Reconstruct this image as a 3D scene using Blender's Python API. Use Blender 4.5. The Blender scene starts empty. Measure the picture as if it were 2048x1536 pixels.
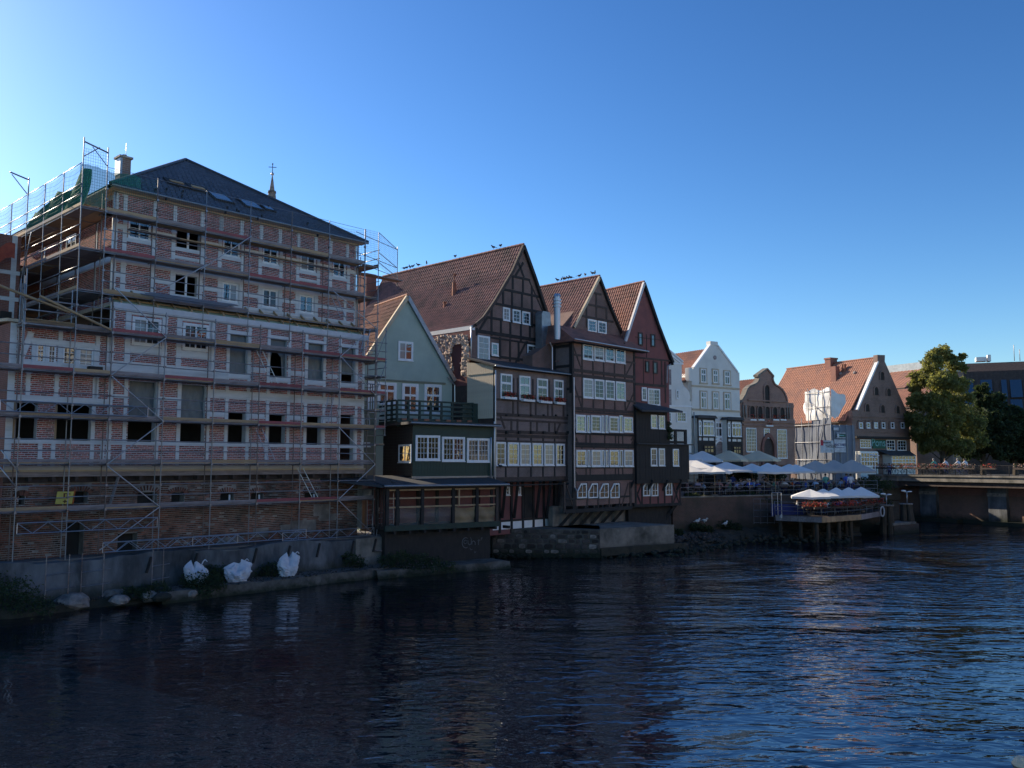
import bpy, math, random
from mathutils import Vector, Matrix, noise
random.seed(7)
R = math.radians
SC = bpy.context.scene
COL = SC.collection
# ---------------------------------------------------------------- camera, sky, sun, exposure
FPX, HZ, EYE = 1740.0, 926.0, 6.1
PITCH = math.atan((HZ - 768) / FPX)
cam = bpy.data.objects.new('camera', bpy.data.cameras.new('camera'))
COL.objects.link(cam)
cam.location = (0, 0, EYE)
cam.rotation_euler = (math.pi / 2 + PITCH, 0, 0)
cam.data.sensor_fit = 'HORIZONTAL'
cam.data.sensor_width = 36
cam.data.lens = 36 * FPX / 2048
cam.data.clip_end = 6000
SC.camera = cam
SUN = Vector((-0.815, 0.58, 0)).normalized()
SUN_EL = R(25)
W = bpy.data.worlds.new('World')
SC.world = W
W.use_nodes = True
wn, wl = W.node_tree.nodes, W.node_tree.links
sky = wn.new('ShaderNodeTexSky')
sky.sky_type = 'NISHITA'
sky.sun_disc = False
sky.sun_elevation = SUN_EL
sky.sun_rotation = math.atan2(SUN.x, SUN.y)
sky.air_density = 1.0
sky.dust_density = 0.4
sky.ozone_density = 3.0
bg = wn['Background']
hs = wn.new('ShaderNodeHueSaturation')            # deep late afternoon blue
hs.inputs['Saturation'].default_value = 1.17
tint = wn.new('ShaderNodeMix'); tint.data_type = 'RGBA'; tint.blend_type = 'MULTIPLY'; tint.inputs[0].default_value = 1
tint.inputs[7].default_value = (1.0, 1.0, 1.0, 1)
wl.new(sky.outputs[0], hs.inputs['Color']); wl.new(hs.outputs[0], tint.inputs[6]); gm = wn.new('ShaderNodeGamma'); gm.inputs[1].default_value = 1.36; wl.new(tint.outputs[2], gm.inputs[0]); wl.new(gm.outputs[0], bg.inputs[0])
bg.inputs[1].default_value = 0.0715
sun = bpy.data.objects.new('sun', bpy.data.lights.new('sun', 'SUN'))
COL.objects.link(sun)
sun.data.energy = 5.0
sun.data.angle = R(0.5)
sun.data.color = (1.0, 0.86, 0.66)
sd = Vector((SUN.x * math.cos(SUN_EL), SUN.y * math.cos(SUN_EL), math.sin(SUN_EL)))
sun.rotation_euler = sd.to_track_quat('Z', 'Y').to_euler()
SC.view_settings.view_transform = 'Standard'
SC.view_settings.look = 'None'
SC.view_settings.gamma = 1
SC.view_settings.use_curve_mapping = False
SC.view_settings.exposure = 0.5
SC.cycles.max_bounces = 6
SC.cycles.transparent_max_bounces = 6

# ---------------------------------------------------------------- materials
def nt(name):
    m = bpy.data.materials.new(name)
    m.use_nodes = True
    return m, m.node_tree.nodes, m.node_tree.links, m.node_tree.nodes['Principled BSDF']

def coords(n, l, scale=(1, 1, 1)):
    tc = n.new('ShaderNodeTexCoord'); mp = n.new('ShaderNodeMapping')
    mp.inputs['Scale'].default_value = scale
    l.new(tc.outputs['Object'], mp.inputs[0])
    return mp.outputs[0]

def mix(n, l, fac, a, b, mode='MIX'):
    x = n.new('ShaderNodeMix'); x.data_type = 'RGBA'; x.blend_type = mode
    for i, val in ((0, fac), (6, a), (7, b)):
        if isinstance(val, (int, float)): x.inputs[i].default_value = val
        elif isinstance(val, tuple): x.inputs[i].default_value = (*val[:3], 1)
        else: l.new(val, x.inputs[i])
    return x.outputs[2]

def ramp(n, l, src, a, b):
    r = n.new('ShaderNodeMapRange'); r.inputs[1].default_value = a; r.inputs[2].default_value = b
    l.new(src, r.inputs[0]); return r.outputs[0]

def nz(n, l, vec, scale, detail=4, rough=.55):
    t = n.new('ShaderNodeTexNoise'); t.inputs['Scale'].default_value = scale
    t.inputs['Detail'].default_value = detail; t.inputs['Roughness'].default_value = rough
    if vec is not None: l.new(vec, t.inputs['Vector'])
    return t.outputs['Fac']

def bump(n, l, b, h, strength=.4, dist=.02):
    x = n.new('ShaderNodeBump'); x.inputs['Strength'].default_value = strength; x.inputs['Distance'].default_value = dist
    l.new(h, x.inputs['Height']); l.new(x.outputs[0], b.inputs['Normal'])

def isle(n, l):
    g = n.new('ShaderNodeNewGeometry'); o = n.new('ShaderNodeObjectInfo')
    a = n.new('ShaderNodeMath'); a.operation = 'ADD'; f = n.new('ShaderNodeMath'); f.operation = 'FRACT'
    l.new(g.outputs['Random Per Island'], a.inputs[0]); l.new(o.outputs['Random'], a.inputs[1]); l.new(a.outputs[0], f.inputs[0])
    return f.outputs[0]

def mat(name, c, rough=.8, c2=None, scale=2.0, sc3=(1, 1, 1), bmp=.3, bd=.01, metal=0, rand=0.0, spec=None, dirt=None, dscale=.35):
    m, n, l, b = nt(name)
    v = coords(n, l, sc3)
    f = nz(n, l, v, scale, 6, .6)
    c2 = c2 or tuple(x * .65 for x in c)
    col = mix(n, l, ramp(n, l, f, .35, .65), c, c2)
    if dirt:
        f2 = nz(n, l, v, dscale, 5, .65)
        col = mix(n, l, ramp(n, l, f2, .48, .68), col, dirt)
    if rand:
        r = ramp(n, l, isle(n, l), 0, 1)
        h = n.new('ShaderNodeHueSaturation')
        q = n.new('ShaderNodeMapRange'); q.inputs[3].default_value = 1 - rand; q.inputs[4].default_value = 1 + rand
        l.new(r, q.inputs[0]); l.new(q.outputs[0], h.inputs['Value']); l.new(col, h.inputs['Color']); col = h.outputs[0]
    l.new(col, b.inputs['Base Color'])
    b.inputs['Roughness'].default_value = rough
    b.inputs['Metallic'].default_value = metal
    if spec is not None: b.inputs['Specular IOR Level'].default_value = spec
    if bmp: bump(n, l, b, f, bmp, bd)
    return m

def brickmat(name, c1, c2, mortar, s=1.0, dirt=(.05, .04, .035), ms=.012, bd=.012):
    m, n, l, b = nt(name)
    tc = n.new('ShaderNodeTexCoord'); sp = n.new('ShaderNodeSeparateXYZ'); cb = n.new('ShaderNodeCombineXYZ'); ad = n.new('ShaderNodeMath')
    l.new(tc.outputs['Object'], sp.inputs[0]); l.new(sp.outputs[0], ad.inputs[0]); l.new(sp.outputs[1], ad.inputs[1])
    l.new(ad.outputs[0], cb.inputs[0]); l.new(sp.outputs[2], cb.inputs[1])
    br = n.new('ShaderNodeTexBrick')
    br.inputs['Scale'].default_value = 1; br.inputs['Brick Width'].default_value = .26 * s; br.inputs['Row Height'].default_value = .082 * s
    br.inputs['Mortar Size'].default_value = ms * s; br.inputs['Mortar Smooth'].default_value = .2
    br.inputs['Color1'].default_value = (*c1, 1); br.inputs['Color2'].default_value = (*c2, 1); br.inputs['Mortar'].default_value = (*mortar, 1)
    l.new(cb.outputs[0], br.inputs['Vector'])
    f = nz(n, l, tc.outputs['Object'], .5, 7, .65)
    col = mix(n, l, ramp(n, l, f, .45, .75), br.outputs[0], dirt)
    f3 = nz(n, l, tc.outputs['Object'], 6, 3)
    col = mix(n, l, .5, col, mix(n, l, f3, col, (.5, .45, .42), 'MULTIPLY'))
    l.new(col, b.inputs['Base Color']); b.inputs['Roughness'].default_value = .9
    bump(n, l, b, br.outputs['Fac'], -.6, bd)
    return m

M = {}
M['brick'] = mat('brick_red', (.44, .125, .095), .9, (.25, .085, .075), 9, rand=.5, bmp=.5, bd=.006)
M['oldbrick'] = mat('brick_old', (.27, .10, .065), .95, (.15, .07, .05), 5, rand=.55, bmp=.6, bd=.01, dirt=(.035, .03, .025), dscale=.5)
M['mortar'] = mat('mortar_pale', (.70, .68, .68), .95, (.58, .56, .56), 3)
M['oldmortar'] = mat('mortar_old', (.42, .37, .33), .95, (.20, .18, .16), 1.2, dirt=(.06, .05, .04))
M['cream'] = mat('timber_cream', (.74, .73, .72), .6, (.65, .64, .63), 2, (1, 1, 6), bmp=.15, dirt=(.52, .51, .49))
M['cornice'] = mat('cornice_sand', (.60, .48, .33), .7, (.5, .40, .28), 1.5, bmp=.1)
M['white'] = mat('white_paint', (.86, .86, .85), .45, (.78, .78, .78), 3, bmp=.08)
M['fascia'] = mat('fascia_grey', (.58, .58, .60), .5, (.5, .5, .53), 2, bmp=.05)
M['dark'] = mat('timber_black', (.018, .017, .017), .8, (.035, .03, .028), 4, (1, 1, .4), bmp=.3)
M['dark2'] = mat('timber_brown', (.05, .035, .03), .8, (.085, .06, .05), 3, bmp=.3)
M['room'] = mat('room_dark', (.05, .045, .04), .95)  # near-black colour stands for the shade inside rooms, openings and niches
M['slate'] = mat('slate', (.055, .065, .085), .55, (.085, .095, .12), 7, rand=.25, bmp=.3, bd=.006)
M['steel'] = mat('galvanised_steel', (.30, .31, .34), .42, (.22, .21, .21), 6, bmp=.1, metal=.6, dirt=(.13, .09, .075), dscale=1.2)
M['rust'] = mat('rusty_steel', (.19, .13, .11), .55, (.24, .22, .21), 5, bmp=.1, metal=.5)
M['alu'] = mat('aluminium', (.50, .51, .54), .4, (.5, .5, .52), 6, bmp=.05, metal=.8)
M['plank_grey'] = mat('plank_grey', (.34, .28, .27), .85, (.20, .165, .16), 3, (.5, 4, 4), bmp=.3, rand=.2)
M['plank_red'] = mat('plank_red', (.42, .09, .09), .75, (.26, .085, .09), 2.5, (.6, 4, 4), bmp=.2, rand=.2)
M['plank_ochre'] = mat('plank_ochre', (.52, .33, .17), .8, (.36, .25, .16), 3, (.5, 4, 4), bmp=.2, rand=.2)
M['wood'] = mat('raw_wood', (.46, .31, .17), .75, (.33, .22, .13), 3, bmp=.2, rand=.15)
M['insul'] = mat('roof_membrane', (.45, .56, .46), .7, (.38, .50, .42), 2)
M['tile'] = mat('tile_brown', (.33, .15, .12), .8, (.19, .10, .09), 3.5, rand=.0, bmp=.3, dirt=(.10, .065, .055), dscale=.5)
M['tile2'] = mat('tile_rust', (.36, .15, .10), .8, (.22, .10, .08), 3.5, bmp=.3, dirt=(.14, .07, .055), dscale=.6)
M['tile3'] = mat('tile_orange', (.44, .20, .125), .85, (.30, .14, .095), 3.5, bmp=.2, dirt=(.25, .13, .10), dscale=.6)
M['green_plaster'] = mat('plaster_sage', (.45, .52, .44), .9, (.41, .48, .41), 1, dirt=(.36, .42, .36))
M['olive_plaster'] = mat('plaster_olive', (.27, .27, .19), .9, (.2, .2, .15), 1)
M['rough_plaster'] = mat('plaster_rough', (.68, .52, .42), .95, (.50, .38, .30), 5, bmp=1, bd=.08)
M['redwall'] = mat('wall_red', (.27, .10, .09), .9, (.21, .085, .08), 1.5, dirt=(.18, .085, .08))
M['whitewall'] = mat('render_white', (.80, .78, .71), .85, (.75, .73, .67), .8, dirt=(.66, .64, .58))
M['palewall'] = mat('boards_pale', (.78, .66, .50), .85, (.66, .54, .40), 2, (.7, .7, 1), bmp=.3, bd=.01)
M['b_brown'] = brickmat('brick_brown', (.27, .15, .125), (.215, .13, .11), (.31, .24, .21), dirt=(.14, .095, .08))
M['b_rose'] = brickmat('brick_rose', (.30, .15, .12), (.235, .13, .11), (.33, .25, .22), dirt=(.15, .10, .085))
M['b_dark'] = brickmat('brick_dark', (.22, .155, .14), (.28, .19, .165), (.30, .26, .245), dirt=(.12, .10, .09))
M['b_red'] = brickmat('brick_warm', (.33, .12, .085), (.26, .10, .08), (.34, .22, .18), dirt=(.14, .08, .06))
M['b_gable'] = brickmat('brick_gable', (.34, .195, .15), (.25, .16, .13), (.36, .29, .25), 1.3, dirt=(.17, .115, .095))
M['b_warm_gable'] = brickmat('brick_warm_gable', (.44, .235, .165), (.33, .18, .135), (.42, .33, .28), 1.3, dirt=(.22, .13, .105))
M['b_quay'] = brickmat('brick_quay', (.15, .08, .062), (.11, .07, .056), (.15, .12, .10), 1.2, (.045, .047, .035))
M['b_bridge'] = brickmat('brick_bridge', (.30, .14, .09), (.24, .12, .08), (.26, .19, .15), 1.2, (.14, .09, .07))
M['greenboard'] = mat('boards_green', (.012, .05, .038), .55, (.010, .036, .028), 3, bmp=.1)
M['greenrail'] = mat('rail_green', (.012, .045, .036), .6, (.009, .03, .026), 3, bmp=.1)
M['felt'] = mat('roofing_felt', (.045, .047, .052), .8, (.07, .07, .075), 1.5, bmp=.3)
M['zinc'] = mat('zinc', (.30, .33, .36), .42, (.22, .24, .26), 2.5, metal=.6, bmp=.05)
M['concrete'] = mat('concrete', (.27, .245, .21), .92, (.16, .145, .125), 1.6, dirt=(.06, .06, .05), dscale=.5, bmp=.5)
M['wallgrey'] = mat('render_stained', (.19, .195, .205), .92, (.06, .065, .07), 1.3, (1, 1, .35), dirt=(.028, .03, .032), dscale=.45, bmp=.4)
M['stone'] = mat('stone_grey', (.34, .29, .25), .9, (.13, .11, .10), 3, rand=.35, bmp=.6, bd=.03)
M['quay_mortar'] = mat('mortar_quay', (.15, .135, .115), .95, (.07, .065, .055), 2)
M['stone2'] = mat('stone_dark', (.085, .06, .055), .92, (.06, .055, .05), 3, rand=.5, bmp=.6, bd=.03)
M['ledge'] = mat('ledge_stained', (.17, .155, .135), .95, (.10, .09, .08), 2, dirt=(.05, .048, .04), dscale=.8, bmp=.8, bd=.03)
M['mud'] = mat('bank_soil', (.06, .055, .042), .98, (.03, .032, .024), 1.5, bmp=1, bd=.06)
M['paving'] = mat('paving', (.17, .16, .15), .9, (.12, .11, .105), 3, bmp=.3)
M['asphalt'] = mat('asphalt', (.055, .055, .058), .9, (.045, .045, .048), 8)
M['bag'] = mat('woven_plastic', (.72, .72, .75), .6, (.55, .55, .60), 3, bmp=.8, bd=.06)
M['leaf'] = mat('leaf_sunny', (.22, .20, .075), .7, (.13, .145, .055), 1.5, rand=.45, bmp=0)  # leaf colour lifted to look sunlit
M['leaf2'] = mat('leaf_dark', (.05, .075, .032), .75, (.025, .045, .02), 1.5, rand=.5, bmp=0)  # dark leaf green; the right-hand trees' shade is in this colour
M['bark'] = mat('bark', (.08, .065, .05), .95, (.05, .04, .03), 5, (1, 1, .3), bmp=.8)
M['canvas_white'] = mat('canvas_white', (.85, .83, .79), .85, (.79, .78, .75), 1, bmp=.05)
M['canvas_beige'] = mat('canvas_beige', (.74, .62, .42), .85, (.68, .57, .40), 1, bmp=.05)
M['canvas_stone'] = mat('canvas_stone', (.50, .46, .41), .85, (.45, .42, .38), 1, bmp=.05)
M['red_flower'] = mat('petals_red', (.50, .03, .03), .7, (.60, .09, .03), 5, rand=.5, bmp=0)
M['pale_flower'] = mat('petals_pale', (.65, .48, .42), .7, (.6, .25, .12), 5, rand=.4, bmp=0)
M['bird_dark'] = mat('feathers_grey', (.06, .065, .075), .8)
M['bird_white'] = mat('feathers_white', (.75, .75, .74), .8)
M['terracotta'] = mat('terracotta', (.36, .15, .09), .85)
M['greentarp'] = mat('tarp_green', (.03, .17, .11), .95, (.02, .11, .08), 2, spec=.1, bmp=.6, bd=.06)
M['rednet'] = mat('tarp_red', (.42, .09, .05), .95, (.30, .06, .04), 3, bmp=.5, bd=.04)
M['net'] = mat('net_cord_teal', (.05, .20, .18), .7, bmp=0)
M['netgrey'] = mat('net_cord_grey', (.14, .18, .21), .7, bmp=0)
M['plastic'] = mat('plastic_sheet', (.13, .17, .18), .35, (.09, .12, .135), 1.6, (1, 1, .5), bmp=.8, bd=.04)
M['tan_tarp'] = mat('tarp_tan', (.34, .24, .13), .7, (.24, .17, .10), 1.6, bmp=.7, bd=.06)
M['wrap'] = mat('wrap_white', (.90, .88, .84), .6, (.76, .74, .71), .9, bmp=.6, bd=.06)
M['wrap_shaded'] = mat('wrap_shaded', (.20, .22, .27), .8, (.15, .17, .21), 1.2, (3, 1, .5), bmp=.5, bd=.05)  # lower sheeting, with the shade falling on it put into the colour
M['yellow'] = mat('panel_yellow', (.62, .52, .10), .6, (.5, .42, .1), 4)
M['orange'] = mat('panel_orange', (.5, .13, .02), .6)
M['ink'] = mat('ink_dark', (.02, .02, .03), .7)
M['ink_brown'] = mat('ink_brown', (.14, .05, .02), .7)
M['ink_blue'] = mat('ink_blue', (.02, .04, .22), .7)
M['sign_white'] = mat('sign_white', (.66, .68, .72), .6, bmp=0)
M['sign_red'] = mat('sign_red', (.55, .02, .05), .6)
M['sign_green'] = mat('sign_green', (.02, .12, .07), .6)
M['teal_paint'] = mat('teal_paint', (.25, .55, .55), .6)
M['chalk'] = mat('chalk_paint', (.22, .22, .23), .8)
M['skin'] = mat('skin', (.50, .30, .22), .6, bmp=0)
M['hair_dark'] = mat('hair_dark', (.03, .02, .015), .7)
M['hair_grey'] = mat('hair_grey', (.45, .43, .40), .7)
M['hair_brown'] = mat('hair_brown', (.12, .06, .03), .7)
for nm_, c_ in (('white', (.75, .75, .78)), ('blue', (.05, .12, .55)), ('navy', (.02, .03, .12)), ('lilac', (.45, .42, .62)), ('teal', (.10, .35, .30)),
                ('orange', (.75, .16, .04)), ('black', (.02, .02, .02)), ('grey', (.25, .26, .28)), ('green', (.10, .18, .10)), ('pink', (.55, .28, .30)), ('lightblue', (.30, .48, .75))):
    M['cloth_' + nm_] = mat('cloth_' + nm_, c_, .85, bmp=0)
M['ochre_wall'] = mat('render_ochre', (.76, .66, .48), .85, (.70, .60, .42), .7)
M['yellow_wall'] = mat('render_yellow', (.84, .80, .70), .85, (.78, .74, .64), .7)

def tide(m_, z0, z1):          # algae and damp creeping up from the water line
    n, l = m_.node_tree.nodes, m_.node_tree.links; b = n['Principled BSDF']; src = b.inputs['Base Color'].links[0].from_socket
    g_ = n.new('ShaderNodeNewGeometry'); s_ = n.new('ShaderNodeSeparateXYZ'); l.new(g_.outputs['Position'], s_.inputs[0]); q = nz(n, l, g_.outputs['Position'], 1.6, 5, .7)
    ad = n.new('ShaderNodeMath'); ad.operation = 'MULTIPLY_ADD'; ad.inputs[1].default_value = .9; l.new(q, ad.inputs[0]); l.new(s_.outputs[2], ad.inputs[2])
    rr = n.new('ShaderNodeMapRange'); rr.inputs[1].default_value = z0 + .45; rr.inputs[2].default_value = z1 + .45; rr.inputs[3].default_value = 1; rr.inputs[4].default_value = 0; l.new(ad.outputs[0], rr.inputs[0])
    l.new(mix(n, l, rr.outputs[0], src, (.022, .028, .016)), b.inputs['Base Color'])
for k_, z0, z1 in (('wallgrey', .35, 1.0), ('concrete', .2, .7), ('ledge', .05, .35), ('b_quay', .6, 1.6), ('stone2', .1, .7), ('b_bridge', .3, 1.0), ('quay_mortar', .2, .9)): tide(M[k_], z0, z1)
def translucent(m_, c, f):
    n, l = m_.node_tree.nodes, m_.node_tree.links; t = n.new('ShaderNodeBsdfTranslucent'); t.inputs[0].default_value = (*c, 1); x = n.new('ShaderNodeMixShader'); x.inputs[0].default_value = f
    l.new(n['Principled BSDF'].outputs[0], x.inputs[1]); l.new(t.outputs[0], x.inputs[2]); l.new(x.outputs[0], n['Material Output'].inputs[0])
translucent(M['leaf'], (.34, .34, .08), .5); translucent(M['leaf2'], (.07, .10, .03), .4)
def glassmat(name, ior=1.95, base=(.012, .014, .018), bs=.5):
    m, n, l, b = nt(name)
    b.inputs['Base Color'].default_value = (*base, 1)
    b.inputs['Roughness'].default_value = .03
    b.inputs['IOR'].default_value = ior
    v = coords(n, l)
    bump(n, l, b, nz(n, l, v, 2.2, 2), bs, .012)
    return m
M['glass'] = glassmat('window_glass')
M['curtain'] = glassmat('window_glass_curtained', 1.5, (.30, .29, .27))
M['lace'] = glassmat('window_glass_laced', 1.5, (.05, .047, .045))  # pane colour a little paler, as with lace behind it
M['glass_far'] = glassmat('window_glass_far', 1.7)
M['sky_glass'] = glassmat('roof_window_glass', 2.6)
def clear_sheet(name, tint, mixf):
    m, n, l, b = nt(name)
    tr = n.new('ShaderNodeBsdfTransparent'); mx = n.new('ShaderNodeMixShader'); mx.inputs[0].default_value = mixf
    b.inputs['Base Color'].default_value = (*tint, 1); b.inputs['Roughness'].default_value = .25
    l.new(tr.outputs[0], mx.inputs[1]); l.new(b.outputs[0], mx.inputs[2])
    l.new(mx.outputs[0], n['Material Output'].inputs[0])
    return m
M['clear'] = clear_sheet('clear_sheet', (.30, .30, .27), .28)
M['green_gauze'] = clear_sheet('tarp_green_thin', (.03, .20, .13), .62)
M['gauze'] = clear_sheet('scaffold_gauze', (.40, .43, .48), .62)

# ---------------------------------------------------------------- mesh helpers
def rnd(a, b): return random.uniform(a, b)

class G:
    def __init__(s): s.v = []; s.f = []; s.m = []
    def add(s, vs, fs, mi=0):
        o = len(s.v); s.v += [tuple(p) for p in vs]
        for f in fs: s.f.append([i + o for i in f]); s.m.append(mi)
    def box(s, x0, x1, y0, y1, z0, z1, mi=0):
        s.add([(x0, y0, z0), (x1, y0, z0), (x1, y1, z0), (x0, y1, z0), (x0, y0, z1), (x1, y0, z1), (x1, y1, z1), (x0, y1, z1)],
              [(0, 3, 2, 1), (4, 5, 6, 7), (0, 1, 5, 4), (1, 2, 6, 5), (2, 3, 7, 6), (3, 0, 4, 7)], mi)
    def bar(s, p, q, w, h, mi=0, up=(0, 0, 1)):
        p, q = Vector(p), Vector(q); d = (q - p).normalized(); up = Vector(up)
        if abs(d.dot(up)) > .99: up = Vector((0, 1, 0))
        a = d.cross(up).normalized() * (w / 2); b = a.cross(d).normalized() * (h / 2)
        vs = [p - a - b, p + a - b, p + a + b, p - a + b, q - a - b, q + a - b, q + a + b, q - a + b]
        s.add(vs, [(0, 3, 2, 1), (4, 5, 6, 7), (0, 1, 5, 4), (1, 2, 6, 5), (2, 3, 7, 6), (3, 0, 4, 7)], mi)
    def beam(s, x0, z0, x1, z1, w, y0, y1, mi=0):
        s.bar((x0, (y0 + y1) / 2, z0), (x1, (y0 + y1) / 2, z1), abs(y1 - y0), w, mi, (0, 0, 1) if abs(x1 - x0) > .001 else (1, 0, 0)) if abs(x1 - x0) > .001 else s.box(x0 - w / 2, x0 + w / 2, y0, y1, min(z0, z1), max(z0, z1), mi)
    def tube(s, p, q, r, n=6, mi=0, r2=None, cap=True):
        p, q = Vector(p), Vector(q); d = (q - p).normalized(); r2 = r if r2 is None else r2
        a = d.cross(Vector((0, 0, 1)) if abs(d.z) < .9 else Vector((1, 0, 0))).normalized(); b = d.cross(a)
        vs = [p + (a * math.cos(t) + b * math.sin(t)) * r for t in [2 * math.pi * i / n for i in range(n)]]
        vs += [q + (a * math.cos(t) + b * math.sin(t)) * r2 for t in [2 * math.pi * i / n for i in range(n)]]
        fs = [(i, (i + 1) % n, n + (i + 1) % n, n + i) for i in range(n)]
        if cap: fs += [tuple(range(n))[::-1], tuple(range(n, 2 * n))]
        s.add(vs, fs, mi)
    def prism(s, pts, y0, y1, mi=0):
        n = len(pts)
        s.add([(x, y0, z) for x, z in pts] + [(x, y1, z) for x, z in pts],
              [tuple(range(n)), tuple(range(2 * n - 1, n - 1, -1))] + [(i, n + i, n + (i + 1) % n, (i + 1) % n) for i in range(n)], mi)
    def flat(s, pts, z0, z1, mi=0):
        n = len(pts)
        s.add([(x, y, z1) for x, y in pts] + [(x, y, z0) for x, y in pts],
              [tuple(range(n)), tuple(range(2 * n - 1, n - 1, -1))] + [(i, n + i, n + (i + 1) % n, (i + 1) % n) for i in range(n)], mi)
    def ball(s, c, rx, ry, rz, nu=8, nv=6, mi=0, jit=0):
        vs = []; c = Vector(c)
        for j in range(nv + 1):
            t = math.pi * j / nv
            for i in range(nu):
                p = 2 * math.pi * i / nu; k = 1 + (rnd(-jit, jit) if 0 < j < nv else 0)
                vs.append((c.x + rx * k * math.sin(t) * math.cos(p), c.y + ry * k * math.sin(t) * math.sin(p), c.z + rz * k * math.cos(t)))
        s.add(vs, [(j * nu + i, (j + 1) * nu + i, (j + 1) * nu + (i + 1) % nu, j * nu + (i + 1) % nu) for j in range(nv) for i in range(nu)], mi)
    def mesh(s, name, mats, smooth=False):
        me = bpy.data.meshes.new(name); me.from_pydata(s.v, [], s.f)
        for m_ in mats: me.materials.append(m_)
        if len(mats) > 1: me.polygons.foreach_set('material_index', s.m)
        if smooth: me.polygons.foreach_set('use_smooth', [True] * len(s.f))
        me.update(); return me
    def ob(s, name, mats, parent=None, loc=(0, 0, 0), smooth=False, **kw):
        if not isinstance(mats, (list, tuple)): mats = [mats]
        return link(name, s.mesh(name, mats, smooth), parent, loc, **kw)

def link(name, data, parent=None, loc=(0, 0, 0), **kw):
    o = bpy.data.objects.new(name, data); COL.objects.link(o); o.location = loc
    if parent: o.parent = parent
    for k, v in kw.items():
        if v is not None: o['category' if k == 'cat' else k] = v
    return o

def empty(name, loc, label, cat, group=None, rz=0):
    o = link(name, None, None, loc, label=label, cat=cat, group=group); o.empty_display_size = .3
    o.rotation_euler.z = rz; return o

def tag(o, label, cat, group=None):
    o['label'] = label; o['category'] = cat
    if group: o['group'] = group
    return o

_uc = {}
def tubeo(name, p, q, r, parent, m='steel', n=6, **kw):
    k = ('t', round(r, 4), m, n)
    if k not in _uc:
        g = G(); g.tube((0, 0, 0), (0, 0, 1), r, n); _uc[k] = g.mesh(name, [M[m]], True)
    p, q = Vector(p), Vector(q); d = q - p
    o = link(name, _uc[k], parent, p, **kw)
    o.rotation_mode = 'QUATERNION'; o.rotation_quaternion = d.to_track_quat('Z', 'Y'); o.scale = (1, 1, d.length)
    return o

def boxo(name, x0, x1, y0, y1, z0, z1, parent, m, **kw):
    if x1 < x0: x0, x1 = x1, x0
    if y1 < y0: y0, y1 = y1, y0
    if z1 < z0: z0, z1 = z1, z0
    g = G(); g.box(0, x1 - x0, 0, y1 - y0, 0, z1 - z0)
    return g.ob(name, M[m] if isinstance(m, str) else m, parent, (x0, y0, z0), **kw)

def copytree(src, parent=None):
    c = src.copy(); COL.objects.link(c)
    if parent: c.parent = parent
    for ch in list(KIDS.get(src.name, src.children)): copytree(ch, c)
    return c
KIDS = {}

def K(x0, y0, s): return lambda x, y: (x0 + x / s, y0 + y / s)
k1 = K(0, 280, 3.34); k2 = K(400, 300, 3.49); k3 = K(0, 700, 2.845); k4 = K(380, 700, 3.0714); k5 = K(700, 480, 3.6575)
k6 = K(720, 740, 3.84); k7 = K(1050, 540, 4.517); k8 = K(1080, 800, 4.517); m1 = K(1320, 660, 5.487); m2 = K(1560, 660, 5.487)
m3 = K(1340, 880, 6.4); m4 = K(1540, 880, 6.4); m5 = K(1748, 640, 5.12); m6 = K(1748, 860, 5.907)
n2 = K(200, 340, 6.982); n3 = K(200, 540, 6.982); n4 = K(440, 560, 6.4); n5 = K(960, 930, 7.877); n6 = K(730, 880, 5.907)
n7 = K(560, 980, 6.827); n8 = K(1260, 740, 5.907); o1 = K(1630, 840, 17.07); o3 = K(1690, 860, 12.8); o4 = K(1730, 960, 12.8)
o5 = K(0, 560, 7.68); o6 = K(1400, 930, 10.24); o7 = K(0, 880, 6.4); o8 = K(680, 460, 5.906)

CAM = Vector((0, 0, EYE)); cp, sp_ = math.cos(PITCH), math.sin(PITCH)
def ray(px, py):
    x = (px - 1024) / FPX; y = -(py - 768) / FPX
    return Vector((x, cp - sp_ * y, sp_ + cp * y))
def depth(px, py, Y):            # the point seen at a pixel at distance Y
    d = ray(px, py); return CAM + d * (Y / d.y)
def onz(px, py, z):              # the point seen at a pixel on the level z
    d = ray(px, py); return CAM + d * ((z - EYE) / d.z)

class Fr:                        # a building's own frame: x along its front, y into it, z up
    def __init__(s, px, Y, ang):
        a = R(ang); p = depth(px, HZ, Y); s.O = Vector((p.x, p.y, 0)); s.u = Vector((math.sin(a), math.cos(a), 0)); s.b = Vector((-math.cos(a), math.sin(a), 0))
        s.rz = math.pi / 2 - a
    def at(s, px, py, y=0.0):
        d = ray(px, py); t = (y - (CAM - s.O).dot(s.b)) / d.dot(s.b); p = CAM + d * t - s.O
        return p.dot(s.u), p.z
    def side(s, px, py, x=0.0):
        d = ray(px, py); t = (x - (CAM - s.O).dot(s.u)) / d.dot(s.u); p = CAM + d * t - s.O
        return p.dot(s.b), p.z
    def hz(s, px, py, z):
        p = onz(px, py, z) - s.O; return p.dot(s.u), p.dot(s.b)
    def pl(s, px, py, p0, nrm):
        d = ray(px, py); p0 = Vector(p0); nrm = Vector(nrm); o = CAM - s.O
        lo = Vector((o.dot(s.u), o.dot(s.b), o.z)); ld = Vector((d.dot(s.u), d.dot(s.b), d.z))
        return lo + ld * ((p0 - lo).dot(nrm) / ld.dot(nrm))
    def loc(s, P):
        p = Vector(P) - s.O; return Vector((p.dot(s.u), p.dot(s.b), p.z))
    def world(s, x, y, z): return s.O + s.u * x + s.b * y + Vector((0, 0, z))
    def root(s, name, label, cat, group=None): return empty(name, s.O, label, cat, group, s.rz)

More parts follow.
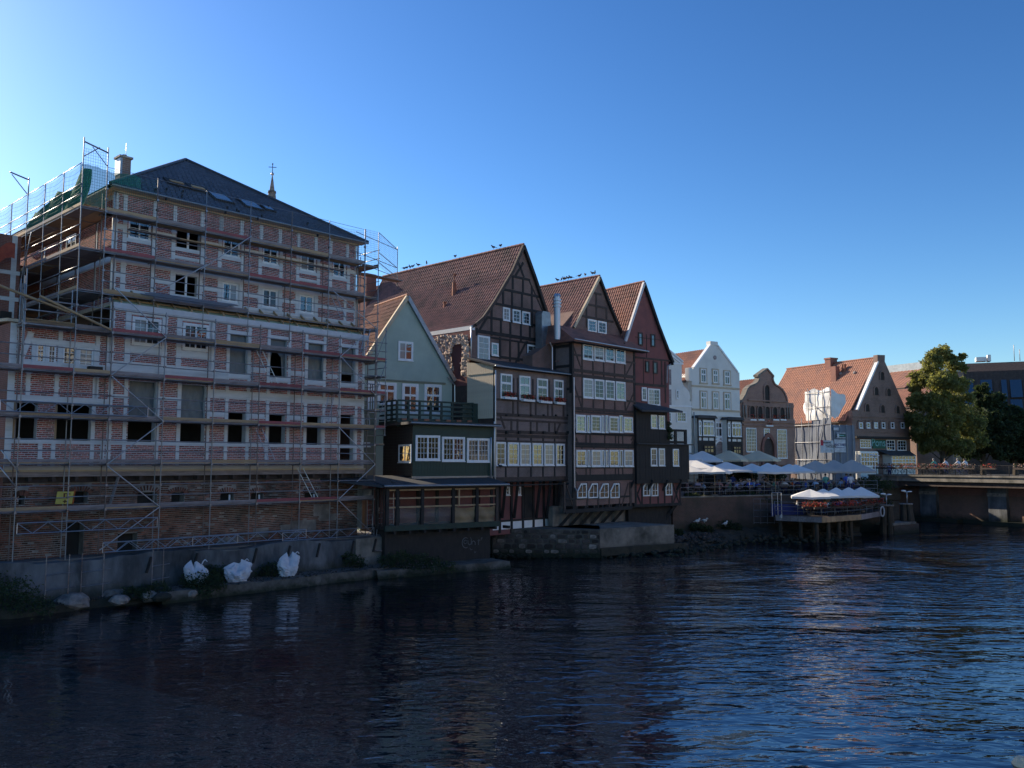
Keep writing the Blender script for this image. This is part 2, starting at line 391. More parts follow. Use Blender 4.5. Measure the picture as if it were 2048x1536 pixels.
_wc = {}
_pr = random.Random(5)
def window(par, x0, x1, z0, z1, y, cas=2, cols=1, rows=2, fr=.06, m='white', tr=None, g='glass', d=.05, cf=.035, mu=.022, sill=True, name='window'):
    """frame with casements and glazing bars; one pane object per casement. tr = height fraction of a transom."""
    x0, x1 = min(x0, x1), max(x0, x1); z0, z1 = min(z0, z1), max(z0, z1)
    w, h = round(x1 - x0, 2), round(z1 - z0, 2)
    k = (w, h, cas, cols, rows, fr, m, tr, d, sill, mu)
    if k not in _wc:
        q = G()
        q.box(0, fr, -d, .02, 0, h); q.box(w - fr, w, -d, .02, 0, h)
        q.box(fr, w - fr, -d, .02, 0, fr); q.box(fr, w - fr, -d, .02, h - fr, h)
        if sill: q.box(-.03, w + .03, -d - .03, -d, -.03, .03)
        cw = (w - 2 * fr) / cas; zs = [(fr, h - fr)]
        if tr:
            zt = h * tr; q.box(fr, w - fr, -d + .004, .02, zt - .035, zt + .035); zs = [(fr, zt - .035), (zt + .035, h - fr)]
        for c in range(cas):
            a = fr + c * cw
            if c: q.box(a - .028, a + .028, -d + .008, .02, fr, h - fr)
            for zi, (za, zb) in enumerate(zs):
                q.box(a, a + cf, -d + .012, .01, za, zb); q.box(a + cw - cf, a + cw, -d + .012, .01, za, zb)
                q.box(a + cf, a + cw - cf, -d + .012, .01, za, za + cf); q.box(a + cf, a + cw - cf, -d + .012, .01, zb - cf, zb)
                rr = rows if len(zs) == 1 else (max(1, rows - 1) if zi == 0 else 1)
                for i in range(1, cols):
                    xx = a + cf + (cw - 2 * cf) * i / cols; q.box(xx - mu / 2, xx + mu / 2, -d + .018, 0, za + cf, zb - cf)
                for i in range(1, rr):
                    zz = za + cf + (zb - za - 2 * cf) * i / rr; q.box(a + cf, a + cw - cf, -d + .020, 0, zz - mu / 2, zz + mu / 2)
        f = G(); f.box(-(cw - 2 * cf) / 2, (cw - 2 * cf) / 2, -.004, .004, -(h - 2 * fr) / 2, (h - 2 * fr) / 2)
        _wc[k] = (q.mesh('window', [M[m]]), f.mesh('pane', [M[g]]), cw)
    a, b, cw = _wc[k]
    o = link(name, a, par, (x0, y, z0))
    for c in range(cas):
        p = link('pane', b, o, (fr + (c + .5) * cw, -.012, h / 2)); q_ = _pr.random()
        if q_ < .5: p.material_slots[0].link = 'OBJECT'; p.material_slots[0].material = M['curtain' if q_ < .14 else 'lace']
        p.rotation_euler = (rnd(-.006, .006), 0, rnd(-.008, .008))
    return o

def pwin(h, par, A, B, y, **kw):       # window from two pixel corners (top left, bottom right) on the front plane y
    x0, z1 = h.at(*A, y); xb, zb = h.at(*B, y)
    xm, zm = h.at(A[0], B[1], y)
    return window(par, x0, xb, zm if kw.pop('zleft', True) else zb, z1, y, **kw)

def roof(par, prof, y0, y1, m, tw=.23, th=.36, name='roof', amp=.055, flat=False, parts=True):
    """pantile covering: profile polyline (x, z) from the ridge down to the eave, swept along y."""
    pts = [Vector((x, 0, z)) for x, z in prof]; L = [0]
    for a, b in zip(pts, pts[1:]): L.append(L[-1] + (b - a).length)
    def P(t):
        for i in range(len(pts) - 1):
            if t <= L[i + 1] or i == len(pts) - 2:
                d = (pts[i + 1] - pts[i]).normalized(); nn = Vector((-d.z, 0, d.x)) if d.x < 0 else Vector((-d.z, 0, d.x))
                if nn.z < 0: nn = -nn
                return pts[i] + d * (t - L[i]), nn
    rows = max(2, int(L[-1] / th)); cols = max(2, int((y1 - y0) / tw)); g = G()
    k = 4; prf = [0, .8, 1, .35] if not flat else [0, 0, 0, 0]
    n = cols * k + 1; vs = []; fs = []
    for r in range(rows):
        for e, lift in ((0, 0.0), (1, .025)):
            c, nn = P(min(L[-1] * (r + e) / rows + (.02 if e else 0), L[-1] + .05))
            for i in range(n):
                hgt = prf[i % k] * amp + lift
                yy = y0 + (y1 - y0) * i / (n - 1)
                jj = .006 * math.sin(i // k * 12.9 + r * 7.3)
                vs.append((c.x + nn.x * (hgt + jj), yy, c.z + nn.z * (hgt + jj)))
        o = r * 2 * n
        fs += [(o + i, o + n + i, o + n + i + 1, o + i + 1) for i in range(n - 1)]
    g.add(vs, fs)
    o = g.ob(name, M[m], par, kind='stuff')
    b = G()                                   # solid deck below the tiles
    q = [(x, z - .03) for x, z in prof] + [(x, z - .17) for x, z in reversed(prof)]
    b.prism(q, y0 + .03, y1 - .03); b.ob('roof_deck', M['dark2'], par)
    return o

def ridge(par, x, z, y0, y1, m):
    g = G(); n = int((y1 - y0) / .38)
    for i in range(n):
        a = y0 + (y1 - y0) * i / n; g.tube((x, a, z + .01), (x, a + (y1 - y0) / n * 1.06, z + .03), .10, 6)
    return g.ob('ridge_tiles', M[m], par, kind='stuff')

def beams(h, par, lst, w, y0, y1, m, name='beam'):
    for b in lst:
        (a, c) = b[0], b[1]; ww = b[2] if len(b) > 2 else w
        x0, z0 = h.at(*a, y0); x1, z1 = h.at(*c, y0)
        g = G()
        dx, dz = x1 - x0, z1 - z0
        if abs(dx) < .3 * abs(dz) and abs(dx) < .35: xm = (x0 + x1) / 2; g.box(xm - ww / 2, xm + ww / 2, y0, y1, min(z0, z1), max(z0, z1))
        elif abs(dz) < .12 * abs(dx): zm = (z0 + z1) / 2; g.box(min(x0, x1), max(x0, x1), y0 - .006, y1, zm - ww / 2, zm + ww / 2)
        else: g.add(*diag(x0, z0, x1, z1, ww, y0 + .008, y1))
        g.ob(name, M[m], par)

def diag(x0, z0, x1, z1, w, y0, y1):
    d = Vector((x1 - x0, z1 - z0)).normalized(); n = Vector((-d.y, d.x)) * w / 2
    c = [(x0 + n.x, z0 + n.y), (x1 + n.x, z1 + n.y), (x1 - n.x, z1 - n.y), (x0 - n.x, z0 - n.y)]
    return ([(x, y0, z) for x, z in c] + [(x, y1, z) for x, z in c], [(0, 1, 2, 3), (7, 6, 5, 4)] + [(i, 4 + i, 4 + (i + 1) % 4, (i + 1) % 4) for i in range(4)])

def holed(x0, x1, z0, z1, holes, y, dep, mi=0):
    """a wall plate with real openings and their reveals"""
    g = G(); xs = sorted({x0, x1, *[c for h in holes for c in h[:2] if x0 < c < x1]}); zs = sorted({z0, z1, *[c for h in holes for c in h[2:] if z0 < c < z1]})
    for a, b in zip(xs, xs[1:]):
        for c, d in zip(zs, zs[1:]):
            mx, mz = (a + b) / 2, (c + d) / 2
            if not any(h[0] < mx < h[1] and h[2] < mz < h[3] for h in holes):
                g.add([(a, y, c), (b, y, c), (b, y, d), (a, y, d)], [(0, 1, 2, 3)], mi)
    for h in holes:
        a, b, c, d = h
        g.add([(a, y, c), (a, y + dep, c), (a, y + dep, d), (a, y, d)], [(0, 1, 2, 3)], mi); g.add([(b, y, c), (b, y + dep, c), (b, y + dep, d), (b, y, d)], [(0, 1, 2, 3)], mi)
        g.add([(a, y, c), (b, y, c), (b, y + dep, c), (a, y + dep, c)], [(0, 1, 2, 3)], mi); g.add([(a, y, d), (b, y, d), (b, y + dep, d), (a, y + dep, d)], [(0, 1, 2, 3)], mi)
    return g

def lay(x0, x1, z0, z1, excl, y, bl=.232, bh=.060, j=.026, proud=.012):
    """running bond: list of (xa, xb, z) for every brick of a wall field around its excluded rectangles"""
    out = []; n = int((z1 - z0) / (bh + j))
    for r in range(n):
        z = z0 + j / 2 + r * (bh + j)
        iv = [(x0, x1)]
        for (a, b, c, d) in excl:
            if c < z + bh and d > z:
                nv = []
                for (p, q) in iv:
                    if b <= p or a >= q: nv.append((p, q)); continue
                    if a > p: nv.append((p, a))
                    if b < q: nv.append((b, q))
                iv = nv
        off = (r % 2) * (bl + j) / 2 + (r % 5) * .013
        for (p, q) in iv:
            k = math.floor((p - off) / (bl + j))
            while True:
                a = k * (bl + j) + off; b = a + bl; k += 1
                if a >= q: break
                a2, b2 = max(a, p + j * .4), min(b, q - j * .4)
                if b2 - a2 > .04: out.append((a2, b2, z))
    return out

_bm = {}
def put_bricks(par, lst, y, singles, m='brick', bl=.232, bh=.060, proud=.012, name='brick_infill'):
    if m not in _bm:
        g = G(); g.box(-bl / 2, bl / 2, -proud, .02, 0, bh); _bm[m] = g.mesh('brick', [M[m]])
    g = G(); c = 0
    for (a, b, z) in lst:
        if singles and c < singles and b - a > bl - .002:
            o = link('brick', _bm[m], par, ((a + b) / 2, y + rnd(-.003, .003), z)); c += 1
        else:
            e = rnd(0, .006); g.box(a, b, y - proud + e, y + .02, z + rnd(0, .004), z + bh - rnd(0, .003))
    g.ob(name, M[m], par, kind='stuff')
# ================================================================ river, ground
g = G(); N = 60
g.add([(-400, -200, 0), (900, -200, 0), (900, 900, 0), (-400, 900, 0)], [(0, 1, 2, 3)])
m, n, l, b = nt('river_water')
b.inputs['Base Color'].default_value = (.001, .005, .014, 1); b.inputs['Roughness'].default_value = .03; b.inputs['IOR'].default_value = 1.95; b.inputs['Specular Tint'].default_value = (.7, .85, 1, 1)  # highlights tinted blue and index raised to strengthen the sky reflection
tc = n.new('ShaderNodeTexCoord')
def mp(sc, rot=0):
    x = n.new('ShaderNodeMapping'); x.inputs['Scale'].default_value = sc; x.inputs['Rotation'].default_value = (0, 0, rot); l.new(tc.outputs['Object'], x.inputs[0]); return x.outputs[0]
def mth(op, a, c):
    x = n.new('ShaderNodeMath'); x.operation = op
    for i, q in enumerate((a, c)):
        if isinstance(q, (int, float)): x.inputs[i].default_value = q
        else: l.new(q, x.inputs[i])
    return x.outputs[0]
wv1 = n.new('ShaderNodeTexNoise'); wv1.inputs['Scale'].default_value = .5; wv1.inputs['Detail'].default_value = 3; wv1.inputs['Distortion'].default_value = .8; l.new(mp((.55, 1.3, 1), .25), wv1.inputs['Vector'])
wv2 = n.new('ShaderNodeTexNoise'); wv2.inputs['Scale'].default_value = 1.8; wv2.inputs['Detail'].default_value = 2; wv2.inputs['Distortion'].default_value = .5; l.new(mp((.6, 1.2, 1), -.3), wv2.inputs['Vector'])
wv3 = n.new('ShaderNodeTexNoise'); wv3.inputs['Scale'].default_value = 7; wv3.inputs['Detail'].default_value = 2; l.new(mp((.7, 1.1, 1), .1), wv3.inputs['Vector'])
big = n.new('ShaderNodeTexNoise'); big.inputs['Scale'].default_value = .075; big.inputs['Detail'].default_value = 3; big.inputs['Distortion'].default_value = 1.5; l.new(mp((.7, 1, 1)), big.inputs['Vector'])
amp = n.new('ShaderNodeMapRange'); amp.inputs[1].default_value = .38; amp.inputs[2].default_value = .62; amp.inputs[3].default_value = .2; amp.inputs[4].default_value = 1.0; l.new(big.outputs['Fac'], amp.inputs[0])
hgt = mth('ADD', mth('MULTIPLY', wv1.outputs['Fac'], 1.0), mth('ADD', mth('MULTIPLY', wv2.outputs['Fac'], .95), mth('MULTIPLY', wv3.outputs['Fac'], .085)))
sx = n.new('ShaderNodeSeparateXYZ'); l.new(tc.outputs['Object'], sx.inputs[0])       # calmer in the lee of the left bank
lee = n.new('ShaderNodeMapRange'); lee.inputs[1].default_value = -9; lee.inputs[2].default_value = 7; lee.inputs[3].default_value = .3; lee.inputs[4].default_value = 1.0; l.new(sx.outputs[0], lee.inputs[0])
hgt = mth('MULTIPLY', hgt, mth('MULTIPLY', amp.outputs[0], lee.outputs[0]))
bp = n.new('ShaderNodeBump'); bp.inputs['Strength'].default_value = 1; bp.inputs['Distance'].default_value = .16
l.new(hgt, bp.inputs['Height']); l.new(bp.outputs[0], b.inputs['Normal'])
M['water'] = m
g.ob('water', m, kind='structure')

A = Fr(210, 40.5, 43)
U0, LW, OUT = 0.0, -0.9, -1.95          # upper front, lower front, outer scaffold plane
PD = Fr(825, 51, 56)                    # green bay and sage house
C = Fr(988, 54.5, 43)
D = Fr(1148, 59.5, 44)
E = Fr(1275, 64.8, 52)

# land: bank behind the houses, the far side of the street, and the opposite bank out of frame
def land(pts, z, name, m, depth_=4.5):
    g = G(); g.flat(pts, z - depth_, z); return g.ob(name, M[m], kind='structure')
a0 = A.world(-30, -1.6, 0); a1 = A.world(16.5, -1.6, 0)
TE = [depth(1345, 990, 68.5), depth(1560, 990, 74), depth(1758, 990, 79)]
bk = [(a0.x, a0.y), (a1.x, a1.y), tuple(PD.world(4.0, 1.0, 0).xy), (-1.45, 57.9), (.5, 58.7), tuple(C.world(9, 1.6, 0).xy), tuple(D.world(6.5, 1.2, 0).xy), tuple(E.world(4.2, 1.0, 0).xy),
      (TE[0].x, TE[0].y + .3), (TE[1].x, TE[1].y + .3), (TE[2].x, TE[2].y + .3), (41.5, 96), (58, 99), (120, 130), (1500, 300), (1500, 2500), (-1500, 2500), (-1500, 40), (-60, 0)]
land(bk, 2.0, 'ground', 'paving', 5)
land([(TE[0].x - 1, TE[0].y + 1), (TE[1].x, TE[1].y + .4), (TE[2].x, TE[2].y + .4), (40.5, 95.5), (60, 100), (120, 128), (300, 400), (-60, 400), (-30, 60), (6, 68)], 3.4, 'terrace_ground', 'paving', 1.3)
land([(14, 84), (30, 84), (39.5, 93), (60, 100.5), (120, 128), (300, 400), (-60, 400), (-30, 90)], 4.25, 'street', 'asphalt', .8)
land([(41, 62), (41, 40), (41, -60), (600, -60), (600, 120), (90, 95)], 3.2, 'far_bank', 'paving', 5)

# quay ledge with rough edge, in A's frame
def strip(h, xs, yin, yout, z, name, m, jit=.12, thick=.9):
    g = G(); n = len(xs); vs = []
    for x in xs: vs += [(x, yin, z), (x, yout + rnd(-jit, jit), z + rnd(-.04, .04)), (x, yout - .1 + rnd(-jit, jit), z - thick)]
    g.add(vs, [(3 * i, 3 * i + 3, 3 * i + 4, 3 * i + 1) for i in range(n - 1)] + [(3 * i + 1, 3 * i + 4, 3 * i + 5, 3 * i + 2) for i in range(n - 1)])
    o = g.ob(name, M[m], None, h.O, kind='structure'); o.rotation_euler.z = h.rz; return o
strip(A, [i * .6 + 1.0 for i in range(27)], -1.5, -4.05, .5, 'quay_ledge', 'ledge')
strip(A, [i * .6 - 8 for i in range(18)], -1.5, -3.1, .35, 'quay_ledge', 'mud', .3)
strip(PD, [i * .6 - 3.5 for i in range(15)], 1.0, -2.9, .42, 'quay_ledge', 'ledge', .15)
# shore of soil and rubble from the dark houses round to the terrace wall
def shore(pts, name):
    g = G(); vs = []; nr = 7; fs = []
    for i, (p, q) in enumerate(pts):
        for j in range(nr + 1):
            t = j / nr; v = Vector(p).lerp(Vector(q), t); v.z += rnd(-.12, .12) * (0 < j < nr); v.x += rnd(-.1, .1); v.y += rnd(-.15, .15); vs.append(v)
    for i in range(len(pts) - 1):
        for j in range(nr): a = i * (nr + 1) + j; fs.append((a, a + 1, a + nr + 2, a + nr + 1))
    g.add(vs, fs); g.ob(name, M['mud'], kind='structure')
sh = []
for i in range(60):
    t = i / 59; px = 1100 + t * 620
    wy = 1118 + (1112 - 1118) * min(1, (px - 1100) / 253) if px < 1353 else (1112 - (px - 1353) * .18 if px < 1500 else 1085.5 - (px - 1500) * .04)
    q = onz(px, wy, -.15)
    top = Vector((D.world(-3 + t * 12, 1, 0).x, 0, 0))
    Yt = 60 + (px - 1100) / 245 * 9 if px < 1345 else 69 + (px - 1345) / 215 * 5.4
    p = depth(px, HZ, Yt); p.z = .95
    sh.append((p, q))
shore(sh, 'shore')

# ================================================================ building under scaffold
LB = A.root('scaffolded_house', 'large brick house in pale timber framing with blue slate hipped roof, wrapped in scaffolding', 'building')
xR = A.at(711, 600, 0)[0]; xLo0 = A.at(219, 800, LW)[0]; xRl = A.at(728, 800, LW)[0]; xA0 = A.at(14, 800, LW)[0]
Z = lambda px, py, y=0: A.at(px, py, y)[1]
X = lambda px, py, y=0: A.at(px, py, y)[0]
z_eave = Z(210, 376); z_up0 = Z(210, 575); 
# --- upper front
r1 = [(257, 302, 455), (354, 400, 470), (446, 480, 495), (526, 557, 510), (601, 632, 520), (666, 692, 535)]
z1t, z1b = Z(257, 431), Z(257, 475)
r2 = [(351, 394, 567), (445, 476, 582), (525, 555, 600), (599, 627, 612)]
z2t, z2b = Z(351, 548), Z(351, 588)
W1 = [(X(a, p), X(b_, p), z1b, z1t) for a, b_, p in r1]
W2 = [(X(a, p), X(b_, p), z2b, z2t) for a, b_, p in r2]
up_ex = []
def st(xc, w, za, zb, y, lst, mm='cream', dp=.03):
    boxo('beam', xc - w / 2, xc + w / 2, y - dp, y + .03, za, zb, LB, mm); lst.append((xc - w / 2, xc + w / 2, za, zb))
def rl(xa, xb, za, zb, y, lst, mm='cream', dp=.034):
    boxo('beam', xa, xb, y - dp, y + .03, za, zb, LB, mm); lst.append((xa, xb, za, zb))
zc0 = Z(211, 380); zr0 = Z(211, 415)        # cornice bottom, attic row bottom
zb1t, zb1b = Z(212, 509), Z(212, 519)       # band between window rows
for cx, cy in [n2(360, 400), n2(775, 500), n2(1052, 560), n2(1432, 650), n2(1698, 720), k2(149, 495), k2(292, 525), k2(429, 555), k2(560, 590), k2(689, 612), k2(810, 640), k2(913, 670), k2(1029, 690)]:
    st(X(cx, cy), .19, zr0, zc0, U0, up_ex)
rl(0, xR, zr0 - .22, zr0, U0, up_ex)
rl(0, xR, zb1b, zb1t - .15, U0, up_ex); rl(0, xR, zb1t - .15, zb1t, U0, up_ex, dp=.06)
rl(0, xR, z_up0 - .1, Z(211, 572), U0, up_ex)
zm1 = Z(212, 447); zm2 = Z(212, 546)
prev = 0
for i, (a, b_, c, d) in enumerate(W1 + [(xR, xR, 0, 0)]):
    if i < 6:
        for s_ in (a - .17, b_ + .17): st(s_, .20, zb1t, zr0 - .22, U0, up_ex)
        rl(a - .07, b_ + .07, c - .2, c - .04, U0, up_ex)
    rl(prev, a - .27 if i < 6 else xR, zm1 - .1, zm1 + .08, U0, up_ex)
    prev = b_ + .27
rl(W1[1][0] - .07, W1[1][1] + .07, zb1t + .42, zb1t + .54, U0, up_ex); rl(W1[4][0] - .07, W1[4][1] + .07, zb1t + .42, zb1t + .54, U0, up_ex)
zl2 = Z(211, 572)
st(X(246, 540), .24, zl2, zb1b, U0, up_ex); st(X(305, 560), .24, zl2, zb1b, U0, up_ex)
for a, b_, c, d in W2:
    for s_ in (a - .17, b_ + .17): st(s_, .22, zl2, zb1b, U0, up_ex)
    rl(a - .07, b_ + .07, c - .16, c - .02, U0, up_ex); rl(a - .07, b_ + .07, d + .02, zb1b, U0, up_ex)
sg = [(0, X(246, 540) - .12), (X(305, 560) + .12, W2[0][0] - .28)] + [(W2[i][1] + .28, W2[i + 1][0] - .28) for i in range(3)] + [(W2[3][1] + .28, xR)]
for a, b_ in sg: rl(a, b_, zm2 - .1, zm2 + .08, U0, up_ex)
st(X(690, 600), .18, zl2, zb1b, U0, up_ex)
st(.06, .12, z_up0, zc0, U0, up_ex); st(xR - .05, .10, z_up0, zc0, U0, up_ex)
holes_u = [(a, b_, c, d) for a, b_, c, d in W1 + W2]
holed(0, xR, z_up0 - .6, z_eave, holes_u, U0 + .006, .22).ob('front_wall', [M['mortar']], LB)
for i, (a, b_, c, d) in enumerate(W1 + W2):
    if i in (1, 6):          # unglazed: only the centre post
        boxo('window_post', (a + b_) / 2 - .05, (a + b_) / 2 + .05, .02, .09, c, d, LB, 'white')
    else: window(LB, a, b_, c, d, .07, cas=2, cols=1, rows=2, d=.05)
ub = lay(0, xR, z_up0 - .1, zc0, up_ex + holes_u, 0)
put_bricks(LB, ub, 0, 0)
# --- lower front
zf = Z(228, 605, LW)                        # top of the grey fascia at the left
lo_ex = []
W3 = [(X(a, p, LW), X(b_, p, LW), Z(269, 689, LW), Z(269, 633, LW)) for a, b_, p in ((269, 317, 660), (370, 413, 672))]
zo3t, zo3b = Z(459.5, 668, LW), Z(459.5, 747, LW)
O3 = [(X(a, p, LW), X(b_, p, LW), zo3b, zo3t) for a, b_, p in ((459.5, 495, 705), (540, 574, 715), (616.5, 648, 722), (682, 710, 730))]
z4t, z4b = Z(257, 761, LW), Z(257, 883, LW)
O4 = [(X(a, p, LW), X(b_, p, LW), z4b, z4t) for a, b_, p in ((257, 311, 822), (362, 410, 826))]
z5t = Z(454, 825, LW)
O5 = [(X(a, p, LW), X(b_, p, LW), z4b, z5t) for a, b_, p in ((454, 491, 857), (536, 570, 860), (611.5, 642, 860))]
zbot = Z(318, 936, LW)
O5.append((X(679, 875, LW), X(707, 875, LW), zbot + .35, Z(679, 829, LW)))
OA = [(X(a, p, LW), X(b_, p, LW), z4b, z4t - 1.1) for a, b_, p in ((26, 74, 845), (109, 183, 848))]
zaw_t, zaw_b = Z(73, 687, LW), Z(73, 730, LW)
WA = [(X(a, 708, LW), X(b_, 708, LW), zaw_b, zaw_t) for a, b_ in ((73, 90), (96, 112), (126, 152), (158, 187))]
LO = W3 + O3 + O4 + O5 + OA
zb3t, zb3b = Z(221, 723, LW), Z(221, 741, LW)       # wide band left
zb4t, zb4b = Z(412, 780, LW), Z(412, 793, LW)       # lower band right
xband = X(456, 745, LW); zat = Z(150, 658, LW)
rl(xLo0, xband, zb3b, zb3t, LW, lo_ex, dp=.05)
rl(X(412, 785, LW), xRl, zb4b, zb4t, LW, lo_ex)
rl(xA0, xLo0 - .0, zb3b - .02, zb3b + .18, LW, lo_ex); rl(xA0, xLo0, Z(30, 805, LW), Z(30, 789, LW), LW, lo_ex)
rl(xA0, xRl, z4b - .15, z4b - .0, LW, lo_ex); rl(xA0, xRl, zbot - .1, zbot + .12, LW, lo_ex, 'fascia', .06)
for px in (81, 107, 184.5, 205.6, 248, 313, 355, 414, 451, 494, 533, 575, 609, 646, 677, 711):
    top = {81: z4b, 107: z4b, 184.5: z4t, 205.6: zb3b}.get(px, zb3b if px < 450 else zf - .25)
    xx = X(px, 880, LW)
    st(xx, .17, zbot, z4b - .15, LW, lo_ex)
    if px in (248, 355) or px > 400:
        st(xx, .17, z4b, zb4b if px > 400 else zb3b, LW, lo_ex)
        if px > 400: st(xx, .17, zb4t, zf - .3, LW, lo_ex)
    elif px != 205.6 and px != 81 or px == 313: st(xx, .17, z4b, top if px < 200 else zb3b, LW, lo_ex)
for a, b_, c, d in W3:
    for s_ in (a - .3, b_ + .3): st(s_, .26, zb3t, zf - .28, LW, lo_ex)
    rl(a - .17, b_ + .17, d + .1, d + .3, LW, lo_ex); rl(a - .17, b_ + .17, c - .36, c - .1, LW, lo_ex)
for a, b_, c, d in O3: rl(a - .1, b_ + .1, d, d + .18, LW, lo_ex); rl(a - .1, b_ + .1, c - .22, c, LW, lo_ex)
zmr = Z(500, 738, LW); pr = X(416, 735, LW)
for i in range(4):
    nx = O3[i + 1][0] - .24 if i < 3 else xRl
    rl(O3[i][1] + .24, nx, zmr - .08, zmr + .1, LW, lo_ex)
zlr = Z(416, 828, LW)
rl(X(414, 828, LW) + .08, X(451, 828, LW) - .08, zlr - .08, zlr + .08, LW, lo_ex)
for i in range(3): rl(O5[i][1] + .24, O5[i + 1][0] - .24, zlr - .08, zlr + .08, LW, lo_ex)
zq = Z(320, 797, LW); rl(O4[0][1] + .1, O4[1][0] - .1, zq - .07, zq + .07, LW, lo_ex); rl(xLo0 + .2, O4[0][0] - .1, zq - .07, zq + .07, LW, lo_ex)
for px in (120, 195, 217): st(X(px, 700, LW), .18, zb3b + .18, zat, LW, lo_ex)
for px in (56, 113, 193): st(X(px, 768, LW), .17, Z(30, 789, LW), zb3b, LW, lo_ex)
st(xA0 + .12, .26, zbot, zat, LW, lo_ex); st(xLo0 - .02, .22, zb3t, zf, LW, lo_ex); st(xRl - .08, .16, zbot, zf - .3, LW, lo_ex)
st(xLo0 + .03, .2, zbot, zb3b, LW, lo_ex)
rl(X(62, 680, LW), X(196, 680, LW), Z(62, 686, LW), Z(62, 678, LW), LW, lo_ex)
for px in (67, 93, 119, 155, 191): st(X(px, 708, LW), .12 if px in (93,) else .16, zaw_b - .05, zaw_t + .05, LW, lo_ex, dp=.045)
g = G(); p = A.at(*o5(480, 800), LW); q = A.at(*o5(290, 1290), LW); g.add(*diag(p[0], p[1], q[0], q[1], .24, LW - .028, LW + .03)); g.ob('beam', M['cream'], LB)
ann = [h_ for h_ in OA + WA]
holed(xLo0, xRl, zbot - .3, zf - .05, W3 + O3 + O4 + O5, LW + .006, .35).ob('front_wall', [M['mortar']], LB)
holed(xA0, xLo0, zbot - .3, zat, ann, LW + .006, .35).ob('annex_wall', [M['mortar']], LB)
for a, b_, c, d in W3: window(LB, a - .12, b_ + .12, c, d, LW + .03, cas=2, cols=2, rows=3, fr=.10, d=.06)
for a, b_, c, d in WA: window(LB, a, b_, c, d, LW + .05, cas=1, cols=2, rows=4, fr=.04, cf=.03, sill=False)
for i, (a, b_, c, d) in enumerate(O3 + O4 + O5):
    if i in (0, 2, 3, 4, 5):
        lowz = c if i in (0, 2) else (c + (d - c) * .42 if i > 3 else c + .5)
        g = G(); nn = 9; vs = []
        for r in range(nn + 1):
            for s_ in range(nn + 1): vs.append((a + (b_ - a) * s_ / nn, LW + .20 + .04 * math.sin(s_ * 1.9 + r) + rnd(-.015, .015), lowz + (d - lowz) * r / nn))
        g.add(vs, [(r * (nn + 1) + s_, r * (nn + 1) + s_ + 1, (r + 1) * (nn + 1) + s_ + 1, (r + 1) * (nn + 1) + s_) for r in range(nn) for s_ in range(nn)])
        g.ob('plastic_sheet', M['plastic'], LB, smooth=True)
    elif i == 1:
        g = G(); g.prism([(a, c + .5), (a, d), (b_, d), (b_, c), (b_ - .15, c), (b_ - .25, c + 1.1), (a + .3, c + 1.6)], LW + .2, LW + .22); g.ob('plastic_sheet', M['plastic'], LB)
for (a, b_, c, d) in O5[:3] + OA: boxo('lining_board', a, a + .12, LW + .08, LW + .3, c, d, LB, 'wood' if a < 0 else 'plank_grey')
lb = lay(xLo0, xRl, zbot - .05, zf - .25, lo_ex + LO, LW)
put_bricks(LB, lb, LW, 0)
ab = lay(xA0, xLo0, zbot - .05, zat, lo_ex + ann, LW)
put_bricks(LB, sorted(ab, key=lambda t: -t[2]), LW, 300)
# --- body of the house behind the fronts
def solid(x0, x1, y0, y1, z0, z1, m, name='wall', par=None): return boxo(name, x0, x1, y0, y1, z0, z1, par or LB, m)
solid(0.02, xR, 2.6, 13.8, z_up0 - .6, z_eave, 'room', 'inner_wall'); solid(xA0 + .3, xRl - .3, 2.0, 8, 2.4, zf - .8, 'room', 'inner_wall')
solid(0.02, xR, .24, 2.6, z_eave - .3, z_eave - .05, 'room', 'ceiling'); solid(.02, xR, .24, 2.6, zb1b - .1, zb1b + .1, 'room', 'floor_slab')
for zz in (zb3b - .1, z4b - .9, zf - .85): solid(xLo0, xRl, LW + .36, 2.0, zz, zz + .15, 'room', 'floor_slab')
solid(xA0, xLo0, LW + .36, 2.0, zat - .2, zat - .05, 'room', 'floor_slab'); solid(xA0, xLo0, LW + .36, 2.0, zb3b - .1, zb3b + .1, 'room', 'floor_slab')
solid(xRl - .04, xRl, LW, 8, 2.4, zf - .1, 'oldmortar'); solid(xA0 - .02, xA0, LW, 8, 2.4, zat, 'b_red')
g = G(); g.box(0, .24, .01, 13.8, z_up0 - .8, z_eave); g.ob('side_wall', M['mortar'], LB)
g = G(); g.box(xR - .02, xR + .01, .0, 13.8, z_up0 - .8, z_eave); g.ob('side_wall', M['b_red'], LB)
# brick courses of the left side wall, with posts and two windows
sb = lay(.3, 13.6, z_up0 - .6, z_eave - .3, [(2.0, 2.2, 0, 99), (4.6, 5.9, zb1t + .8, z_eave - 1.2), (6.6, 6.8, 0, 99), (9.0, 9.2, 0, 99), (0, 14, zb1b, zb1t)], 0)
g = G()
for (a, b_, z) in sb: g.box(-.014 + rnd(0, .005), .02, a, b_, z, z + .064)
g.ob('brick_infill', M['brick'], LB, kind='stuff')
for yy in (.1, 2.1, 6.7, 9.1, 13.7): boxo('beam', -.03, .03, yy - .1, yy + .1, z_up0 - .6, z_eave - .3, LB, 'cream')
boxo('beam', -.034, .03, 0.21, 13.8, zb1b, zb1t, LB, 'cream')
o = window(LB, 0, 1.3, zb1t + .8, z_eave - 1.2, 0, cas=2, rows=3); o.rotation_euler.z = math.pi / 2; o.location = (-.02, 5.9, zb1t + .8); o.rotation_euler.z = -math.pi / 2
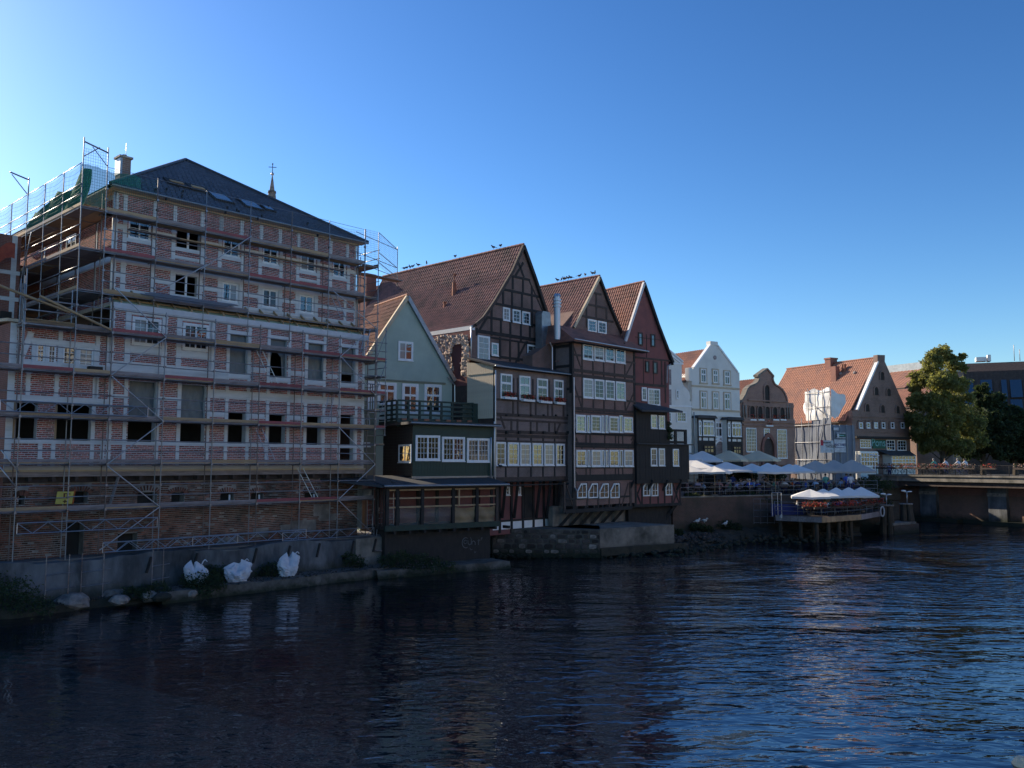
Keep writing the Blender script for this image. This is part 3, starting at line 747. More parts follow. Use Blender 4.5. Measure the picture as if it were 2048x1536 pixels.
# rear-left wing of the house (seen behind the side scaffold)
solid(-2.0, 0, 9.2, 13.6, 2.4, Z(45, 530, 9), 'b_red'); solid(-9, -2.0, 6.5, 13.6, 2.4, A.at(20, 470, 6.5)[1], 'b_red')
for xx in (-2.3, -4.6, -7.2): boxo('beam', xx - .12, xx + .12, 6.46, 6.5, 3, A.at(20, 470, 6.5)[1], LB, 'cream')
for py in (545, 598, 640): q = A.at(20, py, 6.5)[1]; boxo('beam', -9, -2.0, 6.45, 6.5, q - .1, q + .1, LB, 'cream')
p = A.at(0, 654, 6.4); q = A.at(24, 624, 6.4); boxo('dark_opening', p[0], q[0], 6.4, 6.5, p[1], q[1], LB, 'room')  # flat dark panel, the opening's shade in its colour
# pent roof frame between lower and upper front
boxo('fascia_board', xLo0 - .05, xRl + .15, LW - .18, LW - .14, zf - .27, zf, LB, 'fascia')
boxo('roof_deck', xLo0, xRl, LW - .14, LW + .05, zf - .32, zf - .27, LB, 'fascia')
g = G(); g.prism([(xLo0, zf - .1), (xRl, zf - .1), (xRl, zf - .05), (xLo0, zf - .05)], LW - .1, 0.0); g.ob('roof_deck', M['insul'], LB)
g = G(); g.add([(xLo0 + .1, LW + .1, zf + .02), (xRl - .1, LW + .1, zf + .02), (xRl - .1, -.03, zf + .62), (xLo0 + .1, -.03, zf + .62)], [(0, 1, 2, 3)]); g.ob('roof_membrane', M['insul'], LB)
k = 0; xx = xLo0 + .3
while xx < xRl - .2:
    g = G()
    g.add([(xx - .04, LW - .14, zf), (xx + .04, LW - .14, zf), (xx + .04, -.02, zf + .72), (xx - .04, -.02, zf + .72), (xx - .04, LW - .14, zf + .10), (xx + .04, LW - .14, zf + .10), (xx + .04, -.02, zf + .86), (xx - .04, -.02, zf + .86)],
          [(0, 1, 2, 3), (4, 7, 6, 5), (0, 4, 5, 1), (1, 5, 6, 2), (2, 6, 7, 3), (3, 7, 4, 0)])
    g.ob('rafter', M['wood'], LB); xx += .86
boxo('batten', xLo0, xRl, -.35, -.28, zf + .5, zf + .56, LB, 'wood'); boxo('batten', xLo0, xRl, LW + .2, LW + .27, zf + .2, zf + .26, LB, 'wood')
# annex roof
g = G(); p = zat + .16
g.add([(xA0 - .2, LW - .2, p - .15), (xLo0 - .1, LW - .2, p - .15), (xLo0 - .1, LW - .2, p - .02), (xA0 - .2, LW - .2, p - .02), (xA0 - .2, 2, p + .25), (xLo0 - .1, 2, p + .25), (xA0 - .2, 2, p + .1), (xLo0 - .1, 2, p + .1)],
      [(0, 1, 2, 3), (3, 2, 5, 4), (0, 3, 4, 6), (1, 7, 5, 2), (0, 6, 7, 1)])
g.ob('annex_roof', M['cornice'], LB)
# cornice and gutter
g = G(); g.prism([(-.1, zc0), (xR + .1, zc0), (xR + .1, z_eave), (-.1, z_eave)], -.16, .02); g.prism([(-.35, z_eave), (xR + .35, z_eave), (xR + .35, z_eave + .05), (-.35, z_eave + .05)], -.5, .02)
g.box(-.16, .0, -.16, 13.8, zc0, z_eave); g.box(-.5, .02, .02, 14, z_eave, z_eave + .05); g.ob('cornice', M['cornice'], LB)
tubeo('gutter', (-.45, -.56, z_eave + .07), (xR + .45, -.56, z_eave + .07), .065, LB, 'zinc')
tubeo('downpipe', (-.10, -.06, z_up0 - .3), (-.10, -.06, z_eave - .1), .055, LB, 'alu'); tubeo('downpipe', (xR + .08, -.06, z_up0 - .4), (xR + .08, -.06, z_eave - .1), .055, LB, 'alu')
# hipped slate roof
ex, zE = .5, z_eave + .10
ax = xR / 2; tip = A.at(371, 320, 7.4); zA = tip[1]; axx = tip[0]
def slates(pts3, name, rows):
    """stepped slate courses over a triangle (eave left, eave right, apex) or quad"""
    e0, e1, t0, t1 = [Vector(p) for p in pts3]; g = G()
    nn = (e1 - e0).cross(t0 - e0).normalized(); nn = nn if nn.z > 0 else -nn
    for r in range(rows):
        a, c = r / rows, (r + 1) / rows
        l0, l1 = e0.lerp(t0, a), e1.lerp(t1, a); u0, u1 = e0.lerp(t0, c), e1.lerp(t1, c)
        w = (l1 - l0).length; ns = max(1, int(w / .30))
        for s_ in range(ns):
            p, q = s_ / ns, (s_ + 1) / ns; o_ = .5 / ns * (r % 2)
            p2, q2 = min(1, p + o_), min(1, q + o_)
            f0 = nn * (.022 + rnd(0, .006))
            g.add([l0.lerp(l1, p2 + .002) + f0, l0.lerp(l1, q2 - .002) + f0, u0.lerp(u1, q2 - .002) + nn * .003, u0.lerp(u1, p2 + .002) + nn * .003, l0.lerp(l1, p2 + .002), l0.lerp(l1, q2 - .002)],
                  [(0, 1, 2, 3), (4, 5, 1, 0)])
    g.ob(name, M['slate'], LB, kind='stuff')
    b_ = G(); b_.add([e0 - nn * .01, e1 - nn * .01, t1 - nn * .01, t0 - nn * .01], [(0, 1, 2, 3)]); b_.ob('roof_deck', M['felt'], LB)
ap = (axx, 7.4, zA); ap2 = (axx, 9.5, zA)
slates([(-ex, -ex, zE), (xR + ex, -ex, zE), ap, ap], 'slate_roof', 34)
slates([(-ex, 14.3, zE), (-ex, -ex, zE), ap2, ap], 'slate_roof', 34)
slates([(xR + ex, -ex, zE), (xR + ex, 14.3, zE), ap, ap2], 'slate_roof', 20)
slates([(xR + ex, 14.3, zE), (-ex, 14.3, zE), ap2, ap2], 'slate_roof', 12)
g = G(); g.tube((xR + ex, -ex, zE + .05), (ap[0], ap[1], zA + .05), .09); g.tube((-ex, -ex, zE + .05), (ap[0], ap[1], zA + .05), .09); g.ob('ridge_cap', M['slate'], LB)
rn = (Vector((xR + ex, -ex, zE)) - Vector((-ex, -ex, zE))).cross(Vector(ap) - Vector((-ex, -ex, zE))).normalized()
def on_roof(px, py): return A.pl(px, py, (-ex, -ex, zE), rn)
for cx, cy, w, h_, kind in [(440, 397, .95, 1.1, 1), (500, 411, .95, 1.1, 1), (536, 419, .5, .5, 1), (352, 368, .9, .8, 0), (395, 379, .9, .8, 0)]:
    p = on_roof(cx, cy); t = Vector((1, 0, 0)); s_ = rn.cross(t).normalized(); s_ = s_ if s_.z > 0 else -s_
    def rect(g, w, h_, lo, hi, mi): 
        c = [p - t * w / 2 - s_ * h_ / 2, p + t * w / 2 - s_ * h_ / 2, p + t * w / 2 + s_ * h_ / 2, p - t * w / 2 + s_ * h_ / 2]
        g.add([q + rn * lo for q in c] + [q + rn * hi for q in c], [(4, 5, 6, 7), (0, 1, 5, 4), (1, 2, 6, 5), (2, 3, 7, 6), (3, 0, 4, 7)], mi)
    up = 1 if rn.z > 0 else -1; rn_ = rn * up
    g = G(); rect(g, w + .2, h_ + .2, 0, .10 * up, 0)
    fo = g.ob('skylight' if kind else 'skylight_opening', M['dark'], LB)
    if kind: g = G(); rect(g, w, h_, .10 * up, .115 * up, 0); g.ob('pane', M['glass'], fo)
    else:
        g = G(); rect(g, w * .8, .25, .10 * up, .15 * up, 0); g.ob('sheet', M['plank_ochre'], fo)
random.seed(11)
for i in range(16):
    px = rnd(300, 640); py = 372 + (px - 300) * .22 + rnd(-5, 35) - 5
    if py > 320 + abs(px - 371) * .47 + 8:
        p = on_roof(px, py); g = G(); g.box(p.x - .03, p.x + .03, p.y - .12, p.y, p.z + .02, p.z + .14); g.ob('roof_hook', M['dark'], LB)
# chimney
CH = Vector(A.pl(251, 338, (-ex, -ex, zE), Vector((0, 1, 0)).cross(Vector(ap) - Vector((-ex, -ex, zE))).normalized()))
CH.y = max(3.0, min(8, CH.y)); p = A.at(251, 338, CH.y); g = G(); cw = .27; zt = A.at(251, 316, CH.y)[1]
g.box(p[0] - cw, p[0] + cw, CH.y, CH.y + .6, p[1] - 2.5, zt); g.ob('chimney', M['b_gable'], LB)
g = G(); g.box(p[0] - cw - .08, p[0] + cw + .08, CH.y - .08, CH.y + .68, zt, zt + .1); g.tube((p[0] + .05, CH.y + .3, zt + .1), (p[0] + .05, CH.y + .3, zt + .25), .12, 8); g.ob('chimney_cap', M['stone'], LB)
boxo('chimney_lit_flashing', p[0] - cw - .02, p[0] - cw + .1, CH.y - .02, CH.y + .62, p[1] - .3, zt - .02, LB, 'zinc')  # pale zinc strip: flashing plus the chimney's sunlit left side, by colour
tubeo('lightning_rod', (p[0] + .2, CH.y + .5, zt), (p[0] + .2, CH.y + .5, zt + 1.0), .012, LB, 'alu')
# old basement wall under the jettied front
yb = -.45; zbw = 1.9
arch = []
for a, b_, t_, c in ((146, 176, 983, 1007), (275, 314, 985, 1012), (343, 369, 985, 1012), (441, 468, 986, 1004), (502, 527, 986, 1004), (609, 636, 985, 1002), (38, 50, 988, 1010)):
    xa, zt_ = A.at(a, t_, yb); xb, _ = A.at(b_, t_, yb); _, zb_ = A.at(a, c, yb); arch.append((xa, xb, zb_, zt_))
low = [(A.at(134, 1050, yb)[0], A.at(168, 1050, yb)[0], zbw, A.at(134, 1046, yb)[1]), (A.at(236, 1060, yb)[0], A.at(275, 1060, yb)[0], zbw, A.at(236, 1068, yb)[1])]
holed(xA0 - 1, xRl, zbw - .3, zbot, arch + low, yb + .006, .5).ob('basement_wall', [M['oldmortar']], LB)
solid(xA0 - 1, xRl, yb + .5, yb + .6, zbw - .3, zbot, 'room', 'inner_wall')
exb = list(arch) + low
for (a, b_, c, d) in arch:
    exb.append((a - .12, b_ + .12, d - .05, d + .34)); g = G(); nn = 11; cx = (a + b_) / 2; rr = (b_ - a) / 2 + .06
    for i in range(nn):
        t = math.pi * (.12 + .76 * i / (nn - 1)); ca, sa = math.cos(t), math.sin(t)
        p0 = (cx + rr * ca, d - .15 + rr * .45 * sa); p1 = (cx + (rr + .2) * ca, d - .15 + (rr * .45 + .24) * sa)
        g.add(*diag(p0[0], p0[1], p1[0], p1[1], .07, yb - .03 + rnd(0, .015), yb + .02))
    g.ob('brick_arch', M['oldbrick'], LB)
exb.append((xA0 - 1, xRl, zbot - .62, zbot)); 
for i in range(7): q = rnd(xA0, xRl - 2); w_ = rnd(.8, 2.2); zz = rnd(2.0, 3.3); exb.append((q, q + w_, zz, zz + rnd(.2, .6)))
bb = lay(xA0 - 1, xRl, zbw - .1, zbot - .6, exb, yb, bl=.22, bh=.066, j=.026)
put_bricks(LB, [t for t in bb if rnd(0, 1) > .06], yb, 0, 'oldbrick', proud=.025)
boxo('sill_beam', xA0 - 1, xRl, yb - .1, yb + .1, zbot - .62, zbot - .32, LB, 'dark2')
boxo('jetty_board', xA0 - .5, xRl + .1, LW - .02, yb + .1, zbot - .36, zbot - .1, LB, 'plank_grey')
boxo('gutter_board', xA0 - .5, xRl + .1, LW - .14, LW - .02, zbot - .14, zbot - .06, LB, 'cornice')
xx = xA0
while xx < xRl: boxo('joist_end', xx, xx + .14, LW - .10, yb, zbot - .56, zbot - .37, LB, 'dark2'); xx += .95
for (a, b_, c, d) in arch[3:6]: boxo('window_frame', b_ - .22, b_ - .14, yb + .1, yb + .16, c, d - .1, LB, 'white')
solid(xR - .2, xRl + .05, .0, 4, 2.4, zf - .3, 'b_red')

# retaining wall in front of the basement
RW = A.root('retaining_wall', 'stained grey rendered retaining wall at the foot of the scaffolded house', 'retaining wall')
g = G(); xs = [xA0 - 6 + i * .5 for i in range(int((xRl + 7.6 - xA0) / .5))]; vs = []
for x in xs:
    zt = 2.0 + .10 * math.sin(x * .9) + rnd(-.05, .05)
    vs += [(x, -1.5, zt), (x, -2.35 + rnd(-.03, .03), zt), (x, -2.38 + rnd(-.03, .03), 1.1), (x, -2.42, -.4)]
g.add(vs, [(4 * i + j, 4 * i + 4 + j, 4 * i + 5 + j, 4 * i + 1 + j) for i in range(len(xs) - 1) for j in range(3)]); g.ob('wall_face', M['wallgrey'], RW)
boxo('pale_patch', xRl - 1.6, xRl + .9, -2.47, -2.36, .35, 1.98, RW, 'concrete')
for x in (1.2, 3.4, 6.5, 8.4, 10.2, 12.4, 13.9): g = G(); g.bar((x, -2.5, 1.9), (x - .22, -2.55, 1.2), .09, .09); g.ob('wall_anchor', M['dark'], RW)
g = G(); g.tube((xRl - .5, -2.4, 1.3), (xRl + .0, -2.75, 1.22), .05); g.ob('drain_pipe', M['rust'], RW)
boxo('basement_floor', xA0 - 6, xRl + 1.2, -2.3, yb + .6, 1.2, 1.9, RW, 'concrete')

# ================================================================ scaffold
SF = A.root('front_scaffold', 'tall tube scaffold with board decks across the front of the big brick house', 'scaffold')
px_lo = [46, 149, 223, 330, 429.5, 520, 605, 680, 751]
xs_lo = [X(p_, 700, OUT) for p_ in px_lo]; xs_lo = [2 * xs_lo[0] - xs_lo[1]] + xs_lo
OU = -1.05
px_up = [(210, 450), (314, 420), (412, 430), (500.5, 450), (583, 470), (658, 500), (729, 520)]
xs_up = [X(a, b_, OU) for a, b_ in px_up]
lev = [A.at(223, q, OUT)[1] for q in (1017, 927, 838, 750, 664)]
levu = [A.at(212, q, OU)[1] for q in (586, 503, 422)]
zbase = 2.0
def post(x, y, z0, z1, par=None, m='steel'): return tubeo('post', (x, y, z0), (x, y, z1), .026, par or SF, m)
random.seed(3)
cols_ = ['plank_grey', 'plank_red', 'plank_grey', 'plank_ochre', 'plank_grey']
def bay(par, a, b_, y0, y1, z, toe=True, m=None, rails=True, along='x', out=-1, nb=2):
    """one deck bay: two boards, a toe board and two guard rails"""
    m = m or random.choice(cols_)
    w = (y1 - y0) / nb
    def bx(nm, p0, p1, q0, q1, zz0, zz1, mm):
        return boxo(nm, p0, p1, q0, q1, zz0, zz1, par, mm) if along == 'x' else boxo(nm, q0, q1, p0, p1, zz0, zz1, par, mm)
    def tb(nm, p0, q0, p1, q1, zz, r=.024): 
        a_, b2 = ((p0, q0, zz), (p1, q1, zz)) if along == 'x' else ((q0, p0, zz), (q1, p1, zz)); return tubeo(nm, a_, b2, r, par)
    for i in range(nb): bx('plank', a + .02, b_ - .02, y0 + i * w + .01, y0 + (i + 1) * w - .01, z, z + .05, 'plank_grey' if random.random() < .7 else 'plank_ochre')
    yo = y0 - .02 if out < 0 else y1 - .01
    if toe: bx('toe_board', a + .03, b_ - .03, yo, yo + .03, z + .055, z + .055 + .135, m)
    yr = y0 - .045 if out < 0 else y1 + .045
    if rails:
        for dz in (.55, 1.03): tb('guard_rail', a - .05, yr, b_ + .05, yr, z + dz + rnd(-.02, .02))
    tb('ledger', a, y0 + .03, b_, y0 + .03, z - .03); tb('ledger', a, y1 - .03, b_, y1 - .03, z - .03)
def cross(par, x, y0, y1, z, along='x'):
    a_, b2 = ((x, y0, z), (x, y1, z)) if along == 'x' else ((y0, x, z), (y1, x, z)); tubeo('transom', a_, b2, .024, par)
y_in = LW - .2
for i, x in enumerate(xs_lo):
    ztop = lev[4] + (1.2 if i > 2 else 2.3); 
    if i == 0: ztop = lev[3] + 1
    post(x, OUT - .02, zbase if i not in (4, 5) else .4, ztop, m='steel' if i % 3 else 'rust'); post(x + .12, y_in, zbase, lev[4] + (.1 if i > 2 else 1.8), m='rust' if i % 2 else 'steel')
    for z in lev: cross(SF, x, OUT, y_in, z - .07)
cm = {0: ['plank_ochre', 'plank_ochre', 'plank_grey', 'plank_grey', 'plank_grey', 'plank_grey', 'plank_red', 'plank_red', 'plank_grey'],
      1: ['plank_grey', 'plank_grey', 'plank_grey', 'plank_grey', 'plank_grey', 'plank_ochre', 'plank_grey', 'plank_grey', 'plank_grey'],
      2: ['plank_grey', 'plank_ochre', 'plank_grey', 'plank_grey', 'plank_ochre', 'plank_ochre', 'plank_red', 'plank_ochre', 'plank_ochre'],
      3: ['plank_grey', 'plank_red', 'plank_ochre', 'plank_grey', 'plank_red', 'plank_grey', 'plank_red', 'plank_grey', 'plank_red'],
      4: ['plank_grey', 'plank_ochre', 'plank_grey', 'plank_red', 'plank_grey', 'plank_ochre', 'plank_grey', 'plank_red', 'plank_red']}
for li, z in enumerate(lev):
    for i in range(len(xs_lo) - 1):
        if li == 4 and i < 1: continue
        bay(SF, xs_lo[i], xs_lo[i + 1], OUT, y_in, z, m=cm[li][i])
for i, x in enumerate(xs_up):
    post(x, OU - .02, levu[0] - 1.3 if i else lev[4] + .2, levu[2] + (3.0 if i in (0,) else 2.1), m='rust' if i % 3 == 1 else 'steel'); post(x + .15, -.28, levu[0] - .6, levu[2] + .1 if i else levu[2] + 1.0, m='rust')
    for z in levu: cross(SF, x, OU, -.28, z - .07)
cu = [['plank_ochre', 'plank_grey', 'plank_grey', 'plank_grey', 'plank_grey', 'plank_grey'], ['plank_red', 'plank_grey', 'plank_grey', 'plank_red', 'plank_red', 'plank_grey'], ['plank_ochre', 'plank_grey', 'plank_red', 'plank_grey', 'plank_ochre', 'plank_grey']]
for li, z in enumerate(levu):
    for i in range(6): bay(SF, xs_up[i], xs_up[i + 1], OU, -.3, z, m=cu[li][i], rails=li < 2, toe=li > 0 or i < 3)
for i in range(6): tubeo('guard_rail', (xs_up[i], OU - .05, levu[2] + 2.05), (xs_up[i + 1], OU - .05, levu[2] + 2.05), .012, SF)
# narrow inner walkway at mid height of the top window row, on brackets
zmid = Z(300, 471)
for i in range(1, 6): boxo('plank', xs_up[i] - 1.0, xs_up[i + 1] - 1.0, -.45, -.15, zmid - 1.0 * 0, zmid + .05, SF, 'plank_grey' if i % 2 else 'plank_ochre')
# diagonal braces (pixel ends on the outer planes)
def brace(p0, p1, y, par=SF, r=.026, nm='brace', m='alu'):
    a_ = A.at(*p0, y); b_ = A.at(*p1, y); tubeo(nm, (a_[0], y, a_[1]), (b_[0], y, b_[1]), r, par, m)
for p0, p1 in ((n3(215, 250), n3(925, 940)), (n3(925, 945), n3(160, 1465)), ((223, 752), (326, 842)), (k3(920, 415), k3(610, 650)), (k3(610, 660), k3(905, 890)), (k3(905, 895), k3(565, 1140)),
               (n4(1560, 990), n4(1985, 1470)), (n4(1450, 140), n4(2000, 620)), (k4(915, 475), k4(1135, 700)), (k4(1135, 705), k4(915, 915)), (k4(915, 925), k4(1135, 1140)), (n4(1540, 980), n4(1840, 720)), ((2, 900), (38, 945)), ((0, 934), (30, 972))):
    brace(p0, p1, OUT - .08)
for p0, p1 in ((n2(1490, 1320), n3(830, 290)), (k2(360, 600), k2(5, 835)),): brace(p0, p1, OU - .08)
brace((-30, 560), (140, 625), OUT - .2, nm='timber_prop', r=.06, m='wood'); brace((80, 592), (222, 660), OUT - .25, nm='timber_prop', r=.06, m='wood')
# lattice girders
def girder(p0, p1, y, hh=.42, nm='lattice_girder'):
    a_ = A.at(*p0, y); b_ = A.at(*p1, y); g = G(); L = b_[0] - a_[0]; s_ = (b_[1] - a_[1]) / L; n_ = max(2, int(L / .55))
    f = lambda x, dz: (a_[0] + x, y, a_[1] + x * s_ + dz)
    g.tube(f(0, 0), f(L, 0), .022, 5); g.tube(f(0, hh), f(L, hh), .022, 5); g.tube(f(0, 0), f(0, hh), .018, 5); g.tube(f(L, 0), f(L, hh), .018, 5)
    for i in range(n_): g.tube(f(L * i / n_, 0 if i % 2 else hh), f(L * (i + 1) / n_, hh if i % 2 else 0), .015, 5)
    g.ob(nm, M['alu'], SF)
for y_ in (OUT - .12, y_in + .1):
    girder(k3(0, 345), k3(840, 380), y_, .44)
    girder(o7(215, 1205), (314, 1054), y_, .44)
    girder((205, 1105), (475, 1086), y_, .42); girder((385, 1092), (612, 1075), y_, .42); girder((565, 1082), (748, 1070), y_, .42)
# access ladders leaning between decks
def ladder(a_, b_, par, name='ladder', w=.36, m='alu', lab=None, cat=None, group=None, n_=None):
    a_, b_ = Vector(a_), Vector(b_); d = b_ - a_; s_ = Vector((1, 0, 0)) * w / 2 if abs(d.normalized().x) < .8 else Vector((0, 1, 0)) * w / 2
    g = G(); g.tube(a_ - s_, b_ - s_, .02, 5); g.tube(a_ + s_, b_ + s_, .02, 5)
    n_ = n_ or int(d.length / .28)
    for i in range(1, n_): c = a_.lerp(b_, i / n_); g.tube(c - s_, c + s_, .014, 4)
    return g.ob(name, M[m], par)
def lad(p0, p1, y, **kw): a_ = A.at(*p0, y); b_ = A.at(*p1, y); return ladder((a_[0], y - .2, a_[1]), (b_[0], y + .2, b_[1]), SF, **kw)
lad((546, 767), (523, 700), OUT + .3); lad((646, 847), (668, 787), OUT + .3); lad((540, 922), (519, 850), OUT + .3); lad((626, 995), (604, 935), OUT + .3); lad((722, 706), (740, 656), OUT + .3); lad((684, 640), (667, 581), OU + .3); lad((735, 1060), (744, 1000), OUT + .3)
# steel frames standing on the ledge
for px, w_ in ((113, .9), (183, .9), (313, .5)):
    a_ = A.at(px, 1150, -2.6); g = G()
    for dx in (-w_ / 2, w_ / 2): g.tube((a_[0] + dx, -2.7, .35), (a_[0] + dx, -2.7, 2.3), .02, 5)
    for zz in (.9, 1.5): g.tube((a_[0] - w_ / 2, -2.7, zz), (a_[0] + w_ / 2 + .3, -2.7, zz + .05), .016, 5)
    g.ob('base_frame', M['steel'], SF)
# stack of tubes on the pent roof
g = G()
for i in range(9): y_ = -1.7 + (i % 3) * .07; z_ = A.at(300, 590, -1.7)[1] + (i // 3) * .06; g.tube((X(280 + i * 3, 590, -1.7), y_, z_), (X(455 + i * 3, 620, -1.7), y_, z_), .024, 5)
tag(g.ob('tube_bundle', M['alu'], None, A.O), 'bundle of bright scaffold tubes lying on brackets above the pent roof', 'scaffold tubes').rotation_euler.z = A.rz
# couplers: small clamps at the nodes
g = G()
for x in xs_lo:
    for z in lev:
        for dz in (-.03, .55, 1.03): g.box(x - .05, x + .05, OUT - .09, OUT + .02, z + dz - .045, z + dz + .045)
for x in xs_up:
    for z in levu:
        for dz in (-.03, .55, 1.03): g.box(x - .05, x + .05, OU - .09, OU + .02, z + dz - .045, z + dz + .045)
g.ob('couplers', M['steel'], SF, kind='stuff')
# --- safety netting over the eave
def net(par, P, nx, nz_, m, r=.006, name='safety_net'):
    g = G()
    for i in range(nx + 1):
        for j in range(nz_): g.tube(P(i / nx, j / nz_), P(i / nx, (j + 1) / nz_), r, 3, cap=False)
    for j in range(nz_ + 1):
        for i in range(0, nx): g.tube(P(i / nx, j / nz_), P((i + 1) / nx, j / nz_), r, 3, cap=False)
    return g.ob(name, M[m], par, kind='stuff')
zt_ = levu[2] + 2.0
for i in range(6):
    a_, b_ = xs_up[i], xs_up[i + 1]
    net(SF, lambda s_, t, a_=a_, b_=b_: (a_ + (b_ - a_) * s_, OU + .12 * math.sin(s_ * 3.1) * math.sin(t * 3), levu[2] + .2 + (zt_ - levu[2] - .2 - .12 * math.sin(s_ * math.pi)) * t), 24, 14 if i > 2 else 10, 'netgrey' if i > 0 else 'net')

# --- side scaffold, left face of the house
SS = A.root('side_scaffold', 'tube scaffold along the left flank of the big brick house, rails glinting in the sun', 'scaffold')
XO, XI = A.at(163, 400, OU)[0], -.35
ys = [OU, 1.2, 3.6, 6.0, 8.4, 10.8, 13.2]
for i, y in enumerate(ys):
    post(XO, y, lev[4] + .1 if i < 4 else 4, levu[2] + (3.2 if i == 0 else 2.1), SS); post(XI, y + .1, lev[4] + .2, levu[2] + .1, SS, 'rust')
    for z in levu + [lev[4]]: tubeo('transom', (XO, y, z - .07), (XI, y, z - .07), .024, SS)
for z in levu + [lev[4] + .1]:
    for i in range(len(ys) - 1):
        bay(SS, ys[i], ys[i + 1], XO, XI, z, m='plank_grey' if i % 3 else 'plank_ochre', along='y', out=-1)
for i in range(len(ys) - 1):
    tubeo('guard_rail', (XO - .05, ys[i], zt_), (XO - .05, ys[i + 1], zt_), .02, SS)
    net(SS, lambda s_, t, i=i: (XO + .1 * math.sin(s_ * 3.1) * math.sin(t * 3), ys[i] + (ys[i + 1] - ys[i]) * s_, levu[2] + .2 + (zt_ - levu[2] - .2 - .1 * math.sin(s_ * math.pi)) * t), 16, 9, 'net' if i < 2 else 'netgrey')
tubeo('portal_rail', (XO, OU, levu[2] + 3.0), (xs_up[0], OU, levu[2] + 2.75), .04, SS); tubeo('portal_brace', (XO, OU, levu[2] + 2.3), (XO + .7, OU, levu[2] + 2.9), .022, SS); tubeo('portal_brace', (xs_up[0], OU, levu[2] + 2.1), (xs_up[0] - .7, OU, levu[2] + 2.85), .022, SS)
net(SS, lambda s_, t: (XO + (xs_up[0] - XO) * s_, OU, levu[2] + .3 + 2.4 * t), 10, 18, 'net')
# portal arm further back
tubeo('portal_rail', (XO - .9, 6.0, levu[2] + 3.0), (XO, 6.0, levu[2] + 2.8), .04, SS); tubeo('portal_brace', (XO - .8, 6.0, levu[2] + 2.9), (XO, 6, levu[2] + 2.0), .025, SS); tubeo('post', (XO, 6, levu[2] + 2), (XO, 6, levu[2] + 2.9), .03, SS)
tubeo('brace', (XO - .08, 7.6, lev[4] + .5), (XO - .08, 5.0, levu[2] - .1), .026, SS, 'alu')
# frames standing on the annex roof and left of it
for i, x_ in enumerate((X(46, 650, OUT), X(38, 650, y_in))): tubeo('post', (x_, OUT + .0 if i == 0 else y_in, lev[3]), (x_, OUT if i == 0 else y_in, lev[4] + 2.0), .026, SF)
bay(SF, X(47, 640, OUT), xs_lo[2], OUT, y_in, lev[4] + .02, m='plank_ochre')

# --- return scaffold, right end
SR = A.root('return_scaffold', 'narrow scaffold tower with netting at the right corner of the big brick house', 'scaffold')
XA, XB = xs_up[-1], X(757, 520, OU)
yr = [OU, .7, 2.4]
xp = [XA + .05, XB]
for y in yr:
    for j, x in enumerate(xp): post(x, y, lev[2] if j else lev[4], levu[2] + 2.1 if y == OU else levu[2] + .9, SR)
    for z in levu + lev[3:]: tubeo('transom', (xp[0], y, z - .07), (xp[1], y, z - .07), .024, SR)
for z in levu + lev[3:]:
    bay(SR, yr[0], yr[1], xp[0] + .1, xp[1], z, along='y', out=1, m='plank_grey'); bay(SR, yr[1], yr[2], xp[0] + .1, xp[1], z, along='y', out=1, m='plank_grey')
xe = X(795, 500, 1.4)
for y in (1.4,): post(xe, y, levu[2] - .3, levu[2] + 2.3, SR)
for dz in (.3, .9, 2.1): tubeo('guard_rail', (xe, 1.4, levu[2] + dz), (XA, -.2, levu[2] + dz), .022, SR); tubeo('guard_rail', (XB, OU, levu[2] + dz), (xe, 1.4, levu[2] + dz), .022, SR)
boxo('plank', XB - .05, xe + .05, .9, 1.5, levu[2] - .02, levu[2] + .03, SR, 'plank_grey')
net(SR, lambda s_, t: (XA + (XB - XA) * s_, OU, levu[2] + .1 + 2.0 * t), 10, 16, 'netgrey')
net(SR, lambda s_, t: (XB + (xe - .15 - XB) * s_, OU + 2.3 * s_, levu[2] + .1 + 2.0 * t), 14, 16, 'netgrey')
xl = xs_lo[-1]
for dx, y in ((.0, OUT), (.75, OUT), (.75, y_in), (.0, y_in + .8), (.75, y_in + .8)): post(xl + dx, y, lev[2] - .4, lev[4] + 2.0, SR)
for z in lev[2:]:
    bay(SR, xl, xl + .75, OUT, y_in, z, m='plank_red'); bay(SR, OUT, y_in + .8, xl, xl + .75, z - .9, along='y', out=1, m='plank_grey', toe=False)
for z0_, z1_ in zip([lev[2]] + lev[2:], lev[2:] + [lev[4] + 1.8]):
    tubeo('brace', (xl, OUT - .07, z0_), (xl + .75, OUT - .07, z1_), .022, SR)
ladder((xl + .1, OUT - .25, .6), (xl + .35, OUT - .3, 3.6), SR)
ladder((xl + .4, y_in + .3, lev[2]), (xl + .4, y_in + .6, lev[3]), SR)

# green covers on the roof corner, red covers low left
def cloth(name, P, nx, nz_, m, par=None, lab=None, cat=None, group=None, loc=None):
    g = G(); vs = [Vector(P(i / nx, j / nz_)) for j in range(nz_ + 1) for i in range(nx + 1)]
    g.add(vs, [(j * (nx + 1) + i, j * (nx + 1) + i + 1, (j + 1) * (nx + 1) + i + 1, (j + 1) * (nx + 1) + i) for j in range(nz_) for i in range(nx)])
    o = g.ob(name, M[m], par, loc or (0, 0, 0), smooth=True)
    if lab: tag(o, lab, cat, group); o.rotation_euler.z = A.rz
    return o
tz = Z(200, 340, -.4); 
cloth('green_tarp', lambda s_, t: (X(140, 360, .5) + (X(262, 350, .5) - X(140, 360, .5)) * s_, -.75 + .05 * math.sin(s_ * 40) + .1 * t, (z_eave + .12 if s_ > .42 else levu[2] + .2) * (1 - t) + tz * t + .05 * math.sin(s_ * 9) * t), 60, 6, 'green_gauze', None, 'green tarpaulin draped over the left roof corner of the scaffolded house', 'tarpaulin', None, A.O)
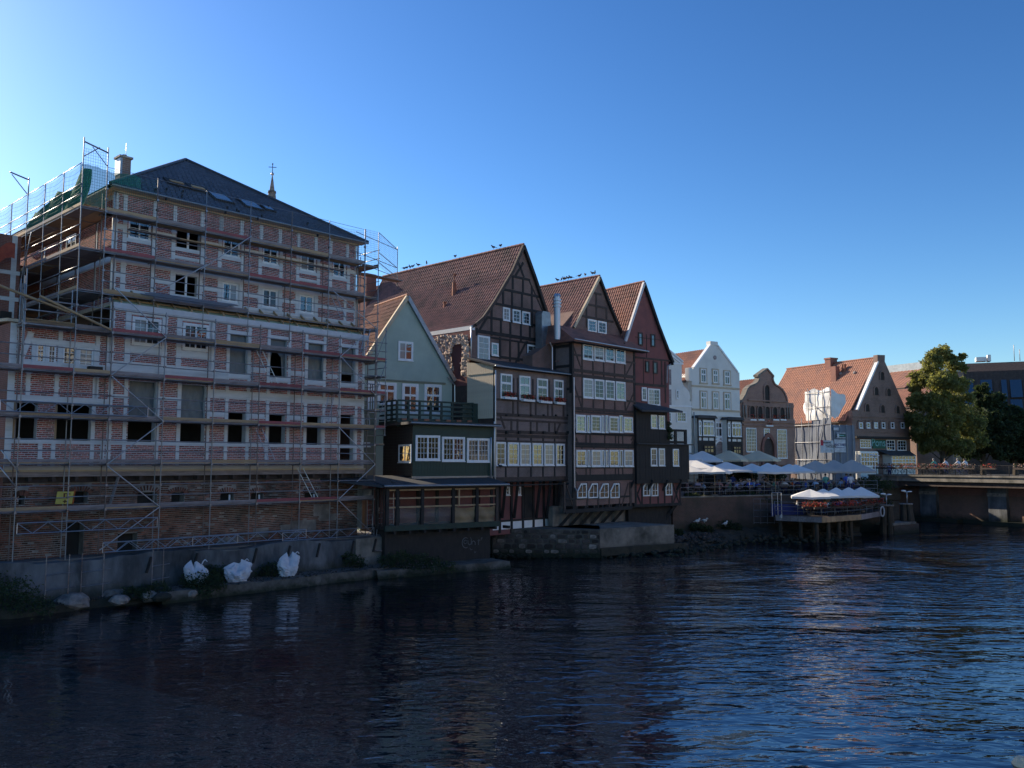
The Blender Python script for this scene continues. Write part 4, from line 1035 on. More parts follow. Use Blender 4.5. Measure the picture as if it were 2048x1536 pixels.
cloth('green_tarp', lambda s_, t: (XO + .25 + .12 * math.sin(s_ * 17 + t * 3) + .3 * t, -.6 + 7.5 * s_, levu[2] + .2 + (1.75 - .6 * s_ + .22 * math.sin(s_ * 13)) * t), 40, 8, 'greentarp', None, 'bunched green tarpaulin hanging along the left scaffold below its top rail', 'tarpaulin', None, A.O)
cloth('red_tarp', lambda s_, t: (-2.6 - 3.5 * s_, 5.4 + .3 * math.sin(s_ * 9), A.at(20, 500, 5)[1] - .3 + .75 * t - 1.4 * s_ + .15 * math.sin(s_ * 20)), 20, 6, 'rednet', None, 'red tarpaulin over the low roof at the far left edge', 'tarpaulin', None, A.O)
# yellow board leaning on the basement deck
YB = A.root('yellow_board', 'yellow board with brown square marking leaning on the lowest deck', 'board')
def quadp(par, name, pts, y, m, th=.03):
    c = [A.at(*p_, y) for p_ in pts]; g = G(); g.prism(c, y, y + th); return g.ob(name, M[m], par)
quadp(YB, 'panel', [o7(735, 660), o7(945, 660), o7(920, 815), o7(705, 820)], -1.15, 'yellow')
quadp(YB, 'orange_edge', [o7(935, 655), o7(968, 640), o7(940, 820), o7(905, 820)], -1.12, 'orange')
for q in ([(815, 680), (905, 685), (903, 697), (814, 693)], [(814, 693), (835, 693), (832, 745), (812, 745)], [(858, 693), (878, 693), (875, 735), (855, 735)], [(812, 733), (880, 733), (878, 747), (812, 747)], [(805, 780), (858, 780), (857, 792), (805, 792)], [(826, 765), (840, 765), (836, 808), (823, 808)]):
    quadp(YB, 'marking', [o7(*p_) for p_ in q], -1.165, 'ink_brown', .01)
tag(boxo('toolbox', *(lambda a_, b_: (a_, b_))(X(177, 740, -1.5), X(204, 740, -1.5)), -1.6, -1.3, lev[3] + .22, lev[3] + .37, None, 'dark'), 'flat black case lying on the ochre deck left of the corner', 'case')
o = bpy.data.objects['toolbox']; o.location = A.world(o.location.x, o.location.y, o.location.z); o.rotation_euler.z = A.rz
g = G(); p0 = A.at(*n7(1130, 90), -1.6); g.box(p0[0], p0[0] + .75, -1.62, -1.58, p0[1], p0[1] + .4); o = tag(g.ob('grey_panel', M['zinc'], None, A.O), 'grey sheet leaning on the lowest deck at the right end', 'panel'); o.rotation_euler.z = A.rz
g = G(); p0 = A.at(666, 917, -1.5); p1 = A.at(*o7(1400, 850), -1.5); a_ = A.at(*o7(1515, 470), -1.4)
g.bar((a_[0], -1.4, a_[1]), (p1[0], -1.5, p1[1]), .16, .04); o = tag(g.ob('leaning_plank', M['plank_grey'], None, A.O), 'pale plank leaning against the basement wall behind the scaffold', 'plank'); o.rotation_euler.z = A.rz
# ================================================================ sage plaster house with balcony bay (frame PD)
def wallprism(h, par, pts, y0, y1, m, name='wall'):
    g = G(); g.prism(pts, y0, y1); return g.ob(name, M[m], par)
S = PD.root('sage_house', 'sage green plastered gable house behind a dark green timber balcony', 'building')
YS = 3.9
ax_, az_ = PD.at(813.5, 594, YS); rx, rz_ = PD.at(900, 752, YS); lx = 2 * ax_ - rx
wr = PD.at(904, 800, YS)[0]; wl_ = PD.at(724, 800, YS)[0]
wallprism(PD, S, [(wl_, 2), (wr, 2), (wr, rz_ - .1), (rx, rz_), (ax_, az_ - .1), (lx, rz_), (wl_, rz_ - .1)], YS, YS + 4.5, 'green_plaster')
roof(S, [(ax_, az_ + .05), (lx - .3, rz_ - .35)], YS - .15, YS + 4.7, 'tile2', tw=.26)
roof(S, [(ax_, az_ + .05), (rx + .35, rz_ - .4)], YS - .15, YS + 4.7, 'tile2')
ridge(S, ax_, az_ + .1, YS - .15, YS + 4.7, 'tile3')
for sx, ex_ in ((-1, lx - .3), (1, rx + .3)):
    g = G(); g.add(*diag(ax_, az_, ex_, rz_ - .33, .24, YS - .22, YS - .02)); g.ob('bargeboard', M['zinc' if sx > 0 else 'cornice'], S)
zc_ = PD.at(780, 761, YS)[1]; boxo('cornice', wl_, PD.at(890, 760, YS)[0], YS - .10, YS, zc_ - .05, zc_ + .06, S, 'olive_plaster')
pwin(PD, S, k5(352, 738), k5(460, 880), YS, cas=2, rows=2, fr=.10)
for a_, b_ in (((125, 1030), (185, 1260)), ((202, 1038), (338, 1200)), ((380, 1048), (498, 1275)), ((543, 1052), (668, 1270))):
    pwin(PD, S, k5(*a_), k5(*b_), YS, cas=2, rows=2, fr=.16, tr=.62)
pwin(PD, S, k6(30, 555), k6(75, 590), YS, cas=1, rows=1, fr=.08)
g = G(); pts = [(750, 1005), (760, 1040), (768, 1190)]
q = [PD.at(*k5(*p_), YS - .15) for p_ in [(715, 1000), (735, 1030), (766, 1060), (767, 1195)]]
for a_, b_ in zip(q, q[1:]): g.tube((a_[0], YS - .15, a_[1]), (b_[0], YS - .15, b_[1]), .05)
g.ob('downpipe', M['alu'], S)
wallprism(PD, S, [(PD.at(726, 850, YS - .02)[0], 2), (PD.at(752, 850, YS - .02)[0], 2), (PD.at(752, 850, YS - .02)[0], PD.at(740, 770, YS)[1] - 1), (PD.at(726, 850, YS - .02)[0], PD.at(740, 770, YS)[1] - 1)], YS - .04, YS, 'olive_plaster')

BY = PD.root('green_bay', 'dark green boarded timber bay with three large white windows and a balcony on its roof', 'building extension')
bR = PD.at(986, 900, 0)[0]; bz0 = PD.at(825, 953, 0)[1]; bz1 = PD.at(828, 849, 0)[1]
def boards(par, x0, x1, z0, z1, y, m, vert=True, w=.16, along='x', y1=None, name='board'):
    """individual cladding boards, a hair apart"""
    n_ = max(1, int(round(((x1 - x0) if vert else (z1 - z0)) / w))); 
    for i in range(n_):
        e = rnd(0, .008)
        if vert:
            a_, b_ = x0 + (x1 - x0) * i / n_, x0 + (x1 - x0) * (i + 1) / n_ - .008
            if along == 'x': boxo(name, a_, b_, y - .02 - e, y, z0, z1, par, m)
            else: boxo(name, y - .02 - e, y, a_, b_, z0, z1, par, m)
        else:
            a_, b_ = z0 + (z1 - z0) * i / n_, z0 + (z1 - z0) * (i + 1) / n_ - .01
            if along == 'x': boxo(name, x0, x1, y - .02 - e, y, a_, b_, par, m)
            else: boxo(name, y - .02 - e, y, x0, x1, a_, b_, par, m)
boxo('wall', 0, bR, 0, YS, bz0, bz1, BY, 'greenboard')
boards(BY, 0, bR, bz0, PD.at(825, 920, 0)[1] - .05, 0, 'greenboard', w=.2)
boards(BY, 0, bR, PD.at(830, 866, 0)[1], bz1, 0, 'greenboard', False, .2)
boards(BY, 0, YS, bz0, bz1, 0, 'dark', False, .18, 'y')
for a_, b_ in (((425, 500), (612, 696)), ((628, 512), (803, 703)), ((820, 523), (993, 709))):
    pwin(PD, BY, k6(*a_), k6(*b_), -.02, cas=2, cols=3, rows=4, fr=.09, cf=.05, d=.06)
wz0, wz1 = PD.side(*k6(400, 712), 0)[1], PD.side(*k6(400, 570), 0)[1]; wy0, wy1 = PD.side(*k6(400, 640), 0)[0], PD.side(*k6(303, 640), 0)[0]
o = window(BY, 0, wy1 - wy0, wz0, wz1, 0, cas=2, cols=1, rows=2, fr=.08); o.location = (-.03, wy1, wz0); o.rotation_euler.z = -math.pi / 2
boxo('sill_trim', -.04, bR + .04, -.05, 0, bz0 - .06, bz0, BY, 'zinc'); boxo('plinth', 0, bR, .02, YS, bz0 - .5, bz0 - .06, BY, 'zinc')
g = G(); g.prism([(-.35, bz1), (bR + .3, bz1), (bR + .3, bz1 + .16), (-.35, bz1 + .16)], -.4, YS); g.ob('bay_roof', M['felt'], BY)
tubeo('gutter', (-.35, -.45, bz1 + .08), (bR + .3, -.45, bz1 + .02), .06, BY, 'zinc')
for px in (982, 988.5): 
    q = PD.at(px, 900, -.15)[0]; tubeo('downpipe', (q, -.15, bz0 - .1), (q, -.15, PD.at(984, 875, -.15)[1] + (1 if px > 985 else 0)), .045, BY, 'alu')
# balcony: deck, posts and four rails
YB_ = 1.6
BR = PD.root('balcony', 'dark green slatted balcony railing on the roof of the green bay', 'balcony')
zf_ = PD.at(794, 842, YB_)[1]; zr = PD.at(794, 800, YB_)[1]; x0_ = PD.at(794, 820, YB_)[0]; x1_ = PD.at(946, 830, YB_)[0]
boxo('deck', x0_ - .1, bR - .2, YB_ - .2, YS, bz1 + .16, zf_ + .02, BR, 'greenrail')
boxo('edge_board', x0_ - .1, bR - .2, YB_ - .24, YB_ - .2, zf_ - .35, zf_ + .05, BR, 'greenrail')
n_ = 8
for i in range(n_):
    x = x0_ + (x1_ - x0_) * i / (n_ - 1); boxo('post', x - .06, x + .06, YB_ - .06, YB_ + .06, zf_, zr, BR, 'greenrail')
    if i < n_ - 1: boxo('planter', x + .25, x + (x1_ - x0_) / (n_ - 1) - .2, YB_ - .19, YB_ - .1, zf_ + .03, zf_ + .17, BR, 'terracotta')
for i in range(5): z = zf_ + .12 + (zr - zf_ - .14) * i / 4; boxo('slat', x0_, x1_, YB_ - .085, YB_ - .062, z - .055, z + .055, BR, 'greenrail'); boxo('slat', x0_ - .09, x0_ - .065, YB_, YS, z - .055, z + .055, BR, 'greenrail')
for y in (2.3, 3.1): boxo('post', x0_ - .06, x0_ + .06, y - .06, y + .06, zf_, zr, BR, 'greenrail')
cloth('privacy_screen', lambda s_, t: (x1_ - .9 + 1.5 * s_, YB_ + .02 + .02 * math.sin(s_ * 20), zf_ + (zr - zf_) * t), 10, 3, 'greenboard', BR)

# porch below
PO = PD.root('river_porch', 'unfinished dark timber porch with pale rails and tan tarpaulins over the water', 'porch')
YP = -1.6
pL, pR = PD.at(774, 1000, YP)[0], PD.at(996, 1000, YP)[0]; pz0 = PD.at(800, 1051, YP)[1]; pzt = PD.at(800, 978, YP)[1]; pzb = pz0 - .25
boxo('floor_beam', pL - .1, pR + .1, YP - .05, YP + .12, pzb - .05, pz0, PO, 'greenrail'); boxo('floor', pL, pR, YP + .12, .9, pzb, pz0 - .05, PO, 'dark')
boxo('plate', pL, pR, YP, YP + .12, pzt - .02, pzt + .14, PO, 'dark2')
for cx in (265, 385, 680, 1045, 1325, 1562):
    x = PD.at(*n6(cx, 800), YP)[0]; boxo('post', x - .09, x + .09, YP - .03, YP + .15, pz0, pzt, PO, 'dark' if cx < 1500 else 'dark2')
xs_p = [PD.at(*n6(c, 800), YP)[0] for c in (265, 385, 680, 1045, 1325, 1562)]
for i in range(5):
    for cy in (592, 690, 795):
        z = PD.at(*n6(400, cy), YP)[1]; boxo('rail', xs_p[i] + .1, xs_p[i + 1] - .1, YP + .03, YP + .08, z - .045, z + .045, PO, 'wood')
x = PD.at(*n6(1115, 680), YP)[0]; boxo('rail', x - .04, x + .04, YP, YP + .04, PD.at(*n6(400, 795), YP)[1], PD.at(*n6(400, 592), YP)[1], PO, 'wood')
zt2 = PD.at(*n6(400, 810), YP)[1]
for i in range(5):
    mm = 'tan_tarp' if i > 2 else 'clear'
    cloth('cover_sheet', lambda s_, t, i=i: (xs_p[i] + .1 + (xs_p[i + 1] - xs_p[i] - .2) * s_, YP + .14 + .05 * math.sin(s_ * 7 + t * 5) + .04 * math.sin(t * 11), pz0 + (zt2 - pz0 - (.1 * math.sin(s_ * 3) if i > 2 else 0)) * t), 12, 8, mm, PO)
boxo('back_wall', pL, pR, .85, .95, pzb, bz0 - .4, PO, 'redwall')
for i in range(7): x = pL + .6 + i * 1.3; boxo('stud', x - .1, x + .1, .78, .85, pzb, bz0 - .5, PO, 'dark')
for i in range(6): y = YP + .3 + i * .36; boxo('side_board', pL - .03, pL, y, y + .1 if i % 2 else y + .2, pzb, pzt, PO, 'dark2')
g = G(); e0, e1 = PD.at(735, 948, YP - .4)[0], pR + .6
zl_ = PD.at(788, 972, YP - .4)[1]
g.add([(pL - .35, YP - .4, zl_ - .1), (pR + .5, YP - .4, zl_ - .1), (pR + .5, .6, bz0 - .12), (pL - .35, 1.8, bz0 - .05), (pL - .35, YP - .4, zl_ + .03), (pR + .5, YP - .4, zl_ + .03), (pR + .5, .6, bz0), (pL - .35, 1.8, bz0 + .07)],
      [(0, 1, 2, 3), (4, 7, 6, 5), (0, 4, 5, 1), (1, 5, 6, 2), (2, 6, 7, 3), (3, 7, 4, 0)]); g.ob('porch_roof', M['felt'], PO)
tubeo('gutter', (pL - .4, YP - .47, zl_), (pR + .5, YP - .47, zl_ - .02), .07, PO, 'zinc')
g = G(); q = PD.at(730, 945, .5); g.add([(pL - 3.2, 1.0, bz0 - .02), (pL - .35, YP - .2, zl_ + .02), (pL - .35, 2.2, bz0 + .1), (pL - 3.2, 3.2, bz0 + .3), (pL - 3.2, 1.0, bz0 - .12), (pL - .35, YP - .2, zl_ - .1)], [(0, 1, 2, 3), (0, 4, 5, 1)]); g.ob('side_roof', M['felt'], PO)
# dark wall below the porch with graffiti
DW = PD.root('dark_quay_wall', 'near black wall under the river porch with a scribble on it', 'retaining wall')
boxo('wall_face', pL + .2, PD.at(978, 1090, -.9)[0], -1.0, .8, -.4, pzb, DW, 'dark')
for i in range(9): x = pL + .5 + i * .95; boxo('joist', x - .07, x + .07, YP - .02, -1.0, pzb - .22, pzb - .05, DW, 'dark')
g = G()
def stroke(pts, r=.02):
    q = [PD.at(*n6(*p_), -1.02) for p_ in pts]
    for a_, b_ in zip(q, q[1:]): g.tube((a_[0], -1.02, a_[1]), (b_[0], -1.02, b_[1]), r, 4)
arcp = lambda cx, cy, rx_, ry_, a0_, a1_, n=9: [(cx + rx_ * math.cos(R(a0_ + (a1_ - a0_) * i / n)), cy + ry_ * math.sin(R(a0_ + (a1_ - a0_) * i / n))) for i in range(n + 1)]
stroke(arcp(1190, 1215, 42, 60, 300, 60, 12)); stroke(arcp(1185, 1205, 18, 22, 0, 330, 8), .015); stroke([(1215, 1185), (1218, 1225), (1235, 1240), (1255, 1225), (1255, 1175), (1245, 1150)])
stroke([(1262, 1235), (1265, 1200), (1285, 1192), (1300, 1205), (1302, 1240)]); stroke([(1345, 1170), (1338, 1240)]); stroke([(1330, 1190), (1365, 1182)], .012); stroke([(1370, 1165), (1385, 1150), (1375, 1185)], .012)
stroke([(1240, 1275), (1250, 1300), (1268, 1290)], .012); stroke([(1290, 1310), (1300, 1335), (1312, 1312)], .012)
g.ob('scribble', M['chalk'], DW)
LD = ladder(PD.loc(A.world(xl + .75, -2.6, .3)), PD.loc(A.world(xl + .75, -2.5, 4.4)), None, name='access_ladder', w=.42)
LD.location = PD.O; LD.rotation_euler.z = PD.rz; tag(LD, 'steel ladder standing upright on the ledge between pale wall and porch', 'ladder')

# ================================================================ big half-timbered gable (frame C, plane YC)
YC = 2.4
HC = C.root('tall_gable_house', 'largest half-timbered house with brown brick gable and long sweeping tiled roof', 'building')
cc = lambda x, y, yy=YC: C.at(*k5(x, y), yy)
lp = [cc(*p_) for p_ in [(1260, 45), (1180, 230), (1050, 450), (965, 572), (908, 622)]]
rp = [cc(*p_) for p_ in [(1260, 45), (1345, 290), (1420, 535)]]
az_ = lp[0][1]; ax_ = lp[0][0]; rx, rz_ = rp[-1]; ww = C.at(1100, 800, YC)[0]; wl_ = cc(885, 700)[0]
low = 2.6
wallprism(C, HC, [(wl_, low), (ww, low), (ww, rz_ - 1.2), (rx, rz_), (rp[1][0], rp[1][1]), (ax_, az_ - .15)] + [(x, z - .1) for x, z in lp[1:]] + [(wl_, lp[-1][1] - .1)], YC, YC + 13, 'b_brown')
roof(HC, [(x, z + .02) for x, z in lp[:-1]] + [(lp[-1][0] - .25, lp[-1][1] - .1)], YC - .15, YC + 15.5, 'tile', tw=.24, th=.36)
rr_ = [(ax_, az_ + .02), (rp[1][0] + .05, rp[1][1]), (rx + .15, rz_)]; roof(HC, rr_ + [(rx + .9, rz_ - 2.0)], YC - .15, YC + 15, 'tile')
ridge(HC, ax_, az_ + .1, YC - .15, YC + 15.5, 'tile')
for ps, mm in ((lp, 'dark2'), (rr_ + [(rx + .9, rz_ - 2.0)], 'dark')):
    for a_, b_ in zip(ps, ps[1:]): g = G(); g.add(*diag(a_[0], a_[1], b_[0], b_[1], .22, YC - .22, YC - .05)); g.ob('bargeboard', M[mm], HC)
BW = .17
L_ = lambda lst: [((k5(a_, b_)), (k5(c, d))) + tuple(e) for a_, b_, c, d, *e in lst]
beams(C, HC, L_([(1170, 258, 1318, 295), (1120, 360, 1385, 415), (1050, 465, 1420, 530), (1000, 560, 1365, 630), (925, 650, 1370, 745, .24), (955, 690, 1370, 775, .12), (1025, 845, 1290, 880),
    (1195, 270, 1190, 360), (1270, 280, 1265, 395), (1125, 370, 1120, 480), (1190, 375, 1185, 500), (1262, 390, 1258, 530), (1335, 340, 1330, 640), (1040, 490, 1035, 700), (1110, 580, 1102, 700), (1178, 600, 1172, 720), (1255, 610, 1248, 740), (1320, 620, 1315, 740),
    (1225, 140, 1275, 275), (1270, 165, 1212, 262), (1010, 560, 950, 655), (1102, 710, 1098, 870), (1175, 725, 1170, 890), (1238, 740, 1232, 890), (1290, 745, 1212, 900), (930, 640, 928, 700), (1310, 290, 1420, 540, .1), (1300, 740, 1296, 880)]), BW, YC - .035, YC + .02, 'dark')
for a_, b_ in (((1118, 490), (1168, 588)), ((1188, 505), (1245, 602)), ((1258, 520), (1315, 615))): pwin(C, HC, k5(*a_), k5(*b_), YC - .03, cas=1, cols=2, rows=3, fr=.07)
pwin(C, HC, k5(932, 695), k5(1020, 878), YC - .03, cas=1, cols=2, rows=4, fr=.09); pwin(C, HC, k5(1035, 750), k5(1083, 845), YC - .03, cas=1, cols=1, rows=2, fr=.07); pwin(C, HC, k5(1295, 762), k5(1380, 910), YC - .03, cas=1, cols=2, rows=4, fr=.08)
# red flank with gutter and patches of exposed plaster
g = G(); g.box(wl_ - .05, wl_, YC, YC + 13, low, lp[-1][1] - .3); g.ob('side_wall', M['redwall'], HC)
g = G(); g.box(lp[-1][0] - .35, lp[-1][0] - .05, YC - .1, YC + 13, lp[-1][1] - .35, lp[-1][1] - .08); g.ob('eave_board', M['white'], HC)
sy = lambda x, y: C.side(*k5(x, y), wl_ - .05)
patch = [sy(*p_) for p_ in [(622, 715), (660, 695), (760, 698), (800, 688), (875, 695), (880, 860), (865, 1000), (820, 990), (815, 900), (835, 800), (820, 760), (770, 770), (745, 840), (770, 940), (760, 985), (715, 975), (680, 900), (640, 820)]]
g = G(); n_ = len(patch); cy = sum(p_[0] for p_ in patch) / n_; cz = sum(p_[1] for p_ in patch) / n_
random.seed(5)
def inside(pt, poly):
    c = False
    for (x1, y1), (x2, y2) in zip(poly, poly[1:] + poly[:1]):
        if (y1 > pt[1]) != (y2 > pt[1]) and pt[0] < (x2 - x1) * (pt[1] - y1) / (y2 - y1) + x1: c = not c
    return c
ymin, ymax = min(p_[0] for p_ in patch), max(p_[0] for p_ in patch); zmin, zmax = min(p_[1] for p_ in patch), max(p_[1] for p_ in patch)
st_ = .11; ny_, nz__ = int((ymax - ymin) / st_), int((zmax - zmin) / st_)
idx = {}; vs = []; fs = []
for i in range(ny_ + 1):
    for j in range(nz__ + 1):
        idx[i, j] = len(vs); vs.append((wl_ - .10 - rnd(0, .14), ymin + i * st_, zmin + j * st_))
for i in range(ny_):
    for j in range(nz__):
        if inside((ymin + (i + .5) * st_, zmin + (j + .5) * st_), patch): fs.append((idx[i, j], idx[i + 1, j], idx[i + 1, j + 1], idx[i, j + 1]))
g.add(vs, fs); g.ob('rough_plaster', M['rough_plaster'], HC)
tubeo('downpipe', *[(wl_ - .1, YC - .12, C.at(*k5(893, q_), YC - .12)[1]) for q_ in (640, 860)], .05, HC, 'alu')
# roof vents
eav = lp
def on_croof(x, y): return C.pl(*k5(x, y), (lp[1][0], 0, lp[1][1]), Vector((0, 1, 0)).cross(Vector((lp[2][0] - lp[1][0], 0, lp[2][1] - lp[1][1]))).normalized())
p = on_croof(762, 400); g = G(); g.tube((p.x, p.y, p.z - .1), (p.x, p.y, p.z + .9), .17, 8, r2=.13); g.tube((p.x, p.y, p.z + .95), (p.x, p.y, p.z + 1.5), .04); g.tube((p.x, p.y, p.z + 1.45), (p.x + .1, p.y + .0, p.z + 1.5), .12); g.ob('roof_vent', M['terracotta'], HC)
p = on_croof(693, 495); g = G(); g.tube((p.x, p.y, p.z - .1), (p.x, p.y, p.z + .35), .09, 8); g.tube((p.x, p.y, p.z + .35), (p.x, p.y, p.z + .42), .14, 8); g.ob('roof_vent', M['terracotta'], HC)
# second roof further back on the left, with a chimney
RB = C.root('rear_roof_house', 'house behind the scaffold tower showing only tiled roof and square chimney', 'building')
p = C.at(716, 580, 17); q = C.at(790, 552, 17)
roof(RB, [(q[0] + 1.0, q[1] - .2), (q[0] - 6, q[1] - 6.5)], 15.6, 24, 'tile2'); boxo('wall', q[0] - 5.5, q[0] + 4, 16, 24, 3, q[1] - 6.3, RB, 'b_red')
p = C.at(747, 574, 18); q2 = C.at(733, 548, 18); q3 = C.at(753, 548, 18); boxo('chimney', q2[0], q3[0], 18, 19.2, p[1] - 2, q2[1] + .1, RB, 'b_red')

# ---- front block of that house (C2)
HF = C.root('flower_box_house', 'brown half-timbered block with a row of flower boxes under four upper windows', 'building')
fx0, fx1 = C.at(988, 850, 0)[0], C.at(1146, 850, 0)[0]; fz1 = C.at(990, 735, 0)[1]; fz0 = C.at(990, 963, 0)[1]
boxo('wall', fx0, fx1, 0, YC, fz0, fz1, HF, 'b_dark')
g = G(); g.prism([(fx0 - .3, fz1), (fx1 + .1, fz1), (fx1 + .1, fz1 + .12), (fx0 - .3, fz1 + .12)], -.3, -.2)
g.add([(fx0 - .3, -.35, fz1 + .02), (fx1 + .1, -.35, fz1 + .02), (fx1 + .1, YC, fz1 + .75), (fx0 - .3, YC, fz1 + .75), (fx0 - .3, -.35, fz1 + .12), (fx1 + .1, -.35, fz1 + .12), (fx1 + .1, YC, fz1 + .87), (fx0 - .3, YC, fz1 + .87)],
      [(0, 1, 2, 3), (4, 7, 6, 5), (0, 4, 5, 1), (1, 5, 6, 2), (2, 6, 7, 3), (3, 7, 4, 0)]); g.ob('lean_to_roof', M['felt'], HF)
tubeo('gutter', (fx0 - .3, -.42, fz1 + .05), (fx1 + .1, -.42, fz1 + .05), .06, HF, 'zinc')
# pale boarded flank, catches the sun
yb0, yb1 = 0, C.side(*k5(862, 870), fx0)[0]; n_ = 14; ztop = fz1 + .5; zlow = C.side(*k5(1040, 1085), fx0)[1]
for i in range(n_):
    y0_ = yb0 + (yb1 - yb0) * i / n_; y1_ = yb0 + (yb1 - yb0) * (i + 1) / n_ - .012
    boxo('board', fx0 - .06, fx0 - .035 - rnd(0, .01), y0_, y1_, fz1 - 3.2, fz1 - .35, HF, 'palewall'); boxo('board', fx0 - .1, fx0 - .07, y0_, y1_, fz1 - .35, fz1 + .22 + .28 * i / n_, HF, 'palewall')
boxo('side_wall', fx0 - .03, fx0, 0, YC + 2, fz0, fz1 - 1, HF, 'dark2')
L6 = lambda lst: [((k6(a_, b_)), (k6(c, d))) + tuple(e) for a_, b_, c, d, *e in lst]
L7 = lambda lst: [((k7(a_, b_)), (k7(c, d))) + tuple(e) for a_, b_, c, d, *e in lst]
L8 = lambda lst: [((k8(a_, b_)), (k8(c, d))) + tuple(e) for a_, b_, c, d, *e in lst]
row = lambda y0_, y1_, xs, f=None: [(x, y0_, x, y1_) for x in xs]
beams(C, HF, [((990, 745), (990, 960), .22), ((1143, 760), (1143, 960), .24)], BW, -.04, .02, 'dark')
beams(C, HF, L6([(1050, 225, 1560, 262, .14), (1050, 328, 1610, 382, .2), (1050, 370, 1610, 415, .13), (1050, 460, 1610, 500, .2), (1050, 490, 1610, 530, .2), (1050, 540, 1610, 560, .12), (1050, 738, 1610, 742, .12), (1050, 830, 1610, 838, .25),
    (1080, 350, 1115, 450), (1165, 375, 1165, 465), (1212, 375, 1212, 465), (1313, 385, 1313, 470), (1362, 390, 1362, 475), (1455, 395, 1455, 480), (1500, 400, 1500, 485), (1545, 400, 1510, 485),
    (1178, 235, 1178, 340), (1215, 235, 1215, 345), (1313, 245, 1313, 350), (1352, 245, 1352, 350), (1445, 255, 1445, 360), (1480, 255, 1480, 360), (1565, 262, 1565, 370), (1180, 60, 1180, 225), (1215, 60, 1215, 225), (1330, 70, 1330, 230), (1455, 80, 1455, 245)]), .14, -.035, .02, 'dark2')
for c in (1122, 1218, 1316, 1408, 1497, 1590): beams(C, HF, L6([(c, 520, c, 560), (c, 740, c, 830), (c, 550, c, 740, .08)]), .12, -.035, .02, 'dark')
for a_, b_ in (((1077, 25), (1166, 215)), ((1222, 42), (1305, 228)), ((1358, 62), (1440, 240)), ((1488, 72), (1560, 252))):
    pwin(C, HF, k6(*a_), k6(*b_), -.03, cas=1, cols=2, rows=3, fr=.08, tr=.62)
for a_, b_ in ((1042, 1117), (1133, 1217), (1227, 1310), (1322, 1402), (1412, 1488), (1502, 1570)): pwin(C, HF, k6(a_, 552 + (a_ - 1042) * .03), k6(b_, 735), -.03, cas=1, cols=2, rows=4, fr=.09)
a_, b_ = k5(0, 0), 0
for x in (1120, 1215, 1310, 1405, 1500, 1590): 
    p = C.at(*k6(x, 480), 0); boxo('beam_end', p[0] - .09, p[0] + .09, -.16, -.03, p[1] - .09, p[1] + .09, HF, 'dark')
    p = C.at(*k6(x, 350), 0); boxo('beam_end', p[0] - .07, p[0] + .07, -.12, -.03, p[1] - .05, p[1] + .07, HF, 'dark')
p = C.at(991, 740, -.15); q = C.at(991, 960, -.15); tubeo('downpipe', (p[0], -.15, p[1]), (p[0], -.15, q[1]), .05, HF, 'alu')
# undercroft with raking braces, red panels and whitewashed base
zb0 = C.at(1000, 1058, 1.2)[1]; YU = 1.2
boxo('lower_wall', fx0, fx1, YU, YU + .3, 1.5, fz0, HF, 'redwall')
boxo('sill_beam', fx0, fx1 + .3, -.1, YU, fz0 - .05, fz0 + .02, HF, 'dark'); boxo('shelf', fx0, fx1, -.12, .1, fz0 - .3, fz0 - .22, HF, 'dark')
wb = [C.at(*n5(x, y), YU) for x, y in ((300, 895), (1160, 840))]; boxo('white_base', C.at(*n5(200, 960), YU)[0], fx1, YU - .03, YU, 1.82, wb[0][1] - .03, HF, 'white'); boxo('beam', fx0, fx1, YU - .05, YU, wb[0][1] - .03, wb[0][1] + .1, HF, 'dark')
for cx in (305, 490, 668, 835, 1000, 1160): x = C.at(*n5(cx, 700), YU)[0]; boxo('beam', x - .09, x + .09, YU - .08, YU, 1.6, fz0, HF, 'dark')
for cx in (330, 520, 870, 1030, 1180):
    p = C.at(*n5(cx, 800), YU); q = C.at(*n5(cx + 130, 340), -.05); g = G(); g.bar((p[0], YU - .1, p[1] - .1), (q[0] - .3, -.05, fz0 - .05), .16, .18); g.ob('brace', M['dark'], HF)
for a_, b_ in (((400, 340), (465, 480)), ((590, 340), (640, 480))): pwin(C, HF, n5(*a_), n5(*b_), YU - .06, cas=1, cols=1, rows=2, fr=.07)
p = C.at(*n5(690, 350), YU); q = C.at(*n5(815, 830), YU); boxo('door', p[0], q[0], YU - .06, YU, q[1], p[1], HF, 'dark')
# flower boxes
def flowerbox(name, h, x0, x1, y, z, lab, grp, mbox='white', fm='red_flower', n=70, hh=.28, dd=.22, cat='flower box'):
    r = h.root(name, lab, cat, grp)
    boxo('box', x0, x1, y - dd, y, z, z + .16, r, mbox)
    g = G(); gl = G()
    for i in range(n):
        c = Vector((rnd(x0, x1), y - rnd(0, dd + .1), z + .14 + rnd(0, hh))); s_ = rnd(.025, .055)
        tgt = g if random.random() < .55 else gl
        a_ = Vector((rnd(-1, 1), rnd(-1, 1), rnd(-1, 1))).normalized(); b_ = a_.orthogonal().normalized(); c2 = a_.cross(b_)
        tgt.add([c + b_ * s_, c + c2 * s_, c - b_ * s_, c - c2 * s_], [(0, 1, 2, 3)])
    g.ob('blossoms', M[fm], r, kind='stuff'); gl.ob('leaves', M['leaf2'], r, kind='stuff'); return r
wl4 = ['below the leftmost top window of the brown block', 'below the open top window of the brown block', 'below the third top window of the brown block', 'below the rightmost top window of the brown block']
for i, (a_, b_, cy) in enumerate(((1097, 1190, 222), (1240, 1328, 240), (1375, 1460, 253), (1495, 1562, 262))):
    p = C.at(*k6(a_, cy), -.1); q = C.at(*k6(b_, cy), -.1); flowerbox('flower_box', C, p[0], q[0], -.08, p[1], 'white box of red geraniums ' + wl4[i], 'window flower boxes', n=260, hh=.3)

